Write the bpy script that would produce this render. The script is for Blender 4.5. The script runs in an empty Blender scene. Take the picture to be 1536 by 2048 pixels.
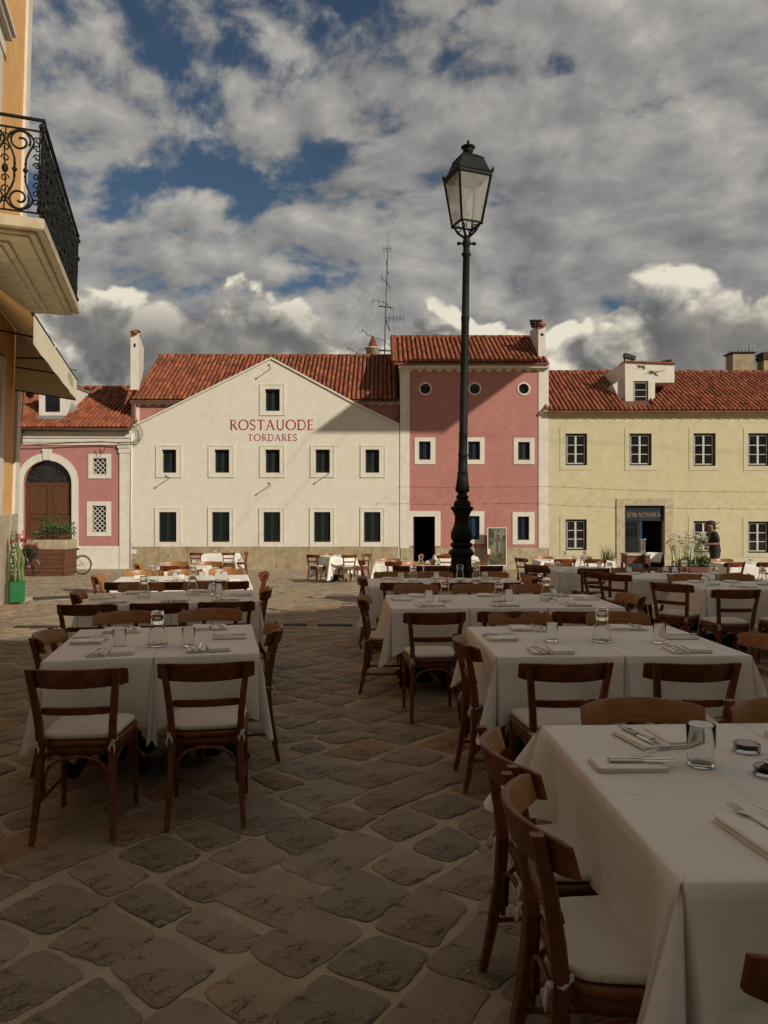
import bpy, math, random
from mathutils import Vector, Matrix, geometry
from math import sin, cos, pi, radians, sqrt, atan2, hypot, exp, log
random.seed(7)
C = bpy.context.scene.collection
SC = bpy.context.scene
# ------------------------------------------------------------------ camera
F = 1500.0
EYE = 1.55
cam_d = bpy.data.cameras.new('camera')
cam = bpy.data.objects.new('camera', cam_d); C.objects.link(cam)
cam.location = (0, 0, EYE); cam.rotation_euler = (radians(90), 0, 0)
cam_d.sensor_fit = 'VERTICAL'; cam_d.sensor_height = 36.0; cam_d.lens = F / 2048 * 36
cam_d.shift_y = 4 / 2048; cam_d.clip_end = 3000; cam_d.clip_start = 0.05
SC.camera = cam
# ------------------------------------------------------------------ light
SUN = Vector((1.5, -1.4, 1.12)).normalized()          # towards the sun
sun_d = bpy.data.lights.new('sun', 'SUN'); sun = bpy.data.objects.new('sun', sun_d); C.objects.link(sun)
sun_d.energy = 3.0; sun_d.angle = radians(0.5); sun_d.color = (1.0, 0.91, 0.77)
sun.rotation_euler = SUN.to_track_quat('Z', 'Y').to_euler(); sun.location = (20, -20, 30)
vs = SC.view_settings
vs.view_transform = 'Standard'; vs.look = 'None'; vs.gamma = 1; vs.exposure = 0.38
vs.use_curve_mapping = False
SC.cycles.max_bounces = 8; SC.cycles.diffuse_bounces = 3; SC.cycles.glossy_bounces = 3; SC.cycles.transmission_bounces = 8; SC.cycles.transparent_max_bounces = 12
SC.cycles.caustics_reflective = False; SC.cycles.caustics_refractive = False
SC.cycles.use_adaptive_sampling = True; SC.cycles.adaptive_threshold = 0.025; SC.cycles.adaptive_min_samples = 16
SC.cycles.use_denoising = True; SC.cycles.denoiser = 'OPENIMAGEDENOISE'; SC.cycles.denoising_input_passes = 'RGB_ALBEDO_NORMAL'

class NT:
    """small helper for node trees"""
    def __init__(s, tree): s.t = tree; s.n = tree.nodes; s.l = tree.links
    def node(s, typ, **kw):
        n = s.n.new(typ)
        for k, v in kw.items(): setattr(n, k, v)
        return n
    def put(s, sock, v):
        if isinstance(v, bpy.types.NodeSocket): s.l.new(v, sock)
        else:
            try: sock.default_value = v
            except Exception:
                if hasattr(v, '__len__') and len(v) == 3: sock.default_value = (*v, 1)
                else: raise
    def m(s, op, a, b=0.0, c=0.0, clamp=False):
        n = s.node('ShaderNodeMath', operation=op, use_clamp=clamp)
        for i, v in enumerate((a, b, c)): s.put(n.inputs[i], v)
        return n.outputs[0]
    def v(s, op, a, b=(0, 0, 0), sc=None):
        n = s.node('ShaderNodeVectorMath', operation=op)
        s.put(n.inputs[0], a); s.put(n.inputs[1], b)
        if sc is not None: s.put(n.inputs['Scale'], sc)
        return n.outputs['Value'] if op in ('DOT_PRODUCT', 'LENGTH') else n.outputs[0]
    def mix(s, f, a, b, blend='MIX'):
        n = s.node('ShaderNodeMix', data_type='RGBA', blend_type=blend)
        s.put(n.inputs[0], f); s.put(n.inputs[6], a); s.put(n.inputs[7], b)
        return n.outputs[2]
    def noise(s, vec, scale, detail=4, rough=0.55, dist=0.0, out=0):
        n = s.node('ShaderNodeTexNoise')
        if vec is not None: s.put(n.inputs['Vector'], vec)
        n.inputs['Scale'].default_value = scale; n.inputs['Detail'].default_value = detail
        n.inputs['Roughness'].default_value = rough; n.inputs['Distortion'].default_value = dist
        return n.outputs[out]
    def voro(s, vec, scale, feature='F1', detail=0, rough=.5, smooth=.5, out='Distance'):
        n = s.node('ShaderNodeTexVoronoi', feature=feature)
        if vec is not None: s.put(n.inputs['Vector'], vec)
        n.inputs['Scale'].default_value = scale
        n.inputs['Detail'].default_value = detail; n.inputs['Roughness'].default_value = rough
        if feature == 'SMOOTH_F1': n.inputs['Smoothness'].default_value = smooth
        n.normalize = feature != 'DISTANCE_TO_EDGE'
        return n.outputs[out]
    def ramp(s, f, stops, interp='LINEAR'):
        n = s.node('ShaderNodeValToRGB'); cr = n.color_ramp; cr.interpolation = interp
        while len(cr.elements) < len(stops): cr.elements.new(0.5)
        for e, (p, c) in zip(cr.elements, stops):
            e.position = p; e.color = (*c, 1) if hasattr(c, '__len__') else (c, c, c, 1)
        s.put(n.inputs[0], f)
        return n.outputs[0]
    def step(s, x, a, b, smooth=True):
        n = s.node('ShaderNodeMapRange', interpolation_type='SMOOTHSTEP' if smooth else 'LINEAR')
        s.put(n.inputs[0], x); s.put(n.inputs[1], a); s.put(n.inputs[2], b)
        n.inputs[3].default_value = 0; n.inputs[4].default_value = 1
        return n.outputs[0]

# ------------------------------------------------------------------ sky
W = bpy.data.worlds.new('World'); SC.world = W; W.use_nodes = True
W.node_tree.nodes.clear(); N = NT(W.node_tree)
SKY_STRENGTH = 0.1; HOFF = 0.0
def build_sky():
    sky = N.node('ShaderNodeTexSky', sky_type='NISHITA', sun_disc=False)
    sky.sun_elevation = math.asin(SUN.z); sky.sun_rotation = atan2(SUN.x, SUN.y)
    sky.altitude = 50; sky.air_density = 1.0; sky.dust_density = 0.6; sky.ozone_density = 2.2
    d = N.v('NORMALIZE', N.node('ShaderNodeTexCoord').outputs['Generated'])
    sep = N.node('ShaderNodeSeparateXYZ'); N.put(sep.inputs[0], d)
    x, y, z = sep.outputs
    blue = N.mix(1.0, sky.outputs[0], (0.30, 0.33, 0.33, 1), 'MULTIPLY')
    # high broken cloud sheet
    p = N.v('MULTIPLY', d, (1, 1, 1.75))
    warp = N.v('SCALE', N.v('SUBTRACT', N.noise(p, 2.2, 2, .5, out=1), (.5, .5, .5)), sc=0.20)
    pw = N.v('ADD', p, warp)
    big = N.noise(pw, 3.4, 3, .5)
    det = N.noise(pw, 9.5, 6, .56)
    cov = N.m('ADD', N.m('MULTIPLY', big, 0.52), N.m('MULTIPLY', det, 0.84))
    # broad open patches in the upper left of the view, thicker cover to the right
    def gap(px, py, r0, r1, k):
        nonlocal cov
        v = Vector(((px - 768) / 1500, 1.0, (1028 - py) / 1500)).normalized()
        cov = N.m('SUBTRACT', cov, N.m('MULTIPLY', N.step(N.v('DOT_PRODUCT', d, tuple(v)), cos(radians(r0)), cos(radians(r1))), k))
    gap(400, 130, 19, 4, .085); gap(560, 300, 7, 1, .06); gap(230, 330, 8, 1, .06); gap(800, 560, 6, 1, .06); gap(140, 170, 8, 2, -.10); gap(450, 480, 12, 3, -.05); gap(720, 240, 7, 2, -.06)
    cov = N.m('ADD', cov, N.m('MULTIPLY', N.step(x, -0.10, 0.20), 0.10))
    mask = N.step(cov, 0.555, 0.70)
    det2 = N.noise(N.v('ADD', pw, (0.022, -0.015, 0.026)), 9.5, 5, .56)
    lit = N.m('SUBTRACT', det, det2)
    tone = N.m('ADD', N.m('ADD', 0.52, N.m('MULTIPLY', lit, 2.3)), N.m('MULTIPLY', N.m('SUBTRACT', N.noise(pw, 3.0, 4, .5), .5), 1.1), clamp=True)
    sheet = N.ramp(tone, [(0.0, (1.45, 1.44, 1.44)), (.45, (2.25, 2.17, 2.07)), (.8, (3.1, 2.95, 2.72)), (1.0, (3.9, 3.68, 3.32))])
    col = N.mix(N.m('MULTIPLY', mask, .95), blue, sheet)
    # heaped cloud bank near the horizon
    el = N.m('ARCSINE', z)
    dd = N.v('MULTIPLY', d, (1, 1, 1.2))
    wv = N.v('SCALE', N.v('SUBTRACT', N.noise(dd, 5, 3, .55, out=1), (.5, .5, .5)), sc=0.10)
    dw = N.v('ADD', dd, wv)
    def heap(vec):
        n = N.node('ShaderNodeTexNoise', noise_type='RIDGED_MULTIFRACTAL', normalize=False)
        N.put(n.inputs['Vector'], vec); n.inputs['Scale'].default_value = 8.5; n.inputs['Detail'].default_value = 5; n.inputs['Roughness'].default_value = .5
        n.inputs['Offset'].default_value = 1.0; n.inputs['Gain'].default_value = 1.6
        f = N.noise(vec, 26.0, 3, .6)
        return N.m('ADD', N.m('MULTIPLY', n.outputs[0], -.33), N.m('ADD', N.m('MULTIPLY', N.noise(vec, 6.0, 3, .5), .8), N.m('MULTIPLY', N.m('SUBTRACT', f, .5), .30)))
    h = heap(dw)
    h2 = heap(N.v('ADD', dw, (0.020, -.006, 0.030)))
    top = N.m('ADD', 0.262, N.m('MULTIPLY', N.m('SUBTRACT', N.noise(N.v('MULTIPLY', d, (1, 1, 0)), 4.2, 2, .5), .5), 0.15))
    body = N.m('ADD', N.m('MULTIPLY', N.m('SUBTRACT', top, el), 8.0), N.m('MULTIPLY', N.m('ADD', h, HOFF), .9))
    cmask = N.m('MULTIPLY', N.step(body, 0.0, 0.11), 0.97)
    rise = N.m('SUBTRACT', el, top)
    shade = N.m('ADD', N.m('MULTIPLY', N.m('SUBTRACT', h, h2), 1.9), N.m('ADD', 0.82, N.m('MULTIPLY', rise, 3.2)), clamp=True)
    heapc = N.ramp(shade, [(0.0, (0.80, 0.80, 0.81)), (.35, (1.40, 1.36, 1.31)), (.60, (2.6, 2.45, 2.2)), (.78, (3.8, 3.55, 3.05)), (.92, (5.1, 4.75, 3.95)), (1.0, (6.2, 5.75, 4.7))])
    # grey low cloud drifting in front of the heaps
    gl = N.noise(N.v('MULTIPLY', dw, (1, 1, 2.4)), 3.6, 5, .52)
    gm = N.m('MULTIPLY', N.step(gl, 0.50, 0.60), N.m('SUBTRACT', 1.0, N.step(el, 0.21, 0.29)))
    greyc = N.ramp(N.noise(dw, 11, 5, .55), [(.3, (0.85, 0.85, 0.86)), (.7, (1.75, 1.66, 1.55))])
    heapc = N.mix(N.m('MULTIPLY', gm, 0.85), heapc, greyc)
    cm2 = N.m('MAXIMUM', cmask, N.m('MULTIPLY', gm, .85))
    col = N.mix(cm2, col, heapc)
    # below the horizon: dull ground tone
    col = N.mix(N.step(z, -0.02, 0.0), (0.5, 0.45, 0.36, 1), col)
    bg = N.node('ShaderNodeBackground'); N.put(bg.inputs[0], col); bg.inputs[1].default_value = SKY_STRENGTH
    out = N.node('ShaderNodeOutputWorld'); N.l.new(bg.outputs[0], out.inputs[0])
build_sky()
W.cycles.sampling_method = 'NONE'

# ------------------------------------------------------------------ materials
MATS = {}
def mat(name, c1, c2=None, scale=6.0, rough=.6, bump=0.0, bscale=40.0, metal=0.0, vary=0.0, spec=.5, stretch=(1, 1, 1), detail=5, c3=None, s3=1.2, extra=None, coat=0.0, lo=.35, hi=.65, hextra=None):
    m = bpy.data.materials.new(name); m.use_nodes = True
    n = NT(m.node_tree); b = m.node_tree.nodes['Principled BSDF']
    tc = n.node('ShaderNodeTexCoord').outputs['Object']
    vec = n.v('MULTIPLY', tc, stretch)
    col = (*c1, 1)
    if c2 is not None:
        col = n.mix(n.step(n.noise(vec, scale, detail, .6), lo, hi), (*c1, 1), (*c2, 1))
    if c3 is not None:
        col = n.mix(n.m('MULTIPLY', n.step(n.noise(tc, s3, 6, .65), .52, .72), .75), col, (*c3, 1))
    if vary:
        oi = n.node('ShaderNodeObjectInfo').outputs['Random']; gi = n.node('ShaderNodeNewGeometry').outputs['Random Per Island']
        r = n.m('FRACT', n.m('ADD', oi, gi))
        f = n.m('ADD', 1 - vary, n.m('MULTIPLY', r, 2 * vary))
        hs = n.node('ShaderNodeHueSaturation'); n.put(hs.inputs['Color'], col); n.put(hs.inputs['Value'], f)
        n.put(hs.inputs['Hue'], n.m('ADD', .5 - vary * .03, n.m('MULTIPLY', n.m('FRACT', n.m('MULTIPLY', r, 7.3)), vary * .06)))
        col = hs.outputs[0]
    if extra: col = extra(n, tc, col)
    n.put(b.inputs['Base Color'], col)
    b.inputs['Roughness'].default_value = rough; b.inputs['Metallic'].default_value = metal
    b.inputs['Specular IOR Level'].default_value = spec
    if coat: b.inputs['Coat Weight'].default_value = coat; b.inputs['Coat Roughness'].default_value = .15
    if bump:
        bn = n.node('ShaderNodeBump'); bn.inputs['Strength'].default_value = min(1, bump); bn.inputs['Distance'].default_value = .01 * max(1, bump)
        hh = n.noise(vec, bscale, 4, .6)
        if hextra: hh = hextra(n, tc, hh)
        n.put(bn.inputs['Height'], hh); n.l.new(bn.outputs[0], b.inputs['Normal'])
    MATS[name] = m
    return m

def stains(amount, dark):
    """rain streaks and blotches with a shape of their own"""
    def f(n, tc, col):
        st = n.noise(n.v('MULTIPLY', tc, (1.6, 1.6, .12)), 2.2, 6, .65)
        bl = n.noise(tc, .55, 6, .6)
        k = n.m('MULTIPLY', n.m('ADD', n.m('MULTIPLY', n.step(st, .5, .8), .6), n.m('MULTIPLY', n.step(bl, .48, .75), .6)), amount, clamp=True)
        return n.mix(k, col, (*dark, 1))
    return f
PL_WHITE = mat('plaster cream', (.665, .625, .53), (.625, .585, .49), 3, .9, .5, 34, extra=stains(.45, (.52, .475, .38)), spec=.2)
PL_PINK = mat('plaster pink', (.44, .20, .17), (.39, .175, .148), 2.5, .9, .6, 30, extra=stains(.6, (.31, .135, .115)), spec=.2)
PL_PINK2 = mat('plaster rose', (.44, .195, .18), (.39, .17, .158), 2.5, .9, .5, 30, extra=stains(.4, (.31, .14, .12)), spec=.2)
PL_YELLOW = mat('plaster yellow', (.575, .515, .34), (.52, .465, .30), 2.5, .9, .5, 30, extra=stains(.5, (.44, .375, .25)), spec=.2)
PL_ORANGE = mat('plaster orange', (.72, .42, .175), (.65, .365, .145), 2.0, .9, .4, 26, extra=stains(.4, (.42, .23, .09)), spec=.2)
TRIM = mat('white trim', (.68, .64, .56), (.62, .58, .50), 3, .85, .3, 40, extra=stains(.4, (.40, .36, .28)), spec=.2)
TRIM_Y = mat('pale yellow trim', (.57, .52, .36), (.52, .47, .32), 3, .85, .3, 40, extra=stains(.3, (.38, .33, .2)), spec=.2)
STONE = mat('limestone', (.44, .37, .26), (.33, .27, .18), 4, .85, .6, 28, c3=(.27, .22, .145), s3=2.5, spec=.25)
STONE_L = mat('pale limestone', (.50, .43, .31), (.40, .34, .235), 5, .85, .6, 28, c3=(.33, .27, .18), s3=2.2, spec=.25)
PLINTH = mat('plinth stone', (.38, .31, .195), (.29, .23, .14), 3.5, .85, .5, 24, c3=(.23, .17, .10), s3=1.6, vary=.06, spec=.25)
TILE = mat('clay tile', (.29, .092, .042), (.18, .056, .028), 5, .8, .6, 30, c3=(.085, .055, .04), s3=1.9, vary=.36, spec=.25)
TILE_BED = mat('clay channel', (.17, .06, .03), (.09, .04, .025), 5, .9, .4, 20)
MORTAR_R = mat('ridge mortar', (.36, .17, .09), (.26, .12, .07), 6, .9, .4, 20)
LEAD = mat('grey flashing', (.20, .20, .185), (.15, .15, .14), 3, .7)
SHUT = mat('dark green paint', (.010, .017, .014), (.014, .022, .019), 8, .5)
NAVY = mat('navy paint', (.006, .012, .030), (.008, .017, .040), 4, .45)
NAVY_L = mat('blue paint', (.009, .038, .088), (.008, .032, .075), 4, .45)
FRAME_D = mat('dark frame paint', (.010, .014, .018), None, 1, .5)
SASH = mat('white sash paint', (.62, .60, .54), (.55, .53, .47), 8, .5)
def pane_mat():
    m = mat('window pane', (.008, .009, .010), (.018, .017, .016), 1.3, .04, spec=.6)
    return m
PANE = pane_mat()
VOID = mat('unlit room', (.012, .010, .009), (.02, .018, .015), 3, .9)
DOORW = mat('varnished door wood', (.13, .055, .022), (.085, .034, .014), 5, .45, .25, 30, stretch=(6, 6, .7), spec=.4)
CHAIR = mat('chair wood', (.17, .054, .017), (.105, .031, .010), 5, .40, .12, 26, stretch=(5, 5, 5), vary=.18, spec=.35)
CHAIR_IN = mat('chair veneer', (.36, .165, .055), (.25, .11, .036), 4, .38, .1, 26, stretch=(2, 9, 9), vary=.14, spec=.4)
def weave(n, tc, col):
    w = n.node('ShaderNodeTexWave'); n.put(w.inputs[0], tc); w.inputs['Scale'].default_value = 150
    return n.mix(n.m('MULTIPLY', w.outputs[1], .08), col, (.4, .38, .34, 1))
def creases(n, tc, h):
    # ironed fold lines and soft wrinkles
    sp = n.node('ShaderNodeSeparateXYZ'); n.put(sp.inputs[0], tc)
    a = n.m('SUBTRACT', 1, n.step(n.m('ABSOLUTE', n.m('ADD', sp.outputs[1], .10)), 0, .006)); b = n.m('SUBTRACT', 1, n.step(n.m('ABSOLUTE', n.m('SUBTRACT', sp.outputs[0], .03)), 0, .006))
    w = n.noise(n.v('MULTIPLY', tc, (1, 1, .5)), 6, 4, .55)
    return n.m('ADD', n.m('MULTIPLY', h, .25), n.m('ADD', n.m('MULTIPLY', n.m('MAXIMUM', a, b), .55), n.m('MULTIPLY', w, 2.4)))
CLOTH = mat('tablecloth linen', (.79, .765, .71), (.75, .725, .67), 3, .92, .55, 260, extra=weave, spec=.15, hextra=creases)
NAPKIN = mat('napkin linen', (.82, .79, .73), (.78, .75, .69), 8, .92, .15, 300, spec=.15)
CUSH = mat('cushion canvas', (.62, .585, .50), (.56, .525, .44), 9, .95, .6, 160, spec=.1)
IRON = mat('black cast iron', (.007, .008, .007), (.013, .013, .011), 9, .6, .35, 60, spec=.16)
STEEL = mat('polished steel', (.60, .59, .57), None, 1, .18, metal=1.0)
FLAG_D = mat('manhole iron', (.06, .045, .03), (.04, .03, .02), 9, .8, .6, 60)
CANVAS = mat('awning canvas', (.76, .70, .54), (.70, .64, .48), 1.4, .92, .15, 200, spec=.1)
CANVAS_G = mat('awning print', (.24, .22, .17))
CABLE = mat('black cable', (.015, .014, .013), None, 1, .6)
PINKINK = mat('crimson paint', (.31, .013, .075), (.25, .011, .06), 6, .7)
GOLD = mat('gilt lettering', (.36, .24, .085), (.24, .15, .05), 7, .5)
POT = mat('green plastic', (.02, .16, .06), (.018, .14, .052), 3, .4)
LEAF = mat('leaf green', (.055, .105, .022), (.03, .062, .014), 12, .55, vary=.3)
LEAF_P = mat('pale stem green', (.16, .20, .06), (.10, .14, .04), 12, .6, vary=.2)
CACT = mat('cactus green', (.13, .17, .055), (.08, .12, .035), 8, .6)
PETAL_R = mat('red petals', (.38, .018, .035), (.26, .012, .028), 9, .6, vary=.2)
PETAL_W = mat('white petals', (.74, .72, .60), (.62, .60, .45), 9, .7)
BOXW = mat('planter wood', (.15, .058, .028), (.095, .035, .018), 4, .6, .4, 30, stretch=(.7, 6, 6), vary=.1)
SOIL = mat('soil', (.03, .022, .014), (.05, .035, .02), 12, .95)
RUBBER = mat('black rubber', (.014, .013, .012), None, 1, .7)
CHROME = mat('dull chrome', (.42, .40, .37), None, 1, .3, metal=1)
RUST = mat('rusty brown paint', (.10, .045, .022), (.06, .03, .018), 8, .55)
SKIN = mat('skin', (.23, .115, .07), (.20, .10, .06), 9, .55)
SHIRT = mat('black cotton', (.016, .015, .015), (.024, .023, .022), 9, .9)
HAIR = mat('black cloth', (.010, .010, .010), None, 1, .8)
MAST = mat('weathered steel', (.09, .085, .075), (.06, .05, .04), 9, .6, metal=.4)
POSTER_W = mat('white board frame', (.66, .62, .55), None, 1, .6)
WICKER = mat('dark wicker', (.035, .024, .016), (.06, .04, .025), 30, .8)
REDWOOD = mat('red brown wood', (.16, .05, .028), (.10, .032, .02), 5, .5, stretch=(1, 6, 6))
ASHP = mat('dark plum wrapper', (.05, .012, .022), (.09, .02, .035), 20, .3)
SHOE = mat('black leather', (.012, .012, .012), None, 1, .4)
def glass_mat(name, tint=(1, 1, 1), rough=0.0):
    m = bpy.data.materials.new(name); m.use_nodes = True; n = NT(m.node_tree)
    b = m.node_tree.nodes['Principled BSDF']
    b.inputs['Base Color'].default_value = (*tint, 1); b.inputs['Roughness'].default_value = rough
    b.inputs['Transmission Weight'].default_value = 1.0; b.inputs['IOR'].default_value = 1.28
    return m
GLASS = glass_mat('clear glass', (.97, .98, .97)); GLASS_G = glass_mat('smoky glass', (.72, .64, .66))
def lantern_mat():
    m = bpy.data.materials.new('dusty lantern glass'); m.use_nodes = True; n = NT(m.node_tree)
    b = m.node_tree.nodes['Principled BSDF']; out = m.node_tree.nodes['Material Output']
    tc = n.node('ShaderNodeTexCoord').outputs['Object']
    d = n.noise(n.v('MULTIPLY', tc, (1, 1, .6)), 7, 6, .7)
    n.put(b.inputs['Base Color'], n.mix(n.step(d, .52, .72), (.50, .49, .46, 1), (.13, .13, .12, 1)))
    b.inputs['Roughness'].default_value = .35
    tr = n.node('ShaderNodeBsdfTranslucent'); tr.inputs[0].default_value = (.55, .55, .52, 1)
    tp = n.node('ShaderNodeBsdfTransparent'); tp.inputs[0].default_value = (.95, .95, .93, 1)
    mx = n.node('ShaderNodeMixShader'); mx.inputs[0].default_value = .45
    n.l.new(b.outputs[0], mx.inputs[1]); n.l.new(tr.outputs[0], mx.inputs[2])
    mx2 = n.node('ShaderNodeMixShader'); n.put(mx2.inputs[0], n.m('SUBTRACT', .62, n.m('MULTIPLY', d, .45)))
    n.l.new(mx.outputs[0], mx2.inputs[1]); n.l.new(tp.outputs[0], mx2.inputs[2])
    n.l.new(mx2.outputs[0], out.inputs[0])
    return m
LANTERN = lantern_mat()
def paving_mat(name, cols, pit=1.0, vary=True):
    m = bpy.data.materials.new(name); m.use_nodes = True; n = NT(m.node_tree); b = m.node_tree.nodes['Principled BSDF']
    tc = n.node('ShaderNodeTexCoord').outputs['Object']
    oi = n.node('ShaderNodeObjectInfo').outputs['Random']; gi = n.node('ShaderNodeNewGeometry').outputs['Random Per Island']
    r = n.m('FRACT', n.m('ADD', oi, n.m('MULTIPLY', gi, 1.0)))
    base = n.ramp(r, [(i / (len(cols) - 1), c) for i, c in enumerate(cols)])
    v = n.v('ADD', tc, n.v('SCALE', n.v('SUBTRACT', n.noise(tc, 9, 3, .5, out=1), (.5, .5, .5)), sc=.05))
    big = n.noise(tc, 3.1, 5, .6)
    base = n.mix(n.m('MULTIPLY', n.step(big, .40, .66), .32), base, (.16, .12, .075, 1))
    fossil = n.voro(n.v('MULTIPLY', v, (1, 1.9, 1)), 62, 'F1', 2, .6, out='Color')
    fs = n.node('ShaderNodeSeparateXYZ'); n.put(fs.inputs[0], fossil)
    rough_patch = n.m('MULTIPLY', n.m('ADD', .35, n.m('MULTIPLY', n.step(n.noise(tc, 2.6, 4, .6), .36, .60), .65)), n.step(n.m('FRACT', n.m('MULTIPLY', r, 5.7)), .15, .6))
    spk = n.m('MULTIPLY', n.step(fs.outputs[0], .50, .9), rough_patch)
    base = n.mix(n.m('MULTIPLY', spk, .78), base, (.46, .37, .25, 1))
    dk = n.m('MULTIPLY', n.step(fs.outputs[1], .65, .9), rough_patch)
    base = n.mix(n.m('MULTIPLY', dk, .75), base, (.09, .066, .042, 1))
    ln = n.m('ABSOLUTE', n.m('SUBTRACT', n.noise(n.v('MULTIPLY', v, (1, 1.8, 1)), 4.5, 6, .68, .6), .5))
    cr = n.m('MULTIPLY', n.m('SUBTRACT', 1, n.step(ln, .0, .010)), n.step(n.noise(tc, 4.5, 3, .5), .50, .60))
    base = n.mix(n.m('MULTIPLY', cr, .75), base, (.05, .036, .022, 1))
    fine = n.noise(tc, 70, 5, .7)
    base = n.mix(n.m('MULTIPLY', n.step(fine, .5, .75), .22), base, (.40, .33, .23, 1))
    n.put(b.inputs['Base Color'], base); b.inputs['Roughness'].default_value = .78; b.inputs['Specular IOR Level'].default_value = .28
    h = n.m('ADD', n.m('MULTIPLY', n.noise(tc, 26, 6, .65), 1.0), n.m('SUBTRACT', n.m('MULTIPLY', fs.outputs[0], n.m('MULTIPLY', rough_patch, .45)), n.m('MULTIPLY', cr, .8)))
    h = n.m('ADD', h, n.m('MULTIPLY', n.noise(tc, 6, 4, .55), 1.6))
    bn = n.node('ShaderNodeBump'); bn.inputs['Strength'].default_value = 1.0; bn.inputs['Distance'].default_value = .016 * pit
    n.put(bn.inputs['Height'], h); n.l.new(bn.outputs[0], b.inputs['Normal'])
    return m
PAVE = paving_mat('paving limestone', [(.30, .24, .16), (.345, .28, .185), (.25, .21, .155), (.37, .295, .195), (.36, .21, .11), (.28, .235, .175), (.39, .31, .21)])
GROUT = mat('lime grout', (.43, .355, .255), (.37, .305, .215), 5, .95, .7, 60, c3=(.27, .22, .15), s3=2.0, spec=.15)

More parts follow.
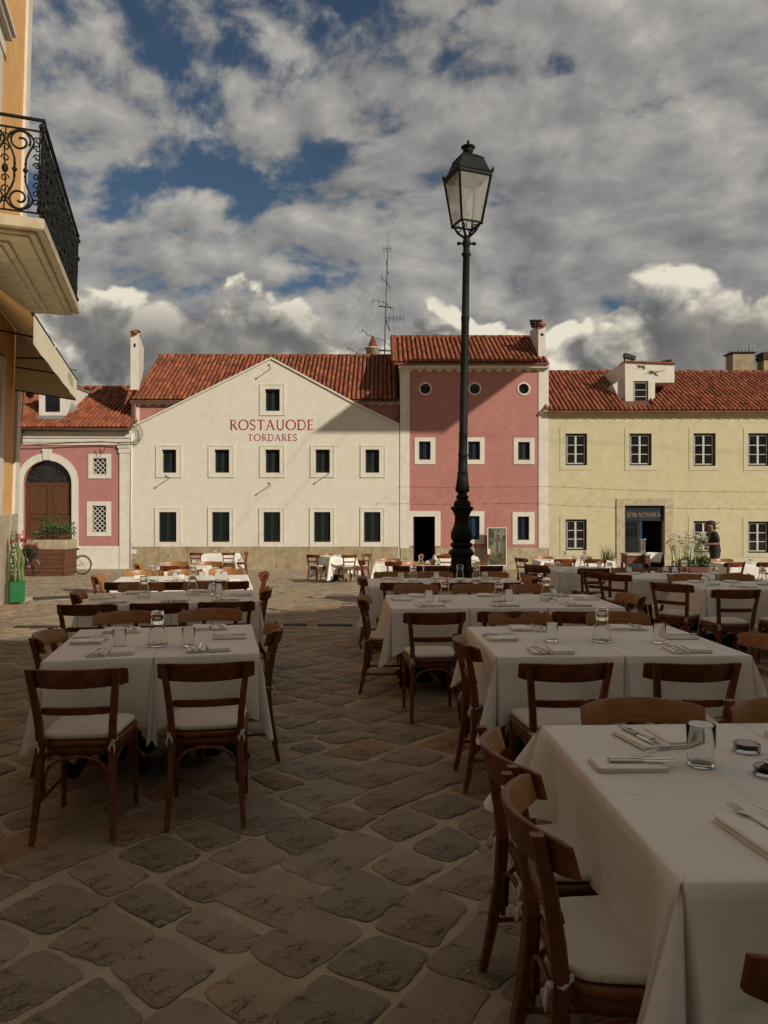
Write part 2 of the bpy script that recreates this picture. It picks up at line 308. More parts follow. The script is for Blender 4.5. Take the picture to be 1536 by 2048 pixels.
# ------------------------------------------------------------------ mesh helpers
WLOC = {}
class MB:
    def __init__(s): s.v = []; s.f = []; s.mi = []; s.cur = 0; s.sm = []
    def add(s, verts, faces, smooth=False):
        o = len(s.v); s.v += [tuple(v) for v in verts]
        for f in faces: s.f.append(tuple(i + o for i in f)); s.mi.append(s.cur); s.sm.append(smooth)
        return o
    def box(s, a, b):
        x0, y0, z0 = (min(a[i], b[i]) for i in range(3)); x1, y1, z1 = (max(a[i], b[i]) for i in range(3))
        s.add([(x0, y0, z0), (x1, y0, z0), (x1, y1, z0), (x0, y1, z0), (x0, y0, z1), (x1, y0, z1), (x1, y1, z1), (x0, y1, z1)],
              [(0, 3, 2, 1), (4, 5, 6, 7), (0, 1, 5, 4), (1, 2, 6, 5), (2, 3, 7, 6), (3, 0, 4, 7)])
        return s
    def bbox(s, a, b, r):
        """box with chamfered edges"""
        lo = [min(a[i], b[i]) for i in range(3)]; hi = [max(a[i], b[i]) for i in range(3)]
        V = []; idx = {}
        for sx in (0, 1):
            for sy in (0, 1):
                for sz in (0, 1):
                    c = [(lo, hi)[q][i] for i, q in enumerate((sx, sy, sz))]
                    for ax in range(3):
                        p = list(c)
                        for k in range(3):
                            if k != ax: p[k] += r * (1 if (sx, sy, sz)[k] == 0 else -1)
                        idx[(sx, sy, sz, ax)] = len(V); V.append(p)
        Fc = []
        for ax in range(3):
            o1, o2 = (ax + 1) % 3, (ax + 2) % 3
            for sd in (0, 1):
                q = []
                for (u, w) in ((0, 0), (1, 0), (1, 1), (0, 1)):
                    k = [0, 0, 0]; k[ax] = sd; k[o1] = u; k[o2] = w; q.append(idx[(*k, ax)])
                Fc.append(q if sd else q[::-1])
            for u in (0, 1):
                for w in (0, 1):
                    k0 = [0, 0, 0]; k0[o1] = u; k0[o2] = w; k1 = list(k0); k1[ax] = 1
                    Fc.append((idx[(*k0, o1)], idx[(*k1, o1)], idx[(*k1, o2)], idx[(*k0, o2)]))
        for sx in (0, 1):
            for sy in (0, 1):
                for sz in (0, 1): Fc.append(tuple(idx[(sx, sy, sz, ax)] for ax in range(3)))
        s.add(V, Fc); return s
    def tube(s, pts, r, n=8, cap=True, smooth=True, flat=1.0, closed=False):
        pts = [Vector(p) for p in pts]; m = len(pts)
        rr = r if hasattr(r, '__len__') else [r] * m
        V = []; Fc = []; up = Vector((0, 0, 1)); prev = None
        for i, p in enumerate(pts):
            if closed: t = pts[(i + 1) % m] - pts[i - 1]
            else: t = pts[min(i + 1, m - 1)] - pts[max(i - 1, 0)]
            if t.length < 1e-9: t = Vector((0, 0, 1))
            t.normalize()
            if prev is None:
                a = up.cross(t) if abs(t.z) < .95 else Vector((0, 1, 0)).cross(t)
            else: a = prev - t * prev.dot(t)
            if a.length < 1e-6: a = t.orthogonal()
            a.normalize(); prev = a; b = t.cross(a)
            for k in range(n):
                an = 2 * pi * (k + .5 * (n == 4)) / n
                V.append(p + (a * cos(an) + b * sin(an) * flat) * rr[i])
        for i in range(m - 1 + closed):
            for k in range(n):
                j = (i + 1) % m
                Fc.append((i * n + k, i * n + (k + 1) % n, j * n + (k + 1) % n, j * n + k))
        if cap and not closed: Fc += [tuple(range(n - 1, -1, -1)), tuple((m - 1) * n + k for k in range(n))]
        s.add(V, Fc, smooth); return s
    def bar(s, p, q, w, h, up=(0, 0, 1), w2=None, h2=None):
        p = Vector(p); q = Vector(q); t = (q - p).normalized(); u = Vector(up)
        a = t.cross(u)
        if a.length < 1e-5: a = t.cross(Vector((0, 1, 0)))
        a.normalize(); b = a.cross(t)
        V = []
        for c, ww, hh in ((p, w, h), (q, w2 or w, h2 or h)):
            for sx, sy in ((-1, -1), (1, -1), (1, 1), (-1, 1)): V.append(c + a * ww / 2 * sx + b * hh / 2 * sy)
        s.add(V, [(3, 2, 1, 0), (4, 5, 6, 7), (0, 1, 5, 4), (1, 2, 6, 5), (2, 3, 7, 6), (3, 0, 4, 7)]); return s
    def lathe(s, prof, n=20, c=(0, 0, 0), smooth=True, ang0=0.0, flute=None):
        V = []; Fc = []; m = len(prof)
        for (r, z) in prof:
            for k in range(n):
                a = 2 * pi * k / n + ang0; q = r * (1 + (flute(k, z) if flute else 0))
                V.append((c[0] + q * cos(a), c[1] + q * sin(a), c[2] + z))
        for i in range(m - 1):
            for k in range(n): Fc.append((i * n + k, i * n + (k + 1) % n, (i + 1) * n + (k + 1) % n, (i + 1) * n + k))
        if prof[0][0] > 1e-5: Fc.append(tuple(range(n - 1, -1, -1)))
        if prof[-1][0] > 1e-5: Fc.append(tuple((m - 1) * n + k for k in range(n)))
        s.add(V, Fc, smooth); return s
    def sphere(s, c, r, n=10, m=7, sc=(1, 1, 1)):
        V = []; Fc = []
        for i in range(m + 1):
            t = pi * i / m
            for k in range(n):
                a = 2 * pi * k / n
                V.append((c[0] + r * sc[0] * sin(t) * cos(a), c[1] + r * sc[1] * sin(t) * sin(a), c[2] - r * sc[2] * cos(t)))
        for i in range(m):
            for k in range(n): Fc.append((i * n + k, i * n + (k + 1) % n, (i + 1) * n + (k + 1) % n, (i + 1) * n + k))
        s.add(V, Fc, True); return s
    def prism(s, poly, y0, y1):
        """polygon in (x, z), from y0 (front) to y1"""
        n = len(poly); V = [(x, y0, z) for x, z in poly] + [(x, y1, z) for x, z in poly]
        tr = geometry.tessellate_polygon([[Vector((x, z, 0)) for x, z in poly]])
        Fc = [tuple(t) for t in tr] + [tuple(i + n for i in t[::-1]) for t in tr]
        Fc += [(i, (i + 1) % n, (i + 1) % n + n, i + n) for i in range(n)]
        s.add(V, Fc); return s
    def slab(s, poly, z0, z1):
        n = len(poly); V = [(x, y, z0) for x, y in poly] + [(x, y, z1) for x, y in poly]
        s.add(V, [tuple(range(n - 1, -1, -1)), tuple(range(n, 2 * n))] + [(i, (i + 1) % n, (i + 1) % n + n, i + n) for i in range(n)]); return s
    def wall(s, outer, holes, y0, depth, back=None):
        """upright sheet at y0 with openings and their reveals going back"""
        loops = [[Vector((x, z, 0)) for x, z in outer]] + [[Vector((x, z, 0)) for x, z in h] for h in holes]
        flat = [p for l in loops for p in l]
        tr = geometry.tessellate_polygon(loops)
        Fc = []
        for t in tr:
            a, b, c = (flat[i] for i in t)
            if abs((b - a).cross(c - a).z) < 1e-9: continue
            Fc.append(tuple(t) if (b - a).cross(c - a).z > 0 else tuple(t[::-1]))
        s.add([(p.x, y0, p.y) for p in flat], Fc)
        for k, l in enumerate(loops):
            n = len(l); d = (back if k == 0 and back else depth)
            s.add([(p.x, y0, p.y) for p in l] + [(p.x, y0 + d, p.y) for p in l],
                  [(i, (i + 1) % n, (i + 1) % n + n, i + n) for i in range(n)])
        return s
    def grid(s, rows, smooth=True, closed=False):
        n = len(rows[0]); V = [p for r in rows for p in r]; Fc = []
        for i in range(len(rows) - 1):
            for k in range(n - 1 + closed): Fc.append((i * n + k, i * n + (k + 1) % n, (i + 1) * n + (k + 1) % n, (i + 1) * n + k))
        s.add(V, Fc, smooth); return s
    def mesh(s, name, mats, off=(0, 0, 0), fix=True):
        me = bpy.data.meshes.new(name)
        me.from_pydata([(a - off[0], b - off[1], c - off[2]) for a, b, c in s.v], [], s.f)
        for m in (mats if isinstance(mats, (list, tuple)) else [mats]): me.materials.append(m)
        me.polygons.foreach_set('material_index', s.mi); me.polygons.foreach_set('use_smooth', s.sm)
        me.update()
        return me
    def build(s, name, mats, parent=None, local=False, loc=None, fix=True):
        off = (0, 0, 0)
        if parent is not None and not local: off = WLOC[parent.name]
        if loc is not None: off = loc
        me = s.mesh(name, mats, off, fix)
        o = bpy.data.objects.new(name, me); C.objects.link(o)
        if parent is not None:
            o.parent = parent
            if loc is not None: o.location = Vector(loc) - Vector(WLOC[parent.name])
            WLOC[o.name] = WLOC[parent.name] if loc is None else tuple(loc)
        else:
            o.location = off; WLOC[o.name] = tuple(off)
        return o
def bev(o, w=.006, seg=2, ang=35):
    m = o.modifiers.new('edge', 'BEVEL'); m.width = w; m.segments = seg; m.limit_method = 'ANGLE'; m.angle_limit = radians(ang); return o
def fixn(me):
    import bmesh
    b = bmesh.new(); b.from_mesh(me); bmesh.ops.recalc_face_normals(b, faces=b.faces); b.to_mesh(me); b.free()
def tag(o, label, cat, group=None, kind=None):
    if label: o['label'] = label
    if cat: o['category'] = cat
    if group: o['group'] = group
    if kind: o['kind'] = kind
    return o
def thing(name, loc, label, cat, group=None, rz=0.0):
    o = bpy.data.objects.new(name, None); C.objects.link(o); o.location = loc; o.rotation_euler.z = rz
    o.empty_display_size = .1
    WLOC[o.name] = tuple(loc)
    return tag(o, label, cat, group)
def copy_tree(o, parent=None):
    c = o.copy(); C.objects.link(c)
    if parent is not None: c.parent = parent
    for ch in list(KIDS.get(o.name, ())): copy_tree(ch, c)
    return c
KIDS = {}
def note_kids():
    KIDS.clear()
    for o in C.objects:
        if o.parent is not None: KIDS.setdefault(o.parent.name, []).append(o)
def g(Y):
    """height of the square, which falls away from the viewer"""
    t = (Y - 10.0) / 1.2
    return -0.038 * 1.2 * (t if t > 30 else log(1 + exp(t)))
# ------------------------------------------------------------------ the square
def build_ground():
    mb = MB()
    ys = [-60, -30, -12, -6] + [i * .5 for i in range(-6, 30)] + [15 + i * 2 for i in range(0, 14)] + [45, 70, 120, 240, 500]
    xs = [-300, -100, -45, -20, -10, -5, 0, 5, 10, 20, 45, 100, 300]
    mb.grid([[(x, y, g(min(y, 60)) - .004) for x in xs] for y in ys])
    o = mb.build('ground', GROUT); o['kind'] = 'structure'
    return o
GROUND = build_ground()
WLOC[GROUND.name] = (0, 0, 0)
def stones():
    A = radians(52); ca, sa = cos(A), sin(A)
    cells = []
    v = -60.0; row = 0
    rnd = random.Random(11)
    while v < 60:
        w = rnd.uniform(.25, .37); u = -60.0 + rnd.random() * .4
        uw = []
        while u < 60:
            l = rnd.choice((rnd.uniform(.22, .36), rnd.uniform(.28, .46), rnd.uniform(.4, .56))); uw.append((u, l)); u += l
        for u0, l in uw:
            cx, cy = u0 + l / 2, v + w / 2
            X = cx * ca - cy * sa; Y = cx * sa + cy * ca
            if 0.6 < Y < 33.6 and abs(X) < .56 * Y + 1.2: cells.append((Y, X, u0, l, v, w))
        v += w; row += 1
    cells.sort()
    def bend(x, y): return (x + .085 * sin(1.25 * y + .6 * x) + .035 * sin(3.1 * y + 1.0), y + .075 * sin(1.5 * x + .4 * y + 2.0) + .03 * sin(3.7 * x))
    def shape(u0, l, v0, w, Y):
        c = [(u0, v0), (u0 + l, v0), (u0 + l, v0 + w), (u0, v0 + w)]
        j = .010 + rnd.random() * .006
        cx, cy = u0 + l / 2, v0 + w / 2
        q = []
        for (a, b) in c:
            q.append((a + (j if a < cx else -j) + rnd.uniform(-.034, .034), b + (j if b < cy else -j) + rnd.uniform(-.034, .034)))
        P = []
        for i in range(4):
            p0, p1, p2 = q[i - 1], q[i], q[(i + 1) % 4]
            k = rnd.uniform(.02, .052)
            d0 = hypot(p0[0] - p1[0], p0[1] - p1[1]); d2 = hypot(p2[0] - p1[0], p2[1] - p1[1])
            a = (p1[0] + (p0[0] - p1[0]) * k / d0, p1[1] + (p0[1] - p1[1]) * k / d0)
            b = (p1[0] + (p2[0] - p1[0]) * k / d2, p1[1] + (p2[1] - p1[1]) * k / d2)
            m = ((a[0] + b[0] + p1[0] * 1.3) / 3.3, (a[1] + b[1] + p1[1] * 1.3) / 3.3)
            P += [a, m, b]
            if Y < 9:
                nx, ny = (p2[1] - p1[1]) / d2, -(p2[0] - p1[0]) / d2
                for t in ((.27, .43, .58, .73) if Y < 5 else (.35, .65)):
                    t += rnd.uniform(-.035, .035); off = rnd.uniform(-.007, .009)
                    P.append((p1[0] + (p2[0] - p1[0]) * t + nx * off, p1[1] + (p2[1] - p1[1]) * t + ny * off))
        return P
    rest = MB(); n_ind = 0
    for (Y, X, u0, l, v0, w) in cells:
        P = shape(u0, l, v0, w, Y)
        W_ = [bend(a * ca - b * sa, a * sa + b * ca) for a, b in P]
        n = len(W_); cx = sum(p[0] for p in W_) / n; cy = sum(p[1] for p in W_) / n
        h = .0035 + rnd.uniform(-.003, .003); tx, ty = rnd.uniform(-.008, .008), rnd.uniform(-.008, .008)
        vis = Y > 2.0 and abs(X) < .515 * Y + .35
        V = []
        for f, dz in ((1.0, -.006), (.992, h * .5 - .001), (.955, h), (.5, h + .0008)):
            for (x, y) in W_:
                px, py = cx + (x - cx) * f, cy + (y - cy) * f
                V.append((px, py, g(py) + dz + ((px - cx) * tx + (py - cy) * ty if dz > 0 else 0)))
        V.append((cx, cy, g(cy) + h + .002))
        Fc = [(k * n + i, k * n + (i + 1) % n, (k + 1) * n + (i + 1) % n, (k + 1) * n + i) for k in range(3) for i in range(n)]
        Fc += [(3 * n + i, 3 * n + (i + 1) % n, 4 * n) for i in range(n)]
        if vis and n_ind < 296:
            n_ind += 1
            mb = MB(); mb.add(V, Fc[:2 * n], False); o_ = len(mb.v) - len(V); mb.f += Fc[2 * n:]; mb.mi += [0] * (len(Fc) - 2 * n); mb.sm += [True] * (len(Fc) - 2 * n)
            mb.build('paving_stone', PAVE, GROUND, loc=(cx, cy, g(cy)))
        else:
            q0 = rest.add(V, Fc[:2 * n], False)
            for f in Fc[2 * n:]: rest.f.append(tuple(i + q0 for i in f)); rest.mi.append(0); rest.sm.append(True)
    o = rest.build('paving_stones', PAVE, GROUND); o['kind'] = 'stuff'
stones()
def drain(x, y, w, rz, label):
    t = thing('drain_grate', (x, y, g(y)), label, 'drain', 'drain gratings in the paving', rz)
    mb = MB(); mb.box((-w / 2, -.07, .004), (w / 2, .07, .019)); mb.build('frame', FLAG_D, t, local=True)
    n = int(w / .05); mb = MB()
    for i in range(n):
        x0 = -w / 2 + (i + .5) * w / n; mb.box((x0 - .008, -.055, .0195), (x0 + .008, .055, .026))
    mb.build('bar_grid', CABLE, t, local=True)
drain(-1.36, 10.75, .50, 0, 'iron drain grate in the paving right of the left table row')
drain(-.70, 10.72, .50, 0, 'iron drain grate in the paving close to the right tables')
drain(-4.85, 10.5, .62, 0, 'iron drain grate in the paving left of the left table row')
def manhole():
    t = thing('manhole_cover', (-6.9, 15.6, g(15.6)), 'dark square manhole cover in the sunlit paving near the green pot', 'manhole cover', None, radians(28))
    o = MB().slab([(-.36, -.36), (.36, -.36), (.36, .36), (-.36, .36)], .004, .022).build('lid', FLAG_D, t, local=True)
    MB().wall([(-.42, -.42), (.42, -.42), (.42, .42), (-.42, .42)], [[(-.375, -.375), (.375, -.375), (.375, .375), (-.375, .375)]], 0, .02)
    mb = MB()
    for a in range(4):
        c, s_ = cos(a * pi / 2), sin(a * pi / 2)
        P = [(.38, -.42), (.42, -.42), (.42, .42), (.38, .42)] if a % 2 == 0 else [(.38, -.379), (.42, -.379), (.42, .379), (.38, .379)]
        mb.slab([(x * c - y * s_, x * s_ + y * c) for x, y in P], .004, .024)
    mb.build('rim', STONE, t, local=True)
manhole()

# ------------------------------------------------------------------ the row of houses across the square
YF = 33.3; S = F / YF
def wx(px): return (px - 768) / S
def wz(py): return EYE - (py - 1028) / S
BASE = g(YF) - .02
def rect(x0, x1, y0, y1): return [(wx(x0), wz(y1)), (wx(x1), wz(y1)), (wx(x1), wz(y0)), (wx(x0), wz(y0))]
def ring(mb, outer, inner, y0, y1):
    """flat frame between two nested outlines with the same number of points"""
    n = len(outer); V = []
    for P, y in ((outer, y0), (inner, y0), (outer, y1), (inner, y1)): V += [(x, y, z) for x, z in P]
    Fc = []
    for i in range(n):
        j = (i + 1) % n
        Fc += [(i, j, n + j, n + i), (2 * n + j, 2 * n + i, 3 * n + i, 3 * n + j), (j, i, 2 * n + i, 2 * n + j), (n + i, n + j, 3 * n + j, 3 * n + i)]
    mb.add(V, Fc)
def inset(P, d):
    xs = [p[0] for p in P]; zs = [p[1] for p in P]
    x0, x1, z0, z1 = min(xs) + d, max(xs) - d, min(zs) + d, max(zs) - d
    return [(x0, z0), (x1, z0), (x1, z1), (x0, z1)]
def circle(cx, cz, r, n=24): return [(cx + r * cos(2 * pi * i / n), cz + r * sin(2 * pi * i / n)) for i in range(n)]
def surround(parent, outer, hole, m, proud=.03, step=True, label=None):
    mb = MB(); ring(mb, outer, hole, YF - proud, YF - .001)
    if step and len(outer) == 4:
        ring(mb, outer, inset(outer, .05), YF - proud - .018, YF - proud + .001)
    o = mb.build('window', m, parent)
    if label: o['label'] = label
    return o
def shutters(win, hole, m, depth=.20, slats=True, leaves=2):
    xs = [p[0] for p in hole]; zs = [p[1] for p in hole]; x0, x1, z0, z1 = min(xs), max(xs), min(zs), max(zs)
    y = YF + depth
    for i in range(leaves):
        a = x0 + (x1 - x0) * i / leaves + .006; b = x0 + (x1 - x0) * (i + 1) / leaves - .006
        mb = MB(); t = .055
        mb.box((a, y, z0 + .005), (a + t, y + .04, z1 - .005)); mb.box((b - t, y, z0 + .005), (b, y + .04, z1 - .005))
        mb.box((a + t, y + .002, z0 + .005), (b - t, y + .038, z0 + .07)); mb.box((a + t, y + .002, z1 - .07), (b - t, y + .038, z1 - .005))
        n = max(6, int((z1 - z0 - .14) / .062))
        for k in range(n):
            z = z0 + .07 + (z1 - z0 - .14) * (k + .5) / n
            mb.bar((a + t, y + .02, z), (b - t, y + .02, z), .05, .012, up=(0, .75, 1))
        mb.box((a + t, y + .041, z0), (b - t, y + .045, z1))
        mb.build('shutter', m, win)
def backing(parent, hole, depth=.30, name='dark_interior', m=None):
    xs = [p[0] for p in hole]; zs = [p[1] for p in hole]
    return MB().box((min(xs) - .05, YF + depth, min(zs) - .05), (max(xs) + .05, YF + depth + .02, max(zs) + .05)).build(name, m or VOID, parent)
def casement(win, hole, inset_d=.07):
    """dark outer frame, white glazing bars, two by three panes"""
    xs = [p[0] for p in hole]; zs = [p[1] for p in hole]; x0, x1, z0, z1 = min(xs), max(xs), min(zs), max(zs)
    y = YF + .08; mb = MB(); ring(mb, hole, inset(hole, inset_d), y, y + .09); mb.build('frame', FRAME_D, win)
    q = inset(hole, inset_d); x0, x1, z0, z1 = q[0][0], q[1][0], q[0][1], q[2][1]
    mb = MB(); y2 = y + .035; w = .040; xm = (x0 + x1) / 2
    ring(mb, [(x0, z0), (xm - .003, z0), (xm - .003, z1), (x0, z1)], [(x0 + w, z0 + w), (xm - w, z0 + w), (xm - w, z1 - w), (x0 + w, z1 - w)], y2, y2 + .04)
    ring(mb, [(xm + .003, z0), (x1, z0), (x1, z1), (xm + .003, z1)], [(xm + w, z0 + w), (x1 - w, z0 + w), (x1 - w, z1 - w), (xm + w, z1 - w)], y2, y2 + .04)
    for (a, b) in ((x0 + w, xm - w), (xm + w, x1 - w)):
        for k in (1, 2):
            z = z0 + w + (z1 - z0 - 2 * w) * k / 3; mb.box((a, y2 + .003, z - .014), (b, y2 + .035, z + .014))
    mb.build('sash', SASH, win)
    for (a, b) in ((x0 + w, xm - w), (xm + w, x1 - w)):
        for k in range(3):
            h = (z1 - z0 - 2 * w) / 3
            mb = MB(); tl = random.uniform(-.004, .004)
            za, zb = z0 + w + h * k + .0145, z0 + w + h * (k + 1) - .0145
            mb.add([(a, y2 + .018, za), (b, y2 + .018 + tl, za), (b, y2 + .018 + tl, zb), (a, y2 + .018, zb)], [(0, 1, 2, 3)])
            mb.build('pane', PANE, win)
def tiles(roof, xa, xb, ye, ze, yr, zr, skip=(), cols=None, keep=300, seed=1, valley=None):
    """rows of half-round clay tiles from the eave (ye, ze) to the ridge (yr, zr)"""
    rnd = random.Random(seed)
    L = hypot(yr - ye, zr - ze); t = Vector((0, yr - ye, zr - ze)) / L; nrm = Vector((0, -(zr - ze), yr - ye)) / L
    pitch = .205; n = cols or int((xb - xa) / pitch); pitch = (xb - xa) / n
    rowl = .36; R_ = int(L / rowl); rowl = L / R_
    ns = 5
    def tile_geo():
        V = []; Fc = []
        for (s_, r, up) in ((-.02, .086, .010), (rowl + .05, .070, -.006)):
            for k in range(ns + 1):
                a = pi * k / ns
                V.append(Vector((cos(a) * r, 0, 0)) + t * s_ + nrm * (sin(a) * r * .95 + up + .035))
        for k in range(ns): Fc.append((k, k + 1, ns + 2 + k, ns + 1 + k))
        Fc.append(tuple(range(ns, -1, -1)))
        return V, Fc
    V0, F0 = tile_geo()
    mb = MB(); mb.add(V0, F0, True); me = mb.mesh('tile', TILE); fixn(me)
    rest = MB(); cnt = 0; ro = Vector(WLOC[roof.name])
    for r in range(R_):
        for c in range(n):
            x = xa + (c + .5) * pitch; p = Vector((x, ye, ze)) + t * (r * rowl) + nrm * rnd.uniform(-.006, .008) + Vector((rnd.uniform(-.008, .008), 0, 0))
            if any(a < x < b and lo < r * rowl + .2 < hi for a, b, lo, hi in skip): continue
            if valley and not valley(p): continue
            if cnt < keep:
                o = bpy.data.objects.new('tile', me); C.objects.link(o); o.parent = roof; o.location = p - ro
                o.rotation_euler = (0, 0, rnd.uniform(-.025, .025)); cnt += 1
            else: rest.add([v + p for v in V0], F0, True)
    if rest.v:
        o = rest.build('tiles', TILE, roof); fixn(o.data); o['kind'] = 'stuff'
    # ridge
    mb = MB()
    m = int((xb - xa) / .4)
    for i in range(m):
        a = xa + (xb - xa) * i / m; b = a + (xb - xa) / m + .02
        mb.tube([(a, yr, zr + .03 + rnd.uniform(-.006, .006)), (b, yr, zr + .035)], [.12, .105], 8, smooth=True)
    o = mb.build('ridge', TILE, roof)
def roof_bed(name, parent, xa, xb, ye, ze, yr, zr, over=.0, m=None, th=.10, back=6.0):
    mb = MB()
    V = []
    for x in (xa, xb):
        V += [(x, ye, ze), (x, yr, zr), (x, yr, zr - th), (x, ye, ze - th), (x, yr + back, zr - back * .62)]
    mb.add(V, [(0, 5, 6, 1), (3, 2, 7, 8), (0, 3, 8, 5), (0, 1, 2, 3), (5, 8, 7, 6), (1, 6, 9, 4)])
    return mb.build(name, m or TILE_BED, parent)
def scallops(mb, xa, xb, ztop, zlow, y, n, amp):
    P = []; m = n * 8
    for i in range(m + 1):
        x = xa + (xb - xa) * i / m; ph = i / 8 * pi
        P.append((x, zlow - amp * (abs(cos(ph)) ** 1.6 - .5)))
    for i in range(m):
        (a, za), (b, zb) = P[i], P[i + 1]
        mb.add([(a, y, za), (b, y, zb), (b, y, ztop), (a, y, ztop), (a, y + .03, za), (b, y + .03, zb)], [(0, 1, 2, 3), (1, 0, 4, 5)])
def plinth(parent, xa, xb, ztop, n, m=PLINTH, gaps=(), proud=.06, seed=3):
    rnd = random.Random(seed); e = [xa + (xb - xa) * (i + (rnd.uniform(-.15, .15) if 0 < i < n else 0)) / n for i in range(n + 1)]
    for a, b in zip(e, e[1:]):
        segs = [(a, b)]
        for (u, v) in gaps:
            segs = [q for s_ in segs for q in ((s_[0], min(s_[1], u)), (max(s_[0], v), s_[1])) if q[1] - q[0] > .03]
        for (u, v) in segs:
            MB().bbox((u + .006, YF - proud + rnd.uniform(-.006, .006), BASE - .3), (v - .006, YF - .002, ztop + rnd.uniform(-.004, .004)), .01).build('stone', m, parent)
def body(parent, xa, xb, z1, y1, m, name='rear_wall'):
    """side and back walls"""
    mb = MB(); y0 = YF + .36
    mb.add([(xa, y0, BASE - .3), (xb, y0, BASE - .3), (xb, y1, BASE - .3), (xa, y1, BASE - .3), (xa, y0, z1), (xb, y0, z1), (xb, y1, z1), (xa, y1, z1)],
           [(3, 0, 4, 7), (1, 2, 6, 5), (2, 3, 7, 6)])
    return mb.build(name, m, parent)

GLYPH = {}
def arcp(cx, cz, rx, rz, a0, a1, n=10): return [(cx + rx * cos(radians(a0 + (a1 - a0) * i / n)), cz + rz * sin(radians(a0 + (a1 - a0) * i / n))) for i in range(n + 1)]
TK, TN = .145, .085
def stem(x, a=0, b=1, w=TK): return ([(x, a), (x, b)], w)
def ser(x, z, w=.30): return ([(x - w / 2, z), (x + w / 2, z)], .045)
GLYPH['I'] = (.34, [stem(.17), ser(.17, .02, .32), ser(.17, .98, .32)])
GLYPH['R'] = (.74, [stem(.15), ser(.15, .02), ([(.0, .965), (.15, .965), (.33, .965)] + arcp(.33, .735, .235, .23, 90, -90) + [(.15, .505)], TN), ([(.33, .50), (.70, .02)], TK), ([(.62, .02), (.78, .02)], .04)])
GLYPH['O'] = (1.0, [(arcp(.5, .5, .44, .475, 0, 360, 32), 'O')])
GLYPH['S'] = (.58, [(arcp(.29, .74, .215, .235, 20, 215, 12) + arcp(.29, .26, .225, .235, 35, -160, 12), .115), ([(.49, .80), (.505, .95)], .04), ([(.075, .20), (.06, .03)], .04)])
GLYPH['T'] = (.80, [stem(.40), ser(.40, .02), ([(.04, .955), (.76, .955)], .075), ([(.05, .98), (.03, .83)], .045), ([(.75, .98), (.77, .83)], .045)])
GLYPH['A'] = (.86, [([(.08, .02), (.42, .98)], TN), ([(.40, .99), (.77, .02)], TK), ([(.20, .34), (.62, .34)], .06), ser(.08, .02, .24), ser(.77, .02, .27)])
GLYPH['U'] = (.86, [([(.15, .98), (.15, .34)] + arcp(.43, .31, .28, .285, 180, 360, 12)[1:] + [(.71, .98)], .12), ser(.15, .98, .28), ser(.71, .98, .24)])
GLYPH['D'] = (.88, [stem(.15), ([(.0, .965), (.40, .965)] + arcp(.40, .5, .40, .465, 90, -90, 14) + [(.0, .035)], .105)])
GLYPH['E'] = (.62, [stem(.15), ([(.0, .965), (.55, .965)], .07), ([(.15, .51), (.48, .51)], .065), ([(.0, .035), (.57, .035)], .07), ([(.54, .98), (.56, .84)], .045), ([(.56, .02), (.60, .19)], .045), ([(.48, .58), (.48, .44)], .04)])
GLYPH['F'] = (.58, [stem(.15), ser(.15, .02), ([(.0, .965), (.53, .965)], .07), ([(.15, .51), (.46, .51)], .065), ([(.52, .98), (.54, .84)], .045)])
GLYPH['B'] = (.68, [stem(.15), ([(.0, .965), (.33, .965)] + arcp(.33, .745, .19, .22, 90, -90) + [(.15, .525)], TN), ([(.33, .525)] + arcp(.33, .28, .25, .245, 90, -90) + [(.0, .035)], TN)])
GLYPH['N'] = (.90, [stem(.13, w=.09), stem(.77, w=.09), ([(.11, .97), (.78, .03)], TK), ser(.12, .02, .26), ser(.77, .98, .26), ser(.04, .98, .16)])
GLYPH['K'] = (.78, [stem(.15), ser(.15, .02), ser(.15, .98), ([(.17, .45), (.62, .97)], TN), ([(.30, .58), (.72, .02)], TK), ser(.63, .98, .22), ser(.72, .02, .2)])
def lettering(mb, text, x0, z0, width, h, y, gap=.10):
    tot = sum(GLYPH[c][0] for c in text) + gap * (len(text) - 1)
    k = width / (tot * h); x = x0; q = 0
    for c in text:
        w, strokes = GLYPH[c]
        for pts, sw in strokes:
            q += 1; yy = y - .0002 * (q % 9)
            P = [Vector((x + p[0] * h * k, 0, z0 + p[1] * h)) for p in pts]; n = len(P)
            V = []
            for i, p in enumerate(P):
                t = (P[min(i + 1, n - 1)] - P[max(i - 1, 0)])
                if sw == 'O' and i in (0, n - 1): t = P[1] - P[n - 2]
                t.normalize(); nn = Vector((-t.z, 0, t.x))
                ww = (.075 + .075 * abs(t.z) if sw == 'O' else sw) * h / 2
                V += [(p.x + nn.x * ww, yy, p.z + nn.z * ww), (p.x - nn.x * ww, yy, p.z - nn.z * ww)]
            mb.add(V, [(2 * i, 2 * i + 1, 2 * i + 3, 2 * i + 2) for i in range(n - 1)])
        x += (w + gap) * h * k
def flatup(o):
    for v in o.data.polygons: pass
    fixn(o.data); return o

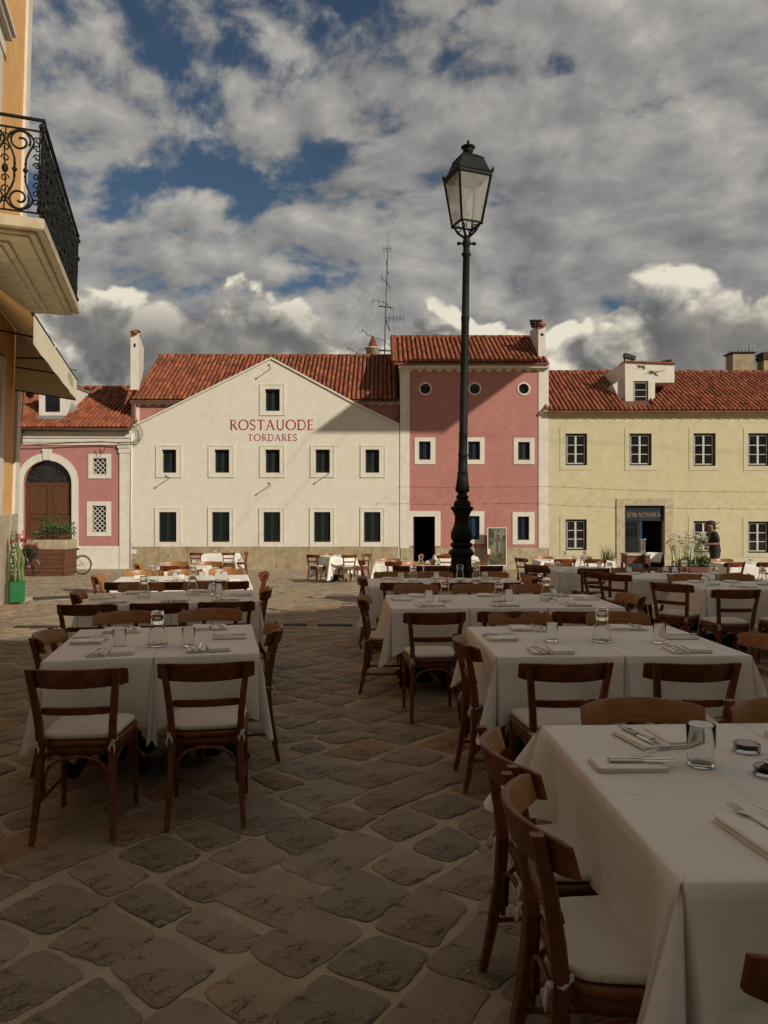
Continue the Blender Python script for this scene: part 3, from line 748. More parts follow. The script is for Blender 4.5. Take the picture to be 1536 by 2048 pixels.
# ---- gabled white house
def white_house():
    H = thing('gabled_house', (wx(532), YF, BASE), 'cream gabled house with crimson lettering and dark green shutters', 'house')
    xl, xr = wx(263), wx(799)
    gable = [(xl, BASE - .3), (xr, BASE - .3), (xr, wz(851)), (wx(700), wz(803)), (wx(543), wz(718)), (xl, wz(856))]
    holes = []; wins = []
    up = [((312, 364), (324, 352.5)), ((417, 469), (429, 458.5)), ((519.5, 570), (530.5, 559.5)), ((621, 670), (631, 659.5)), ((721, 771), (731, 758.5))]
    lo = [((310, 363), (318, 353)), ((416, 468), (424, 459)), ((518.5, 570), (527, 560.5)), ((619.5, 670), (628, 661)), ((720.5, 770), (728, 761))]
    for (o, i) in up: wins.append((rect(*o, 890, 955), rect(*i, 899, 945.5)))
    for (o, i) in lo: wins.append((rect(*o, 1015, 1093), rect(*i, 1024, 1084)))
    wins.append((rect(519.5, 570, 768, 831), rect(530.5, 559.5, 778, 822)))
    MB().wall(gable, [w[1] for w in wins], YF, .30, back=.34).build('wall', PL_WHITE, H)
    for k, (o, i) in enumerate(wins):
        w = surround(H, o, i, TRIM if k >= 5 else PL_WHITE, .022)
        shutters(w, i, SHUT, .17 if k < 5 or k == 10 else .05); backing(w, i)
    # coping along the gable
    mb = MB()
    P = [(xl - .02, wz(856)), (wx(543), wz(718)), (wx(700), wz(803)), (xr, wz(851))]
    for a, b in zip(P, P[1:]):
        mb.bar((a[0], YF + .15, a[1] + .035), (b[0], YF + .15, b[1] + .035), .44, .07)
    mb.build('coping', TRIM, H)
    mb = MB(); lettering(mb, 'ROSTAUODE', wx(459.5), wz(860), (627 - 459.5) / S, 20.5 / S, YF - .006); lettering(mb, 'TORDARES', wx(495), wz(882), 99 / S, 13.6 / S, YF - .006, .16)
    flatup(mb.build('lettering', PINKINK, H))
    plinth(H, xl, wx(797), wz(1093), 9, seed=4)
    body(H, xl + .02, xr - .02, wz(800), YF + 9.2, PL_PINK)
    # set-back pink upper wall under the eave
    y2 = YF + .62
    mb = MB(); mb.box((wx(255), y2, wz(900)), (wx(799), y2 + .2, wz(795))); mb.build('upper_wall', PL_PINK, H)
    mb = MB(); mb.box((wx(254), y2 - .03, wz(858)), (wx(270), y2 + .25, wz(793))); mb.build('corner_strip', TRIM, H)
    mb = MB(); scallops(mb, wx(270), wx(799), wz(797), wz(806), y2 - .035, 28, .10); mb.build('scalloped_trim', TRIM, H)
    ye, ze, yr, zr = YF + .345, wz(797), YF + 4.6, EYE + (1028 - 714) / (F / (YF + 4.6))
    R_ = roof_bed('roof', H, wx(256), wx(796), ye, ze - .02, yr, zr - .03)
    tiles(R_, wx(256), wx(794), ye, ze, yr, zr, seed=5)
    mb = MB(); mb.box((wx(254), ye + .06, ze - .16), (wx(799), y2 + .2, ze - .03)); mb.build('cornice', TRIM, R_)
    # gable roof running back into the main roof
    mb = MB(); a, b, c = (xl, wz(862)), (wx(543), wz(726)), (xr, wz(858))
    mb.prism([a, (b[0], a[1]), c, b], YF + .3, YF + 3.6); mb.build('cross_roof', TILE_BED, R_)
    # left chimney, a tall white fin
    xa, xb = wx(258), wx(288)
    mb = MB(); y0 = YF + .20; yb_ = y0 + 2.6
    def bx(px): return (px - 768) * yb_ / F
    def bz(py): return EYE - (py - 1028) * yb_ / F
    mb.add([(xa, y0, wz(778)), (wx(275), y0, wz(778)), (wx(275), y0, wz(665)), (xa, y0, wz(665)),
            (bx(266), y0 + 2.6, bz(742)), (bx(287), y0 + 2.6, bz(742)), (bx(288), y0 + 2.6, bz(697)), (bx(270), y0 + 2.6, bz(697))],
           [(0, 1, 2, 3), (1, 5, 6, 2), (4, 0, 3, 7), (5, 4, 7, 6), (3, 2, 6, 7)])
    ch = mb.build('chimney', TRIM, H)
    MB().add([(0, 0, 0)], [])
    mb = MB()
    for i in range(6):
        f = i / 5; x = wx(266.5) * (1 - f) + bx(279) * f; y = y0 + .1 + f * 2.4; z = wz(664) * (1 - f) + bz(697) * f
        mb.tube([(x, y - .24, z + .02), (x, y + .26, z - .06)], [.17, .15], 8, flat=.5)
    mb.build('cap_tile', TILE, ch)
    MB().box((wx(263), y0 + .05, wz(664) + .12), (wx(273), y0 + .45, wz(657))).build('pot', TILE_BED, ch)
    mb = MB().box((wx(264.5), y0 - .012, wz(692)), (wx(268.5), y0 + .0, wz(685))); mb.build('vent', VOID, ch)
    # downpipe at the left corner
    mb = MB(); mb.tube([(wx(264.5), YF - .07, wz(868)), (wx(262.5), YF - .07, BASE + .02)], .045, 8)
    for py in (900, 960, 1020, 1080): mb.tube([(wx(264) - .01, YF - .07, wz(py)), (wx(264) - .01, YF - .07, wz(py + 2))], .06, 8)
    mb.build('downpipe', TRIM, H)
    MB().bbox((wx(263), YF - .10, wz(1108)), (wx(274), YF - .065, wz(1099)), .01).build('meter_box', TRIM, H)
    # pegs for flags
    for (px, py) in ((541, 738), (339, 956), (541, 970), (657, 948)):
        mb = MB(); mb.tube([(wx(px), YF - .001, wz(py)), (wx(px) + .01, YF - .60, wz(py) + .05)], .018, 6); mb.sphere((wx(px) + .01, YF - .61, wz(py) + .05), .045, 8, 6)
        mb.build('wall_peg', CABLE, H)
    return H
white_house()

# ---- pink tower house
def tower():
    H = thing('tower_house', (wx(948), YF, BASE), 'tall narrow pink house with three round windows and white corner strips', 'house')
    xl, xr = wx(800.5), wx(1097)
    zt = wz(730)
    outer = [(xl, BASE - .3), (wx(826.6), BASE - .3), (wx(826.6), wz(1033)), (wx(870), wz(1033)), (wx(870), BASE - .3), (xr, BASE - .3), (xr, zt), (xl, zt)]
    circ = [circle(wx(cx), wz(777.5), 10.2 / S) for cx in (850.7, 949.4, 1047.6)]
    wins = [(rect(829, 870.6, 875, 928.5), rect(838, 861, 883, 919.5), NAVY), (rect(927, 969, 875, 928.5), rect(936, 960, 883, 919.5), NAVY), (rect(1027, 1069, 875.5, 928.5), rect(1036, 1059.6, 884, 919.8), SHUT),
            (rect(926.5, 968.5, 1022.5, 1087.6), rect(935.5, 959, 1032, 1079), NAVY_L), (rect(1024.8, 1069, 1024, 1089), rect(1035, 1058, 1033, 1080), NAVY)]
    MB().wall(outer, [w[1] for w in wins] + circ, YF, .32, back=.34).build('wall', PL_PINK, H)
    for (o, i, m) in wins:
        w = surround(H, o, i, TRIM, .03, False); shutters(w, i, m, .09); backing(w, i)
    for cx, c in zip((850.7, 949.4, 1047.6), circ):
        mb = MB(); ring(mb, circle(wx(cx), wz(777.5), 13.2 / S), c, YF - .03, YF - .001)
        w = mb.build('round_window', TRIM, H)
        MB().prism(circle(wx(cx), wz(777.5), 10.2 / S), YF + .14, YF + .16).build('pane', PANE, w)
        mb = MB(); mb.box((wx(cx) - .012, YF + .12, wz(787.5)), (wx(cx) + .012, YF + .139, wz(767.5))); mb.build('glazing_bar', FRAME_D, w)
    # door surround and dark doorway
    mb = MB(); z1 = wz(1092)
    O = [(wx(816), z1), (wx(816), wz(1022)), (wx(881), wz(1022)), (wx(881), z1)]; I = [(wx(826.6), z1), (wx(826.6), wz(1033)), (wx(870), wz(1033)), (wx(870), z1)]
    for i in range(3):
        P = [O[i], O[i + 1], I[i + 1], I[i]]; mb.prism(P[::-1], YF - .035, YF - .001)
    d = mb.build('doorway', TRIM, H)
    mb = MB(); xa, xb = wx(826.6), wx(870)
    mb.add([(xa, YF + .321, BASE - .1), (xb, YF + .321, BASE - .1), (xb, YF + .321, wz(1033)), (xa, YF + .321, wz(1033)), (xa, YF + 3, BASE - .1), (xb, YF + 3, BASE - .1), (xb, YF + 3, wz(1033)), (xa, YF + 3, wz(1033))],
           [(4, 5, 6, 7), (0, 4, 7, 3), (5, 1, 2, 6), (3, 7, 6, 2), (0, 1, 5, 4)])
    mb.build('dark_interior', VOID, d)
    mb = MB(); mb.box((xa + .02, YF + .33, BASE), (xa + .07, YF + 1.1, wz(1036))); mb.build('door_leaf', NAVY, d)
    MB().slab([(xa, YF - .28), (xb, YF - .28), (xb, YF + .3), (xa, YF + .3)], BASE - .2, BASE + .12).build('step', STONE, d)
    # corner strips, scallops, cornice
    for (a, b) in ((800.5, 819), (1077, 1097)):
        MB().box((wx(a) - (.012 if a < 900 else 0), YF - .03, wz(1096)), (wx(b), YF - .001, wz(731))).build('corner_strip', TRIM, H)
    mb = MB(); scallops(mb, wx(819), wx(1077), wz(732), wz(741), YF - .025, 13, .14); mb.build('scalloped_trim', TRIM, H)
    plinth(H, xl, wx(1096), wz(1096), 6, STONE, gaps=((wx(826.6), wx(870)),), proud=.045, seed=9)
    body(H, xl, xr, zt, YF + 7, PL_PINK)
    ye, ze = YF - .32, wz(728) + .02; yr = YF + 3.6; zr = EYE + (1028 - 676) / (F / yr)
    # gable ends of the roof
    for x in (xl + .001, xr - .03):
        mb = MB(); q = [(YF, zt - .02), (YF + 7.2, zt - .02), (yr, zr - .1)]
        mb.add([(x, y, z) for y, z in q] + [(x + .03, y, z) for y, z in q], [(0, 2, 1), (3, 4, 5), (0, 1, 4, 3), (1, 2, 5, 4), (2, 0, 3, 5)]); mb.build('gable_end', TRIM, H)
    R_ = roof_bed('roof', H, wx(788), wx(1095), ye, ze - .02, yr, zr - .03)
    tiles(R_, wx(787), wx(1094), ye, ze, yr, zr, seed=8, cols=32)
    mb = MB()                                           # verge tiles on the left edge
    for i in range(20):
        f = (i + .5) / 20; mb.tube([(wx(787) - .02, ye + (yr - ye) * f - .12, ze + (zr - ze) * f + .02), (wx(787) - .02, ye + (yr - ye) * f + .12, ze + (zr - ze) * f + .14)], [.11, .095], 8)
    mb.build('verge', TILE, R_)
    mb = MB(); mb.box((wx(797), YF - .24, wz(737)), (wx(1097), YF + .1, wz(729.5))); mb.build('cornice', TRIM, H)
    # chimney on the right verge
    y0 = YF + .25
    yb_ = y0 + 2.9
    def bx(px): return (px - 768) * yb_ / F
    def bz(py): return EYE - (py - 1028) * yb_ / F
    mb = MB(); xa, xb = wx(1079), wx(1093.5)
    mb.add([(xa, y0, wz(722)), (xb, y0, wz(722)), (xb, y0, wz(648)), (xa, y0, wz(648)), (bx(1061), y0 + 2.9, bz(690)), (bx(1083), y0 + 2.9, bz(690)), (bx(1083), y0 + 2.9, bz(662)), (bx(1060), y0 + 2.9, bz(662))],
           [(0, 1, 2, 3), (1, 5, 6, 2), (4, 0, 3, 7), (5, 4, 7, 6), (3, 2, 6, 7)])
    ch = mb.build('chimney', TRIM, H)
    mb = MB()
    for i in range(6):
        f = i / 5; x = wx(1086) * (1 - f) + bx(1071) * f; y = y0 + .1 + f * 2.6; z = wz(648) * (1 - f) + bz(661) * f
        mb.tube([(x, y - .22, z + .02), (x, y + .24, z - .04)], [.20, .17], 8, flat=.5)
    mb.build('cap_tile', TILE, ch)
    mb = MB()
    for k, px in enumerate((1078, 1089)):
        c = (wx(px) - .1, y0 + .5, 0); zb = wz(646)
        mb.lathe([(.12, zb), (.12, zb + .14), (.17, zb + .15), (.17, zb + .19), (.10, zb + .21), (.10, zb + .25), (.18, zb + .26), (.18, zb + .31), (.02, zb + .33)], 10, c)
    mb.build('pot', FLAG_D, ch)
    mb = MB(); mb.prism(circle(wx(1086.5), wz(666.5), .07, 12), y0 - .012, y0 - .001); mb.build('vent', VOID, ch)
    return H
tower()

# ---- yellow house
def yellow_house():
    H = thing('yellow_house', (wx(1330), YF, BASE), 'long pale yellow house with blue shop door and white sash windows', 'house')
    xl, xr = wx(1097.5), wx(1690); zt = wz(826)
    dx0, dx1, dz = wx(1249), wx(1329), wz(1011)
    outer = [(xl, BASE - .3), (dx0, BASE - .3), (dx0, dz), (dx1, dz), (dx1, BASE - .3), (xr, BASE - .3), (xr, zt), (xl, zt)]
    wins = [(rect(1120, 1184, 857, 940), rect(1131, 1174, 867, 930.5)), (rect(1249.6, 1313.5, 857, 941), rect(1259, 1303, 867, 931)), (rect(1378, 1441, 857, 941), rect(1387, 1431, 866.5, 932)), (rect(1487, 1551, 857, 941), rect(1496, 1540, 866.5, 932)),
            (rect(1120, 1182, 1029, 1112), rect(1131, 1173.3, 1038.7, 1100.6)), (rect(1376.7, 1441, 1033, 1114), rect(1387, 1430.5, 1042, 1105)), (rect(1486, 1549, 1033.5, 1114), rect(1496, 1539, 1043, 1106)), (rect(1600, 1664, 857, 941), rect(1610, 1653, 866.5, 932))]
    MB().wall(outer, [w[1] for w in wins], YF, .30, back=.34).build('wall', PL_YELLOW, H)
    for (o, i) in wins:
        w = surround(H, o, i, TRIM_Y, .018, False); casement(w, i); backing(w, i, .301)
    ztop = wz(820)
    mb = MB(); scallops(mb, xl + .02, xr, wz(829), wz(835.5), YF - .022, 31, .19); mb.build('scalloped_trim', TRIM_Y, H)
    mb = MB(); mb.box((xl, YF - .20, wz(829)), (xr, YF + .05, wz(821.5))); mb.box((xl - .25, YF - .27, wz(824.5)), (xr, YF - .201, wz(822))); mb.build('cornice', TRIM_Y, H)
    body(H, xl, xr, zt, YF + 8, PL_YELLOW)
    mb = MB(); mb.box((xl, YF - .03, BASE - .3), (dx0 - .36, YF - .001, wz(1118))); mb.box((wx(1345.7), YF - .03, BASE - .3), (xr, YF - .001, wz(1118))); mb.build('plinth', TRIM_Y, H)
    # stone door case
    O = [(wx(1232.6), BASE - .1), (wx(1232.6), wz(997)), (wx(1345.7), wz(997)), (wx(1345.7), BASE - .1)]; I = [(dx0, BASE - .1), (dx0, dz), (dx1, dz), (dx1, BASE - .1)]
    mb = MB()
    for i in range(3): mb.prism([O[i], O[i + 1], I[i + 1], I[i]][::-1], YF - .05, YF - .001)
    d = mb.build('doorway', STONE_L, H)
    y = YF + .10
    mb = MB(); zb = wz(1039); mb.box((dx0, y, zb), (dx1, y + .06, dz)); mb.box((dx0, y - .03, zb - .06), (dx1, y + .08, zb)); mb.build('transom_board', NAVY, d)
    mb = MB(); lettering(mb, 'IFIBAONIKA', wx(1256), wz(1034), 67 / S, 8.6 / S, y - .006, .12); flatup(mb.build('lettering', GOLD, d))
    xm = wx(1283); mb = MB(); mb.box((xm - .06, y, BASE - .05), (xm + .06, y + .08, zb - .061)); mb.build('mullion', NAVY_L, d)
    z0 = BASE + .02
    mb = MB(); ring(mb, [(dx0, z0), (xm - .061, z0), (xm - .061, zb - .062), (dx0, zb - .062)], [(dx0 + .09, z0 + .32), (xm - .15, z0 + .32), (xm - .15, zb - .13), (dx0 + .09, zb - .13)], y + .01, y + .06)
    for k in range(1, 3):
        x = dx0 + .09 + (xm - .15 - dx0 - .09) * k / 3; mb.box((x - .01, y + .015, z0 + .32), (x + .01, y + .05, zb - .13))
    for k in range(1, 8):
        z = z0 + .32 + (zb - .13 - z0 - .32) * k / 8; mb.box((dx0 + .09, y + .016, z - .01), (xm - .15, y + .048, z + .01))
    dl = mb.build('door_leaf', NAVY, d)
    MB().box((dx0 + .09, y + .03, z0 + .32), (xm - .15, y + .034, zb - .13)).build('pane', PANE, dl)
    mb = MB(); xa, xb = dx0, dx1
    mb.add([(xa, YF + .301, BASE - .1), (xb, YF + .301, BASE - .1), (xb, YF + .301, dz), (xa, YF + .301, dz), (xa, YF + 3, BASE - .1), (xb, YF + 3, BASE - .1), (xb, YF + 3, dz), (xa, YF + 3, dz)],
           [(4, 5, 6, 7), (0, 4, 7, 3), (5, 1, 2, 6), (3, 7, 6, 2), (0, 1, 5, 4)]); mb.build('dark_interior', VOID, d)
    # roof
    ye, ze = YF - .30, wz(822); yr = YF + 4.3; zr = EYE + (1028 - 746) / (F / yr)
    R_ = roof_bed('roof', H, xl - .05, xr, ye, ze - .02, yr, zr - .03)
    L = hypot(yr - ye, zr - ze)
    tiles(R_, xl - .25, xr, ye, ze, yr, zr, seed=12, skip=((wx(1249), wx(1308), .5, 9),))
    # dormer with the wide chimney breast above it
    fy = YF + .75
    def dx(px): return (px - 768) * fy / F
    def dzz(py): return EYE - (py - 1028) * fy / F
    hole = [(dx(1267), dzz(811)), (dx(1296.5), dzz(811)), (dx(1296.5), dzz(762)), (dx(1267), dzz(762))]
    out = [(dx(1251), dzz(816)), (dx(1310), dzz(816)), (dx(1310), dzz(765)), (dx(1349), dzz(765)), (dx(1349), dzz(727)), (dx(1250), dzz(723))]
    mb = MB(); mb.wall(out, [hole], fy, .2, back=3.4); Dm = mb.build('dormer', TRIM, H)
    mb = MB(); ring(mb, hole, [(p[0] + (.05 if p[0] < dx(1280) else -.05), p[1] + (.05 if p[1] < dzz(790) else -.05)) for p in hole], fy + .04, fy + .1); mb.build('frame', FRAME_D, Dm)
    q = [(p[0] + (.05 if p[0] < dx(1280) else -.05), p[1] + (.05 if p[1] < dzz(790) else -.05)) for p in hole]
    mb = MB(); ring(mb, q, [(p[0] + (.03 if p[0] < dx(1280) else -.03), p[1] + (.03 if p[1] < dzz(790) else -.03)) for p in q], fy + .06, fy + .1)
    for f in (.36, .66):
        z = q[0][1] + (q[2][1] - q[0][1]) * f; mb.box((q[0][0] + .03, fy + .063, z - .012), (q[1][0] - .03, fy + .09, z + .012))
    mb.build('sash', SASH, Dm)
    MB().box((q[0][0], fy + .085, q[0][1]), (q[1][0], fy + .088, q[2][1])).build('pane', PANE, Dm)
    MB().box((q[0][0] - .1, fy + .14, q[0][1] - .1), (q[1][0] + .1, fy + .16, q[2][1] + .1)).build('curtain', LEAD, Dm)
    mb = MB(); mb.bar((dx(1249), fy + .35, dzz(722.5)), (dx(1351), fy + .35, dzz(727)), .9, .05); mb.build('tile_edge', TILE, Dm)
    mb = MB(); mb.add([(dx(1310), fy - .03, dzz(795)), (dx(1326), fy - .20, dzz(814)), (dx(1310), fy - .10, dzz(815)), (dx(1312), fy + .3, dzz(795))], [(0, 2, 1), (0, 1, 3)]); mb.build('flashing', LEAD, Dm)
    # slanted cheek on the left
    mb = MB(); mb.prism([(dx(1251), dzz(815)), (dx(1251), dzz(753)), (dx(1229), dzz(768)), (dx(1246), dzz(806))], fy + .25, fy + 1.2); mb.build('cheek', TRIM, Dm)
    rnd = random.Random(3); mb = MB()
    for (cx, cy, n) in ((1278, 733, 9), (1288, 734, 8), (1305, 744, 10), (1310, 747, 8)):
        for i in range(n):
            a = rnd.uniform(0, 6.28); l = rnd.uniform(.05, .16); x, z = dx(cx), dzz(cy)
            mb.tube([(x, fy - .012, z), (x + cos(a) * l * .6, fy - .03, z + sin(a) * l * .5), (x + cos(a) * l * 1.5, fy - .016, z + sin(a) * l)], [.012, .010, .004], 5)
    mb.tube([(dx(1288), fy - .012, dzz(748)), (dx(1307), fy - .02, dzz(744)), (dx(1330), fy - .012, dzz(741))], [.006, .01, .005], 5)
    mb.tube([(dx(1290), fy - .012, dzz(732)), (dx(1289.5), fy - .02, dzz(720))], [.008, .004], 5)
    mb.build('dead_creeper', CABLE, Dm)
    mb = MB()
    for k in range(5):
        x = dx(1253 + k * 4.2); zb = dzz(722); mb.box((x, fy + .2, zb + .20 - .02 * k), (x + .11, fy + .5, zb + .42 - .035 * k))
    mb.box((dx(1253), fy + .3, dzz(722)), (dx(1255), fy + .4, dzz(712))); mb.box((dx(1268), fy + .3, dzz(723)), (dx(1270), fy + .4, dzz(713)))
    mb.build('cowl', CABLE, Dm)
    mb = MB()
    for k in range(7):
        x = dx(1322 + k * 3.6); zb = dzz(724 - k * .8 + (k % 2)); mb.tube([(x, fy + .3, zb), (x + .12, fy + .35, zb + .05 + .02 * (k % 3))], [.07, .05], 6)
    mb.tube([(dx(1330), fy + .3, dzz(721)), (dx(1346), fy + .3, dzz(717))], [.02, .03], 5)
    mb.build('roosting_heap', CABLE, Dm)
    # stack with spikes, further back on the ridge
    by = YF + 4.9
    def bx(px): return (px - 768) * by / F
    def bz(py): return EYE - (py - 1028) * by / F
    mb = MB(); mb.box((bx(1466), by, bz(745)), (bx(1508), by + .8, bz(707))); st = mb.build('chimney_stack', PLINTH, H)
    mb = MB(); mb.add([(bx(1466), by - .0, bz(707)), (bx(1508), by, bz(707)), (bx(1513), by - .1, bz(705)), (bx(1461), by - .1, bz(705.5)), (bx(1466), by + .8, bz(707)), (bx(1508), by + .8, bz(707)), (bx(1513), by + .9, bz(705)), (bx(1461), by + .9, bz(705)),
                       (bx(1513), by - .1, bz(704)), (bx(1461), by - .1, bz(704)), (bx(1513), by + .9, bz(704)), (bx(1461), by + .9, bz(704))],
                      [(0, 1, 2, 3), (5, 4, 7, 6), (1, 5, 6, 2), (4, 0, 3, 7), (3, 2, 8, 9), (2, 6, 10, 8), (6, 7, 11, 10), (7, 3, 9, 11), (9, 8, 10, 11)]); mb.build('cap', FLAG_D, st)
    mb = MB()
    for k in range(14):
        x = bx(1463 + k * 3.6); h = .22 + .16 * (k % 3 == 1) + .1 * (k > 8); mb.tube([(x, by + .1 + .5 * (k % 2), bz(704.5)), (x + .01, by + .1 + .5 * (k % 2), bz(704.5) + h)], [.018, .004], 5)
    mb.build('bird_spikes', CABLE, st)
    mb = MB(); mb.box((bx(1524), by - .2, bz(745)), (bx(1556), by + .5, bz(722))); st = mb.build('chimney_stack', PLINTH, H)
    mb = MB()
    for k in range(4): mb.box((bx(1522) - .02 * (k % 2), by - .25, bz(721) + .10 * k + .012), (bx(1557), by + .55, bz(721) + .10 * k + .09))
    mb.build('cap', FLAG_D, st)
    return H
yellow_house()

# ---- low pink house on the left
def low_house():
    H = thing('low_house', (wx(150), YF, BASE), 'low pink house with arched wooden door and lattice windows', 'house')
    xl, xr = wx(-60), wx(262.5); zt = wz(862)
    cx, r = wx(95.5), 48.5 / S
    def arch(rad, z0, zs, n=18, sx=1.0): return [(cx - rad, z0)] + [(cx - rad * cos(pi * i / n), zs + rad * sin(pi * i / n) * sx) for i in range(n + 1)] + [(cx + rad, z0)]
    zs = wz(966); k = (966 - 921) / 48.5
    door = arch(r, BASE - .3, zs, 18, k)
    outer = [(xl, BASE - .3)] + door + [(xr, BASE - .3), (xr, zt), (xl, zt)]
    wins = [(rect(177, 222.5, 908, 957), rect(186.6, 213, 916.5, 948.5)), (rect(174, 222.5, 1003, 1072.5), rect(185, 212.5, 1011.5, 1064))]
    MB().wall(outer, [w[1] for w in wins], YF, .30, back=.34).build('wall', PL_PINK2, H)
    for (o, i) in wins:
        w = surround(H, o, i, TRIM, .03, False); backing(w, i, .22, 'pane', PANE)
        x0, x1, z0, z1 = i[0][0], i[1][0], i[0][1], i[2][1]; mb = MB(); st = .215; wd = x1 - x0; hd = z1 - z0
        nk = int((wd + hd) / st) + 1; y = YF + .05
        for q in range(1, nk + 1):
            c = q * st - .06
            a = (max(0, c - hd), min(c, hd)); b = (min(c, wd), max(0, c - wd))
            if b[0] - a[0] > .03: mb.bar((x0 + a[0], y, z0 + a[1]), (x0 + b[0], y, z0 + b[1]), .03, .02, up=(0, 1, 0)); mb.bar((x1 - a[0], y + .022, z0 + a[1]), (x1 - b[0], y + .022, z0 + b[1]), .03, .02, up=(0, 1, 0))
        mb.build('lattice', SASH, w)
    mb = MB(); o1 = arch(61.5 / S, BASE - .3, zs, 18, (966 - 906) / 61.5); ring_open(mb, o1, door, YF - .05, YF - .001)
    D = mb.build('doorway', TRIM, H)
    mb = MB(); mb.prism([(wx(88), wz(920)), (wx(103), wz(920)), (wx(105.5), wz(898)), (wx(86), wz(898))], YF - .10, YF - .051); mb.build('keystone', TRIM, D)
    y = YF + .16
    fan = [(cx - r, zs)] + [(cx - r * cos(pi * i / 18), zs + r * sin(pi * i / 18) * k) for i in range(19)]
    MB().prism(fan[1:], y + .06, y + .08).build('fanlight_pane', PANE, D)
    mb = MB()
    for i in range(1, 10):
        a = pi * i / 10; mb.bar((cx + .10 * cos(a), y + .045, zs + .03 + .10 * sin(a)), (cx + r * cos(a) * .98, y + .045, zs + r * sin(a) * k * .98), .022, .022, up=(0, 1, 0))
    for rr in (.36, .68): mb.tube([(cx + r * rr * cos(pi * i / 16), y + .045, zs + r * rr * sin(pi * i / 16) * k) for i in range(17)], .010, 6)
    mb.build('fanlight_bars', MAST, D)
    mb = MB(); mb.box((cx - r, y - .03, zs - .07), (cx + r, y + .08, zs + .03)); mb.build('transom', DOORW, D)
    for sgn in (-1, 1):
        a, b = (cx - r + .01, cx - .006) if sgn < 0 else (cx + .006, cx + r - .01); z0, z1 = BASE + .02, zs - .071
        mb = MB(); mb.box((a, y + .02, z0), (b, y + .05, z1)); t = .13
        mb.box((a, y - .01, z0), (a + t, y + .019, z1)); mb.box((b - t, y - .01, z0), (b, y + .019, z1))
        hs = [z0, z0 + (z1 - z0) * .30, z0 + (z1 - z0) * .62, z1]
        for j, z in enumerate(hs): mb.box((a + t, y - .008, max(z0, z - t / 2) if j else z0), (b - t, y + .019, min(z1, z + t / 2) if j < 3 else z1))
        lf = mb.build('door_leaf', DOORW, D)
        for j in range(3):
            za, zb = hs[j] + (.5 if j else 1) * t + .05, hs[j + 1] - (.5 if j < 2 else 0) * t - .05 - (.0 if j < 2 else .02)
            MB().bbox((a + t + .06, y - .004, za), (b - t - .06, y + .019, zb), .02).build('panel', DOORW, lf)
        mb = MB().sphere((b - .06 if sgn < 0 else a + .06, y - .03, z0 + 1.1), .035, 8, 6); mb.build('handle', GOLD, lf)
    mb = MB(); mb.box((wx(105.5 if False else 92.5), y - .045, BASE + .02), (wx(98.5), y - .012, zs - .071)); mb.build('meeting_stile', DOORW, D)
    # pale base, corner pilaster, cornice
    mb = MB(); mb.box((xl, YF - .035, BASE - .3), (cx - 61.5 / S - .001, YF - .001, wz(1092))); mb.box((cx + 61.5 / S + .001, YF - .035, BASE - .3), (wx(239.5), YF - .001, wz(1092))); mb.build('plinth', TRIM, H)
    mb = MB(); mb.box((wx(240), YF - .07, BASE - .3), (wx(261), YF - .001, wz(906))); mb.box((wx(238.5), YF - .10, wz(906)), (wx(262), YF - .001, wz(896))); mb.box((wx(236.5), YF - .14, wz(896)), (wx(262.2), YF - .001, wz(888))); mb.build('pilaster', TRIM, H)
    mb = MB()
    for (a, b, d) in ((890, 884, .04), (884, 876, .07), (876, 866, .12), (866, 860, .20)): mb.box((xl, YF - d, wz(a)), (xr - .002, YF - .0005, wz(b) - .0005))
    mb.build('cornice', TRIM, H)
    mb = MB(); mb.tube([(xl, YF - .36, wz(861)), (xr, YF - .36, wz(862.5))], .05, 8); mb.build('gutter', CABLE, H)
    body(H, xl, xr, zt, YF + 8, PL_PINK2)
    ye, ze = YF - .36, wz(857); yr = YF + 4.4; zr = EYE + (1028 - 777) / (F / yr)
    R_ = roof_bed('roof', H, xl, wx(266), ye, ze - .02, yr, zr - .03)
    fy = YF + .95
    def dx(px): return (px - 768) * fy / F
    def dzz(py): return EYE - (py - 1028) * fy / F
    tiles(R_, xl, wx(264), ye, ze, yr, zr, seed=21, skip=((dx(76), dx(136), .9, 9),))
    hole = [(dx(90), dzz(824)), (dx(120), dzz(824)), (dx(120), dzz(778)), (dx(90), dzz(778))]
    mb = MB(); mb.wall([(dx(78), dzz(832)), (dx(134), dzz(832)), (dx(134), dzz(770)), (dx(78), dzz(770))], [hole], fy, .2, back=2.6); Dm = mb.build('dormer', TRIM, H)
    mb = MB(); ring(mb, hole, inset(hole, .05), fy + .03, fy + .1); mb.build('frame', FRAME_D, Dm)
    q = inset(hole, .05); MB().box((q[0][0], fy + .07, q[0][1]), (q[1][0], fy + .075, q[2][1])).build('pane', PANE, Dm)
    MB().box((dx(76), fy - .1, dzz(769)), (dx(136), fy + 2.6, dzz(765))).build('dormer_roof', LEAD, Dm)
    mb = MB(); mb.add([(dx(74), fy - .34, dzz(840)), (dx(138), fy - .34, dzz(840)), (dx(134), fy - .01, dzz(831)), (dx(78), fy - .01, dzz(831)), (dx(150), fy + .5, dzz(816)), (dx(134), fy + .5, dzz(800))], [(0, 1, 2, 3), (1, 4, 5, 2)]); mb.build('flashing', LEAD, Dm)
    # small box under the eave at the left
    mb = MB(); mb.box((wx(38), YF - .30, wz(890)), (wx(50), YF - .21, wz(864))); mb.box((wx(42), YF - .34, wz(888)), (wx(46), YF - .301, wz(866))); mb.build('junction_box', FLAG_D, H)
    # cables
    mb = MB(); rnd = random.Random(2)
    mb.tube([(wx(px), YF - .22, wz(py)) for px, py in ((38, 889), (80, 889), (130, 887), (170, 885), (205, 884), (240, 886), (264, 887), (284, 880))], .016, 6)
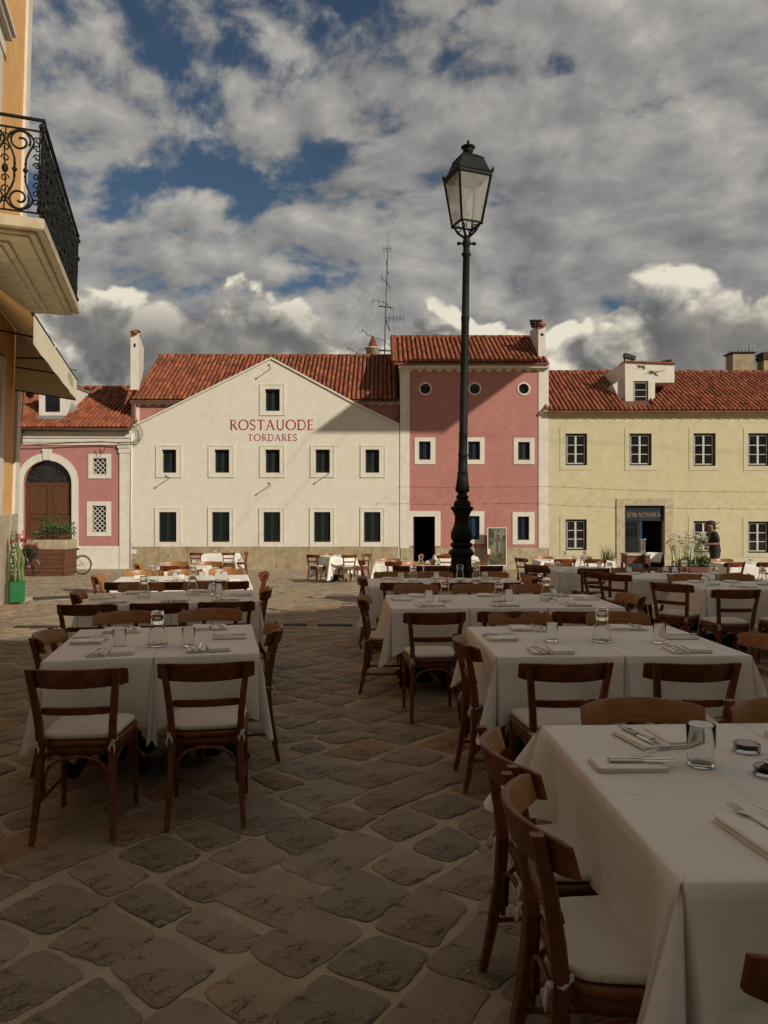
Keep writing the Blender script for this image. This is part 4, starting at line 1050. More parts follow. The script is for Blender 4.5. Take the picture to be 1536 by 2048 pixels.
    mb.tube([(wx(px), YF - .23, wz(py)) for px, py in ((40, 892), (90, 890), (150, 887), (215, 885.5), (262, 890))], .010, 6)
    for r0 in (10, 13, 16, 18): mb.tube([(wx(271 + r0 * cos(a) * .95), YF - .15 - r0 * .002, wz(868 + (r0 + 3) * sin(a))) for a in [radians(-100 + 205 * i / 14) for i in range(15)]], .009, 5)
    mb.tube([(wx(px), YF - .24, wz(py)) for px, py in ((201, 892), (204, 900), (203, 908))], .014, 6); mb.tube([(wx(px), YF - .24, wz(py)) for px, py in ((213, 891), (213, 900), (208, 908))], .014, 6)
    mb.build('cable', CABLE, H)
    return H
def ring_open(mb, outer, inner, y0, y1):
    n = len(outer); V = []
    for P, y in ((outer, y0), (inner, y0), (outer, y1), (inner, y1)): V += [(x, y, z) for x, z in P]
    Fc = []
    for i in range(n - 1):
        j = i + 1
        Fc += [(i, j, n + j, n + i), (j, i, 2 * n + i, 2 * n + j), (n + i, n + j, 3 * n + j, 3 * n + i)]
    mb.add(V, Fc)
low_house()

# ---- kerbed pavement along the houses
def pavement():
    o = MB().slab([(wx(-80), YF - 1.15), (wx(1800), YF - 1.15), (wx(1800), YF + .1), (wx(-80), YF + .1)], BASE - .3, BASE + .03).build('pavement', STONE_L); o['kind'] = 'structure'
    WLOC[o.name] = (0, 0, 0)
    rnd = random.Random(5); x = wx(-80)
    while x < wx(1650):
        l = rnd.uniform(.8, 1.2)
        MB().bbox((x + .006, YF - 1.34, BASE - .2), (x + l - .006, YF - 1.152, BASE + .075 + rnd.uniform(-.006, .006)), .015).build('kerb_stone', STONE, o)
        if rnd.random() < .6: MB().box((x + l * .3, YF - 1.341 - .006, BASE - .02), (x + l * .75, YF - 1.3405, BASE + .03)).build('kerb_slot', VOID, o)
        x += l
pavement()
# ---- houses behind the viewer whose shade lies over the terrace
def shade_houses():
    for (x0, x1, h, yb, m, lab) in ((-14, 21.4, 12.8, -7, PL_WHITE, 'long cream house behind the viewer'), (21.5, 58, 16.1, -7, PL_YELLOW, 'taller yellow house behind the viewer')):
        H = thing('terrace_house', ((x0 + x1) / 2, yb, 0), lab + ' closing the square', 'house')
        MB().box((x0, yb - 8, -.3), (x1, yb, h)).build('wall', m, H)
        mb = MB(); mb.add([(x0 - .2, yb + .35, h), (x1 + .0, yb + .35, h), (x1 + .0, yb - 4, h + 2.0), (x0 - .2, yb - 4, h + 2.0), (x0 - .2, yb - 8, h), (x1, yb - 8, h), (x0 - .2, yb + .35, h - .12), (x1, yb + .35, h - .12)], [(0, 1, 2, 3), (3, 2, 5, 4), (0, 6, 7, 1), (0, 3, 4), (1, 5, 2), (6, 4, 5, 7)]); mb.build('roof', TILE_BED, H)
        x = x0 + 1.5
        while x < x1 - 1.5:
            for z in (1.0, 4.3, 7.6, 10.4): MB().box((x - .5, yb + .001, z), (x + .5, yb + .03, z + 1.6)).build('window', SHUT, H)
            x += 2.9
shade_houses()

# ---- made-up canvas out of view, added to cast diagonal shade on tower and gable
def shadow_blocker():
    t = thing('shadow_blocker', (15.6, 20.4, 17), 'added out-of-view canvas on masts that shades the tower and gable', 'shadow blocker')
    x0, x1, y0, y1, z = 12.7, 18.5, 18.5, 22.4, 17.0
    mb = MB(); n = 12
    mb.grid([[(x0 + (x1 - x0) * i / n, y0 + (y1 - y0) * j / n, z - .22 * sin(pi * i / n) * sin(pi * j / n)) for j in range(n + 1)] for i in range(n + 1)])
    mb.grid([[(x0 + (x1 - x0) * i / n, y0 + (y1 - y0) * j / n, z - .22 * sin(pi * i / n) * sin(pi * j / n) - .012) for j in range(n + 1)] for i in range(n + 1)]); mb.build('canvas', CANVAS, t)
    mb = MB()
    for a, b in (((x0, y0, z), (22.5, -6.6, 16.2)), ((x0, y1, z), (23.5, -6.6, 16.2)), ((x1, y0, z), (40, 15, 18.6)), ((x1, y1, z), (40, 26, 18.6))): mb.tube([a, b], .012, 5)
    mb.build('cable', CABLE, t)
    for y in (15, 26): MB().tube([(40, y, g(y)), (40, y, 18.8)], [.06, .04], 8).build('mast', MAST, t)
shadow_blocker()
# ------------------------------------------------------------------ terrace furniture
def sub(o, lv=1):
    m = o.modifiers.new('smooth', 'SUBSURF'); m.levels = lv; m.render_levels = lv; return o
def path_bar(mb, pts, w, h, fwd=(0, 1, 0)):
    """rectangular section swept along points; w across x, h along fwd; rounded edges"""
    rows = []
    for i, p in enumerate(pts):
        ww = w[i] / 2; hh = h[i] / 2; c = min(ww, hh) * .35
        rows.append([(p[0] + x, p[1] + y, p[2]) for x, y in ((-ww + c, -hh), (ww - c, -hh), (ww, -hh + c), (ww, hh - c), (ww - c, hh), (-ww + c, hh), (-ww, hh - c), (-ww, -hh + c))])
    mb.grid(rows, False, True); n = 8; o = len(mb.v) - n * len(pts)
    mb.f.append(tuple(o + k for k in range(n - 1, -1, -1))); mb.mi.append(0); mb.sm.append(False)
    mb.f.append(tuple(o + (len(pts) - 1) * n + k for k in range(n))); mb.mi.append(0); mb.sm.append(False)
def make_chair():
    t = thing('chair', (0, 0, 0), 'x', 'chair', 'wooden terrace chairs')
    # seat
    P = []
    for i in range(28):
        a = 2 * pi * i / 28; c, s_ = cos(a), sin(a)
        x = abs(c) ** .45 * (1 if c > 0 else -1); y = abs(s_) ** .45 * (1 if s_ > 0 else -1)
        P.append((x * (.198 + .018 * y), y * .205 + .01))
    mb = MB(); n = len(P); rows = []
    for f, z in ((.93, .425), (1, .432), (1, .450), (.95, .456)): rows.append([(x * f, y * f, z) for x, y in P])
    mb.grid(rows, True, True); mb.f += [tuple(range(n - 1, -1, -1)), tuple(range(3 * n, 4 * n))]; mb.mi += [0, 0]; mb.sm += [False, False]
    mb.build('seat', CHAIR, t, local=True)
    mb = MB(); rows = []
    for f, z in ((.90, .385), (.93, .385), (.93, .426), (.90, .426)): rows.append([(x * f, y * f, z) for x, y in P])
    mb.grid(rows + [rows[0]], True, True); mb.build('seat_frame', CHAIR, t, local=True)
    for s_ in (-1, 1):
        mb = MB(); path_bar(mb, [(s_ * .182, -.262, 0), (s_ * .176, -.235, .13), (s_ * .168, -.208, .30), (s_ * .164, -.198, .44), (s_ * .170, -.208, .55), (s_ * .184, -.230, .68), (s_ * .200, -.262, .815)],
                           [.024, .028, .032, .034, .033, .032, .029], [.026, .032, .038, .040, .038, .036, .030]); mb.build('leg', CHAIR, t, local=True)
        mb = MB(); path_bar(mb, [(s_ * .186, .196, 0), (s_ * .180, .186, .22), (s_ * .174, .180, .42)], [.022, .030, .036], [.022, .030, .036]); mb.build('leg', CHAIR, t, local=True)
    # curved top rail and middle rail; the sitter's side has lighter veneer
    def rail(z0, z1, hw, ye, yc, lean, th, crest, inner):
        rows = []; m = 16
        for i in range(m + 1):
            f = -1 + 2 * i / m; x = f * hw; y = yc + (ye - yc) * f * f; top = z1 + crest * (1 - f * f)
            rd = .005 * max(0, (abs(f) - .93) / .07)
            sec = [(0, z0 + rd), (-lean * .5, (z0 + top) / 2), (-lean, top - rd), (th - lean, top - rd), (th - lean * .5, (z0 + top) / 2), (th, z0 + rd)]
            rows.append([(x, y + a, z) for a, z in sec])
        mb = MB(); n = 6
        for i in range(m):
            for k in range(n):
                a = k; b = (k + 1) % n
                mb.add([rows[i][a], rows[i][b], rows[i + 1][b], rows[i + 1][a]], [(3, 2, 1, 0)], True); mb.mi[-1] = 1 if (k in (3, 4) and inner) else 0
        for r in (rows[0], rows[-1][::-1]): mb.add(r, [tuple(range(n))])
        return mb
    def weld(o):
        import bmesh
        b = bmesh.new(); b.from_mesh(o.data); bmesh.ops.remove_doubles(b, verts=b.verts, dist=1e-5); bmesh.ops.recalc_face_normals(b, faces=b.faces); b.to_mesh(o.data); b.free()
        m = o.modifiers.new('edge', 'BEVEL'); m.width = .004; m.segments = 2; m.limit_method = 'ANGLE'; m.angle_limit = radians(50)
        return o
    weld(rail(.722, .806, .236, -.184, -.286, .020, .017, .010, True).build('top_rail', [CHAIR, CHAIR_IN], t, local=True))
    weld(rail(.585, .623, .160, -.200, -.226, .008, .015, .002, False).build('mid_rail', [CHAIR, CHAIR_IN], t, local=True))
    # bent brackets and stretchers under the seat
    def arch(a, b, zb, zt, name='bracket'):
        mb = MB(); pts = []
        for i in range(15):
            f = i / 14; an = pi * f; k = .5 - .5 * cos(an)
            pts.append((a[0] + (b[0] - a[0]) * k, a[1] + (b[1] - a[1]) * k, zb + (zt - zb) * sin(an) ** .45))
        mb.tube(pts, .0085, 7); mb.build(name, CHAIR, t, local=True)
    arch((-.150, -.200), (.150, -.200), .20, .383); arch((-.160, .178), (.160, .178), .22, .383)
    for s_ in (-1, 1):
        arch((s_ * .170, -.185), (s_ * .174, .165), .22, .383)
        MB().tube([(s_ * .174, -.215, .17), (s_ * .180, .185, .17)], .009, 7).build('stretcher', CHAIR, t, local=True)
    # tied seat cushion
    mb = MB(); rows = []
    prof = [(.0, .462), (.5, .461), (.93, .459), (.99, .463), (1.0, .4715), (.99, .4805), (.95, .486), (.80, .490), (.4, .493), (.0, .494)]
    P2 = []
    for i in range(36):
        a = 2 * pi * i / 36; c, s_ = cos(a), sin(a)
        x = abs(c) ** .34 * (1 if c > 0 else -1); y = abs(s_) ** .34 * (1 if s_ > 0 else -1)
        P2.append((x * (.186 + .014 * y), y * .190 + .006))
    rnd = random.Random(4); ph = [rnd.uniform(0, 6) for _ in range(4)]
    for f, z in prof:
        rows.append([(x * f, y * f, z + .003 * sin(9 * x * f + ph[0]) * sin(8 * y * f + ph[1]) * (1 if z > .48 else 0)) for x, y in P2])
    mb.grid(rows, True, True); cu = mb.build('cushion', CUSH, t, local=True)
    for s_ in (-1, 1):
        mb = MB(); c = Vector((s_ * .178, -.205, .455))
        mb.tube([(s_ * .165, -.170, .475), (s_ * .176, -.228, .462), (s_ * .188, -.200, .458), (s_ * .168, -.172, .470)], .0045, 6)
        mb.sphere((s_ * .176, -.228, .460), .010, 7, 5); mb.tube([(s_ * .176, -.232, .458), (s_ * .186, -.242, .43), (s_ * .183, -.238, .405)], [.004, .006, .003], 6); mb.tube([(s_ * .174, -.232, .458), (s_ * .160, -.240, .435), (s_ * .163, -.240, .415)], [.004, .006, .003], 6)
        mb.build('tie', CUSH, cu, local=True)
    return t
CHAIR0 = make_chair()
def make_table(w, d):
    t = thing('table', (0, 0, 0), 'x', 'table', 'tables under the white cloths')
    MB().bbox((-w / 2 + .01, -d / 2 + .01, .715), (w / 2 - .01, d / 2 - .01, .748), .004).build('tabletop', CHAIR, t, local=True)
    mb = MB(); mb.lathe([(.075, .03), (.085, .06), (.05, .10), (.035, .16), (.045, .24), (.036, .30), (.030, .50), (.042, .60), (.06, .66), (.09, .70), (.09, .714)], 12); mb.build('column', IRON, t, local=True)
    for k in range(4):
        a = pi / 4 + k * pi / 2; mb = MB(); c, s_ = cos(a), sin(a)
        mb.tube([(c * r, s_ * r, z) for r, z in ((.03, .16), (.10, .17), (.18, .12), (.24, .05), (.29, .04), (.31, .07), (.29, .09))], [.04, .042, .036, .032, .036, .03, .015], 8)
        mb.sphere((c * .27, s_ * .27, .03), .035, 8, 6); mb.sphere((c * .16, s_ * .16, .15), .045, 8, 6, (1, 1, .8))
        mb.build('foot', IRON, t, local=True)
    return t
def cloth_mesh(w, d, drop, inner_l, inner_r, seed, fold=.3):
    rnd = random.Random(seed); hw, hd = w / 2 + .004, d / 2 + .004
    if inner_l or inner_r: hw = w / 2 - .002
    ring_ = []                       # (corner/edge point, direction, length, fold strength, clamp)
    def side(p, q, nrm, inner):
        m = 19
        for i in range(1, m):
            f = .5 - .5 * cos(pi * i / m); x = p[0] + (q[0] - p[0]) * f; y = p[1] + (q[1] - p[1]) * f
            L = hypot(q[0] - p[0], q[1] - p[1]); e = min(f, 1 - f) * L
            ring_.append(((x, y), nrm, 1.0 + .12 * exp(-(e / .07) ** 2) * (not inner), (fold * .42 * exp(-(e / .075) ** 2) - .07 * exp(-((e - .19) / .07) ** 2)) if not inner else 0, inner, f * L))
    def corner(c, n0, n1, in0, in1):
        for i in range(9):
            th = pi / 2 * i / 8; b = sin(2 * th) ** 1.4
            dr = (n0[0] * cos(th) + n1[0] * sin(th), n0[1] * cos(th) + n1[1] * sin(th))
            if in0 or in1:
                keep = n1 if in0 else n0; oth = n0 if in0 else n1
                mixv = (keep[0] * .95 - oth[0] * .22, keep[1] * .95 - oth[1] * .22)
                dr2 = (mixv[0] * b + dr[0] * (1 - b), mixv[1] * b + dr[1] * (1 - b)); am = .22
                ring_.append((c, dr2, 1 + .36 * b, am * b, (in0 and th < .3) or (in1 and th > 1.27), 0))
            else: ring_.append((c, dr, 1 + .40 * b, rnd_am[c] * b, False, 0))
    cs = [(-hw, -hd), (hw, -hd), (hw, hd), (-hw, hd)]
    rnd_am = {c: fold * rnd.uniform(.8, 1.25) for c in cs}
    N_ = [(0, -1), (1, 0), (0, 1), (-1, 0)]; inn = [False, inner_r, False, inner_l]
    for k in range(4):
        side(cs[k], cs[(k + 1) % 4], N_[k], inn[k]); corner(cs[(k + 1) % 4], N_[k], N_[(k + 1) % 4], inn[k], inn[(k + 1) % 4])
    ph = [rnd.uniform(0, 6.28) for _ in range(6)]
    rows = []
    for f in (0.0, .35, .7, .93): rows.append([(p[0] * f, p[1] * f, .7525 + .0012 * sin(p[0] * f * 9 + ph[0]) * sin(p[1] * f * 8 + ph[1])) for p, *_ in ring_])
    rows.append([(p[0] - (dr[0]) * .006, p[1] - dr[1] * .006, .7525) for p, dr, *_ in ring_])
    rows.append([(p[0] + dr[0] * .003, p[1] + dr[1] * .003, .7485) for p, dr, *_ in ring_])
    NV = 9
    for j in range(1, NV + 1):
        r = []
        for (p, dr, L, fold, inner, s_) in ring_:
            h = drop * L * j / NV; t_ = j / NV
            if inner: o = .003
            else:
                o = .006 + .035 * h + fold * h + t_ * t_ * (.010 * sin(s_ * 13 + ph[2]) + .006 * sin(s_ * 29 + ph[3])) * (1 if abs(fold) < .2 else 0)
            sl = max(fold, 0)
            r.append((p[0] + dr[0] * o, p[1] + dr[1] * o, .747 - h * sqrt(max(.2, 1 - sl * sl)) - .012 * t_ * sin(s_ * 5 + ph[4])))
        rows.append(r)
    mb = MB(); mb.grid(rows, True, True)
    me = mb.mesh('tablecloth', CLOTH); import bmesh
    b = bmesh.new(); b.from_mesh(me); bmesh.ops.remove_doubles(b, verts=b.verts, dist=1e-5); bmesh.ops.recalc_face_normals(b, faces=b.faces); b.to_mesh(me); b.free()
    return me
# small table things -------------------------------------------------
def lathe_mesh(name, prof, m, n=28):
    mb = MB(); mb.lathe(prof, n); me = mb.mesh(name, m)
    import bmesh
    b = bmesh.new(); b.from_mesh(me); bmesh.ops.remove_doubles(b, verts=b.verts, dist=1e-6); bmesh.ops.recalc_face_normals(b, faces=b.faces)
    if b.calc_volume(signed=True) < 0: bmesh.ops.reverse_faces(b, faces=b.faces)
    b.to_mesh(me); b.free(); return me
TUMBLER_ME = lathe_mesh('tumbler', [(.0, .001), (.030, .001), (.034, .004), (.0365, .05), (.038, .112), (.0372, .1135), (.0362, .112), (.0348, .05), (.0325, .018), (.028, .013), (.0, .012)], GLASS)
CARAFE_ME = lathe_mesh('carafe', [(.0, .001), (.050, .001), (.055, .006), (.056, .02), (.050, .06), (.040, .105), (.033, .13), (.031, .15), (.033, .165), (.0318, .1655), (.0295, .15), (.0315, .128), (.0385, .103), (.0485, .059), (.0535, .02), (.05, .009), (.0, .008)], GLASS)
CUP_ME = lathe_mesh('cover_glass', [(.0, .206), (.033, .206), (.0362, .202), (.0378, .17), (.0392, .131), (.0386, .130), (.0378, .1315), (.0364, .17), (.0345, .199), (.03, .2025), (.0, .203)], GLASS)
def fork_mesh():
    mb = MB(); pts = [(0, -.095, .003), (0, -.06, .004), (0, -.01, .004), (0, .025, .008), (0, .045, .007)]
    rows = []
    for (x, y, z), w in zip(pts, (.007, .0075, .004, .003, .010)): rows.append([(-w, y, z), (-w * .6, y, z + .0022), (w * .6, y, z + .0022), (w, y, z), (w * .6, y, z - .001), (-w * .6, y, z - .001)])
    mb.grid(rows, True, True); mb.f.append((5, 4, 3, 2, 1, 0)); mb.mi.append(0); mb.sm.append(False)
    for k in range(4):
        x = (-1.5 + k) * .0058; mb.tube([(x * .9, .044, .007), (x, .060, .005), (x, .095, .011)], [.0024, .0020, .0011], 5)
    return mb.mesh('fork', STEEL)
def knife_mesh():
    mb = MB(); rows = []
    for y, w, h in ((-.105, .006, .0035), (-.10, .0075, .004), (-.04, .0065, .004), (.0, .005, .0035)): rows.append([(-w, y, .0045), (-w * .6, y, .0045 + h), (w * .6, y, .0045 + h), (w, y, .0045), (w * .6, y, .0045 - h), (-w * .6, y, .0045 - h)])
    mb.grid(rows, True, True); mb.f.append((5, 4, 3, 2, 1, 0)); mb.mi.append(0); mb.sm.append(False)
    B = [(-.005, .0), (.006, .0), (.009, .03), (.0085, .075), (.004, .105), (-.001, .112), (-.004, .06)]
    n = len(B); mb.add([(x, y, .0035) for x, y in B] + [(x * .9, y, .0055) for x, y in B], [tuple(range(n - 1, -1, -1)), tuple(range(n, 2 * n))] + [(i, (i + 1) % n, (i + 1) % n + n, i + n) for i in range(n)])
    return mb.mesh('knife', STEEL)
def napkin_mesh(w, l, h, layers, seed):
    rnd = random.Random(seed); mb = MB(); n = 10
    for k in range(layers):
        z0 = h * k / layers; z1 = h * (k + 1) / layers - .0008; dx_, dy_ = rnd.uniform(-.004, .004), rnd.uniform(-.004, .004); rows = []
        P = []
        for a in range(32):
            t_ = 2 * pi * (a + .5) / 32; c, s_ = cos(t_), sin(t_); P.append((abs(c) ** .16 * (1 if c > 0 else -1) * w / 2 * (1 - .012 * k) + dx_, abs(s_) ** .16 * (1 if s_ > 0 else -1) * l / 2 * (1 - .01 * k) + dy_))
        for f, z in ((.0, z0), (.97, z0), (1.0, (z0 + z1) / 2), (.975, z1), (.8, z1 + .0006), (.4, z1 + .0012 * rnd.uniform(.5, 1.5)), (.0, z1 + .001)): rows.append([(x * f, y * f, z) for x, y in P])
        mb.grid(rows, True, True)
    return mb.mesh('napkin', NAPKIN)
FORK_ME, KNIFE_ME = fork_mesh(), knife_mesh()
NAP_A = [napkin_mesh(.105, .21, .016, 3, s_) for s_ in (1, 2, 3)]; NAP_B = [napkin_mesh(.128, .185, .022, 3, s_) for s_ in (4, 5, 6)]
def item(name, me, loc, rz, label, cat, group, tilt=0.0, rx=0.0):
    o = bpy.data.objects.new(name, me); C.objects.link(o); o.location = loc; o.rotation_euler = (rx, tilt, rz); return tag(o, label, cat, group)
RN = random.Random(31)
used_clusters = []
class Set:
    def __init__(s, desc, ox, oy, deg, n, w, d, drop=.335, fold=.30):
        s.desc = desc; s.o = (ox, oy); s.r = radians(deg); s.n = n; s.w = w; s.d = d; s.drop = drop; s.fold = fold
        c = s.at(n * w / 2, d / 2); s.z = g(c[1]) + .014
    def at(s, u, v): c, q = cos(s.r), sin(s.r); return (s.o[0] + u * c - v * q, s.o[1] + u * q + v * c)
    def local(s, x, y):
        c, q = cos(s.r), sin(s.r); dx_, dy_ = x - s.o[0], y - s.o[1]; return (dx_ * c + dy_ * q, -dx_ * q + dy_ * c)
FIRST = [True]; PROTO_T = {}
def ordn(i, n): return '' if n == 1 else (('left ', 'right ')[i] if n == 2 else ('left ', 'middle ', 'right ')[i] if n == 3 else ('leftmost ', 'second ', 'third ', 'rightmost ')[i])
def build_tables(s, visible_base=True):
    for i in range(s.n):
        x, y = s.at((i + .5) * s.w, s.d / 2)
        key = (round(s.w, 2), round(s.d, 2))
        if key not in PROTO_T:
            t = make_table(s.w, s.d); PROTO_T[key] = t; note_kids()
        else: t = copy_tree(PROTO_T[key])
        t.location = (x, y, s.z); t.rotation_euler.z = s.r
        t['label'] = f"iron-footed wooden table, {ordn(i, s.n)}part of the {s.desc}".replace('table, part', 'table of part') if s.n > 1 else f"iron-footed wooden table under the cloth of the {s.desc}"
        me = cloth_mesh(s.w, s.d, s.drop, s.n > 1 and i > 0, s.n > 1 and i < s.n - 1, RN.randint(0, 9999), s.fold)
        o = bpy.data.objects.new('tablecloth', me); C.objects.link(o); o.location = (x, y, s.z); o.rotation_euler.z = s.r
        tag(o, f"white tablecloth on the {ordn(i, s.n)}{'section' if s.n > 1 else 'top'} of the {s.desc}", 'tablecloth', 'white tablecloths')
def put_chair(x, y, heading, label, z):
    """heading: direction the sitter looks, degrees counter-clockwise from +x"""
    if FIRST[0]: c = CHAIR0; FIRST[0] = False; note_kids()
    else: c = copy_tree(CHAIR0)
    c.location = (x, y, z); c.rotation_euler.z = radians(heading - 90); c['label'] = label
def chairs(s, near=(), far=(), left=(), right=()):
    """positions along the edges in world metres plus optional turn in degrees"""
    rd = s.r * 180 / pi
    for side, lst, hd in (('near side', near, 90), ('far side', far, -90), ('left end', left, 0), ('right end', right, 180)):
        for i, q in enumerate(lst):
            tw = q[2] if len(q) > 2 else RN.uniform(-3, 3)
            w = ('front ', 'back ')[i] if (len(lst) == 2 and 'end' in side) else ordn(i, len(lst))
            put_chair(q[0], q[1], hd + rd + tw, f"brown chair, {w}{'one, ' if w else ''}{side} of the {s.desc}", g(q[1]) + .014)
def place(s, x, y, heading, who, full=True, pack=True):
    """folded napkins with fork and knife in front of a seat; heading points from the sitter to the table"""
    a = radians(heading - 90); c, q = cos(a), sin(a); z = s.z + .753
    def P(u, v): return (x + u * c - v * q, y + u * q + v * c)
    j = RN.uniform(-.02, .02)
    nb = P(.062, j); item('napkin', RN.choice(NAP_B), (*nb, z), a + RN.uniform(-.12, .12), f"thick folded napkin for the {who} of the {s.desc}", 'napkin', 'folded napkins')
    if not full: return
    r = a + RN.uniform(-.10, .10); na = P(-.060, j + RN.uniform(-.01, .01))
    item('napkin', RN.choice(NAP_A), (*na, z), r, f"flat napkin under cutlery for the {who} of the {s.desc}", 'napkin', 'cutlery napkins')
    f = P(-.075, j + .005); k = P(-.042, j - .002)
    item('fork', FORK_ME, (*f, z + .017), r + RN.uniform(-.15, .1), f"steel fork on napkin for the {who} of the {s.desc}", 'fork', 'forks laid on napkins')
    item('knife', KNIFE_ME, (*k, z + .017), r + RN.uniform(-.08, .15), f"steel knife on napkin for the {who} of the {s.desc}", 'knife', 'knives laid on napkins')
NT_ = [0]
def tumbler(s, x, y, where, sc=1.0):
    o = item('tumbler', TUMBLER_ME, (x, y, s.z + .7535), RN.uniform(0, 6), f"clear glass tumbler {where} of the {s.desc}", 'glass', 'water tumblers'); o.scale = (sc, sc, sc); return o
def carafe(s, x, y, where):
    t = thing('carafe', (x, y, s.z + .7535), f"glass carafe with tumbler cap, {where} of the {s.desc}", 'carafe', 'capped carafes')
    for nm, me in (('bottle', CARAFE_ME), ('cover_glass', CUP_ME)):
        o = bpy.data.objects.new(nm, me); C.objects.link(o); o.parent = t
def tp(px, py, s=None, z=.75):
    """table-top point under a pixel of the photograph, used only while measuring"""
    h = EYE - z - .014; Y = F * h / (py - 1028)
    if s is not None and s.z < .0: h = EYE - z - s.z; Y = F * h / (py - 1028)
    return ((px - 768) / F * Y, Y)

# ---- the right-hand tables
r1 = Set('ashtray table', .632, 1.60, 2.3, 2, .74, 1.18, .30, .62)
build_tables(r1)
chairs(r1, near=[(.825, 1.47, 3)], far=[(.985, 2.66, -2), (1.56, 2.66, 2)], left=[(.605, 1.89, -2), (.61, 2.37, 3)])
r2 = Set('second right-hand table row', .615, 4.12, 2.0, 2, .715, 1.10)
build_tables(r2)
chairs(r2, near=[(.885, 3.90, 2), (1.515, 3.90, -1)], far=[(.99, 5.27), (1.70, 5.27)], left=[(.70, 4.34, 1)], right=[(2.02, 4.42, -2)])
r3 = Set('third right-hand table row', .055, 6.25, 2.2, 3, .66, 1.03)
build_tables(r3)
chairs(r3, near=[(.36, 5.78, 3), (.93, 5.84, 0), (1.50, 5.84, -2)], far=[(.34, 7.52), (.93, 7.52), (1.53, 7.52)], left=[(.06, 6.58, -4)], right=[(2.00, 6.74, 4)])
r4 = Set('fourth right-hand table row', -.17, 8.30, 2.0, 3, .60, 1.0)
build_tables(r4)
chairs(r4, near=[(.19, 8.28), (.72, 8.28), (1.24, 8.28)], far=[(.10, 9.42), (.66, 9.42), (1.36, 9.42)], left=[(-.02, 8.82)], right=[(1.50, 8.84)])
r5 = Set('table row behind the lamp base', .28, 11.9, 1.0, 2, .76, .9); build_tables(r5)
chairs(r5, near=[(.37, 11.9), (.86, 11.9), (1.62, 11.9)], far=[(.55, 12.95), (1.55, 12.95)])
r6 = Set('small table before the dark doorway', -.18, 14.6, 0, 1, .80, .80); build_tables(r6)
chairs(r6, near=[(.25, 14.25)], far=[(.10, 15.6)], left=[(-.22, 14.95, 8)], right=[(.74, 15.05)])
r7 = Set('sunlit table near the garden poster', 1.45, 21.4, 0, 2, .62, .8); build_tables(r7)
chairs(r7, near=[(1.68, 21.2, 8)], far=[(1.75, 22.4)], left=[(1.34, 21.8)], right=[(2.76, 21.8)])
r8 = Set('lone square table under the gable', -1.56, 21.75, 32, 1, .86, .86, .50); build_tables(r8)
chairs(r8, near=[(-1.08, 21.70, -8)], far=[(-1.65, 22.75, 0)], left=[(-1.95, 21.95, 26)], right=[(-.72, 22.30, 0)])
# ---- the tables at the right edge
r9 = Set('table row below the waiter', 3.40, 7.95, -1.0, 2, .78, .92); build_tables(r9)
chairs(r9, near=[(3.40 + .02, 7.50, 2), (4.02, 7.50, -3)], far=[(3.70, 8.98), (4.30, 8.98)], left=[(3.20, 8.10, 44)])
r10 = Set('dim table before the service station', 3.10, 9.45, 0, 2, .68, .9); build_tables(r10)
chairs(r10, far=[(3.45, 10.4), (4.10, 10.4)], left=[(3.05, 9.55, 40), (2.98, 10.02, 42)])
r11 = Set('sunbeam-streaked table near the lamp', 2.62, 11.2, 0, 1, .92, 1.0); build_tables(r11)
chairs(r11, near=[(3.0, 10.98, 4)], far=[(2.9, 12.3)], left=[(2.46, 11.35, 36), (2.62, 12.15, 34)])
r12 = Set('long bright table by the yellow wall', 3.45, 16.5, 0, 2, .82, .9); build_tables(r12)
chairs(r12, near=[(3.9, 16.3), (4.55, 16.3)], far=[(3.8, 17.6), (4.7, 17.6)], left=[(3.30, 17.0, 20)])
r13 = Set('bright table beside the waiter', 6.48, 14.0, 0, 1, .86, .86); build_tables(r13)
chairs(r13, near=[(6.25, 13.75, 24), (6.95, 13.75, 4)], far=[(6.9, 15.1)])
# ---- the left-hand tables
l1 = Set('front left-hand table row', -1.825, 3.99, 12.3, 2, .575, 1.12, .335, .19); build_tables(l1)
chairs(l1, near=[l1.at(.29, -.30) + (-7,), l1.at(.875, -.27) + (-3,)], far=[l1.at(.27, 1.30), l1.at(.86, 1.32)], left=[l1.at(.13, .60) + (-3,)], right=[l1.at(1.03, .60) + (-2,)])
l2 = Set('second left-hand table row', -2.64, 6.45, 12.3, 2, .775, 1.05, .335, .20); build_tables(l2)
chairs(l2, near=[l2.at(.17, -.22) + (-6,), l2.at(.72, -.24), l2.at(1.26, -.26)], far=[l2.at(.40, 1.22), l2.at(1.05, 1.22)], left=[l2.at(.14, .58) + (2,)], right=[l2.at(1.40, .56) + (-2,)])
l3 = Set('third left-hand table row', -3.16, 8.62, 12.3, 2, .80, 1.0); build_tables(l3)
chairs(l3, near=[l3.at(.26, -.34), l3.at(.80, -.42), l3.at(1.32, -.50)], far=[l3.at(.25, 1.22), l3.at(.78, 1.22), l3.at(1.32, 1.22)], left=[l3.at(.04, .45)], right=[l3.at(1.56, .60)])
l4 = Set('fourth left-hand table row', -3.72, 12.0, 8, 1, .86, .8); build_tables(l4)
chairs(l4, near=[(-3.30, 11.95)], far=[(-3.05, 12.95), (-3.65, 12.95)], left=[(-3.80, 12.35)])
l5 = Set('farthest table by the stone plinth', -6.45, 26.6, 0, 1, 1.15, .9, .45); build_tables(l5)
chairs(l5, near=[(-6.55, 26.4, -6), (-5.45, 26.3, 10)], right=[(-5.18, 27.0)])

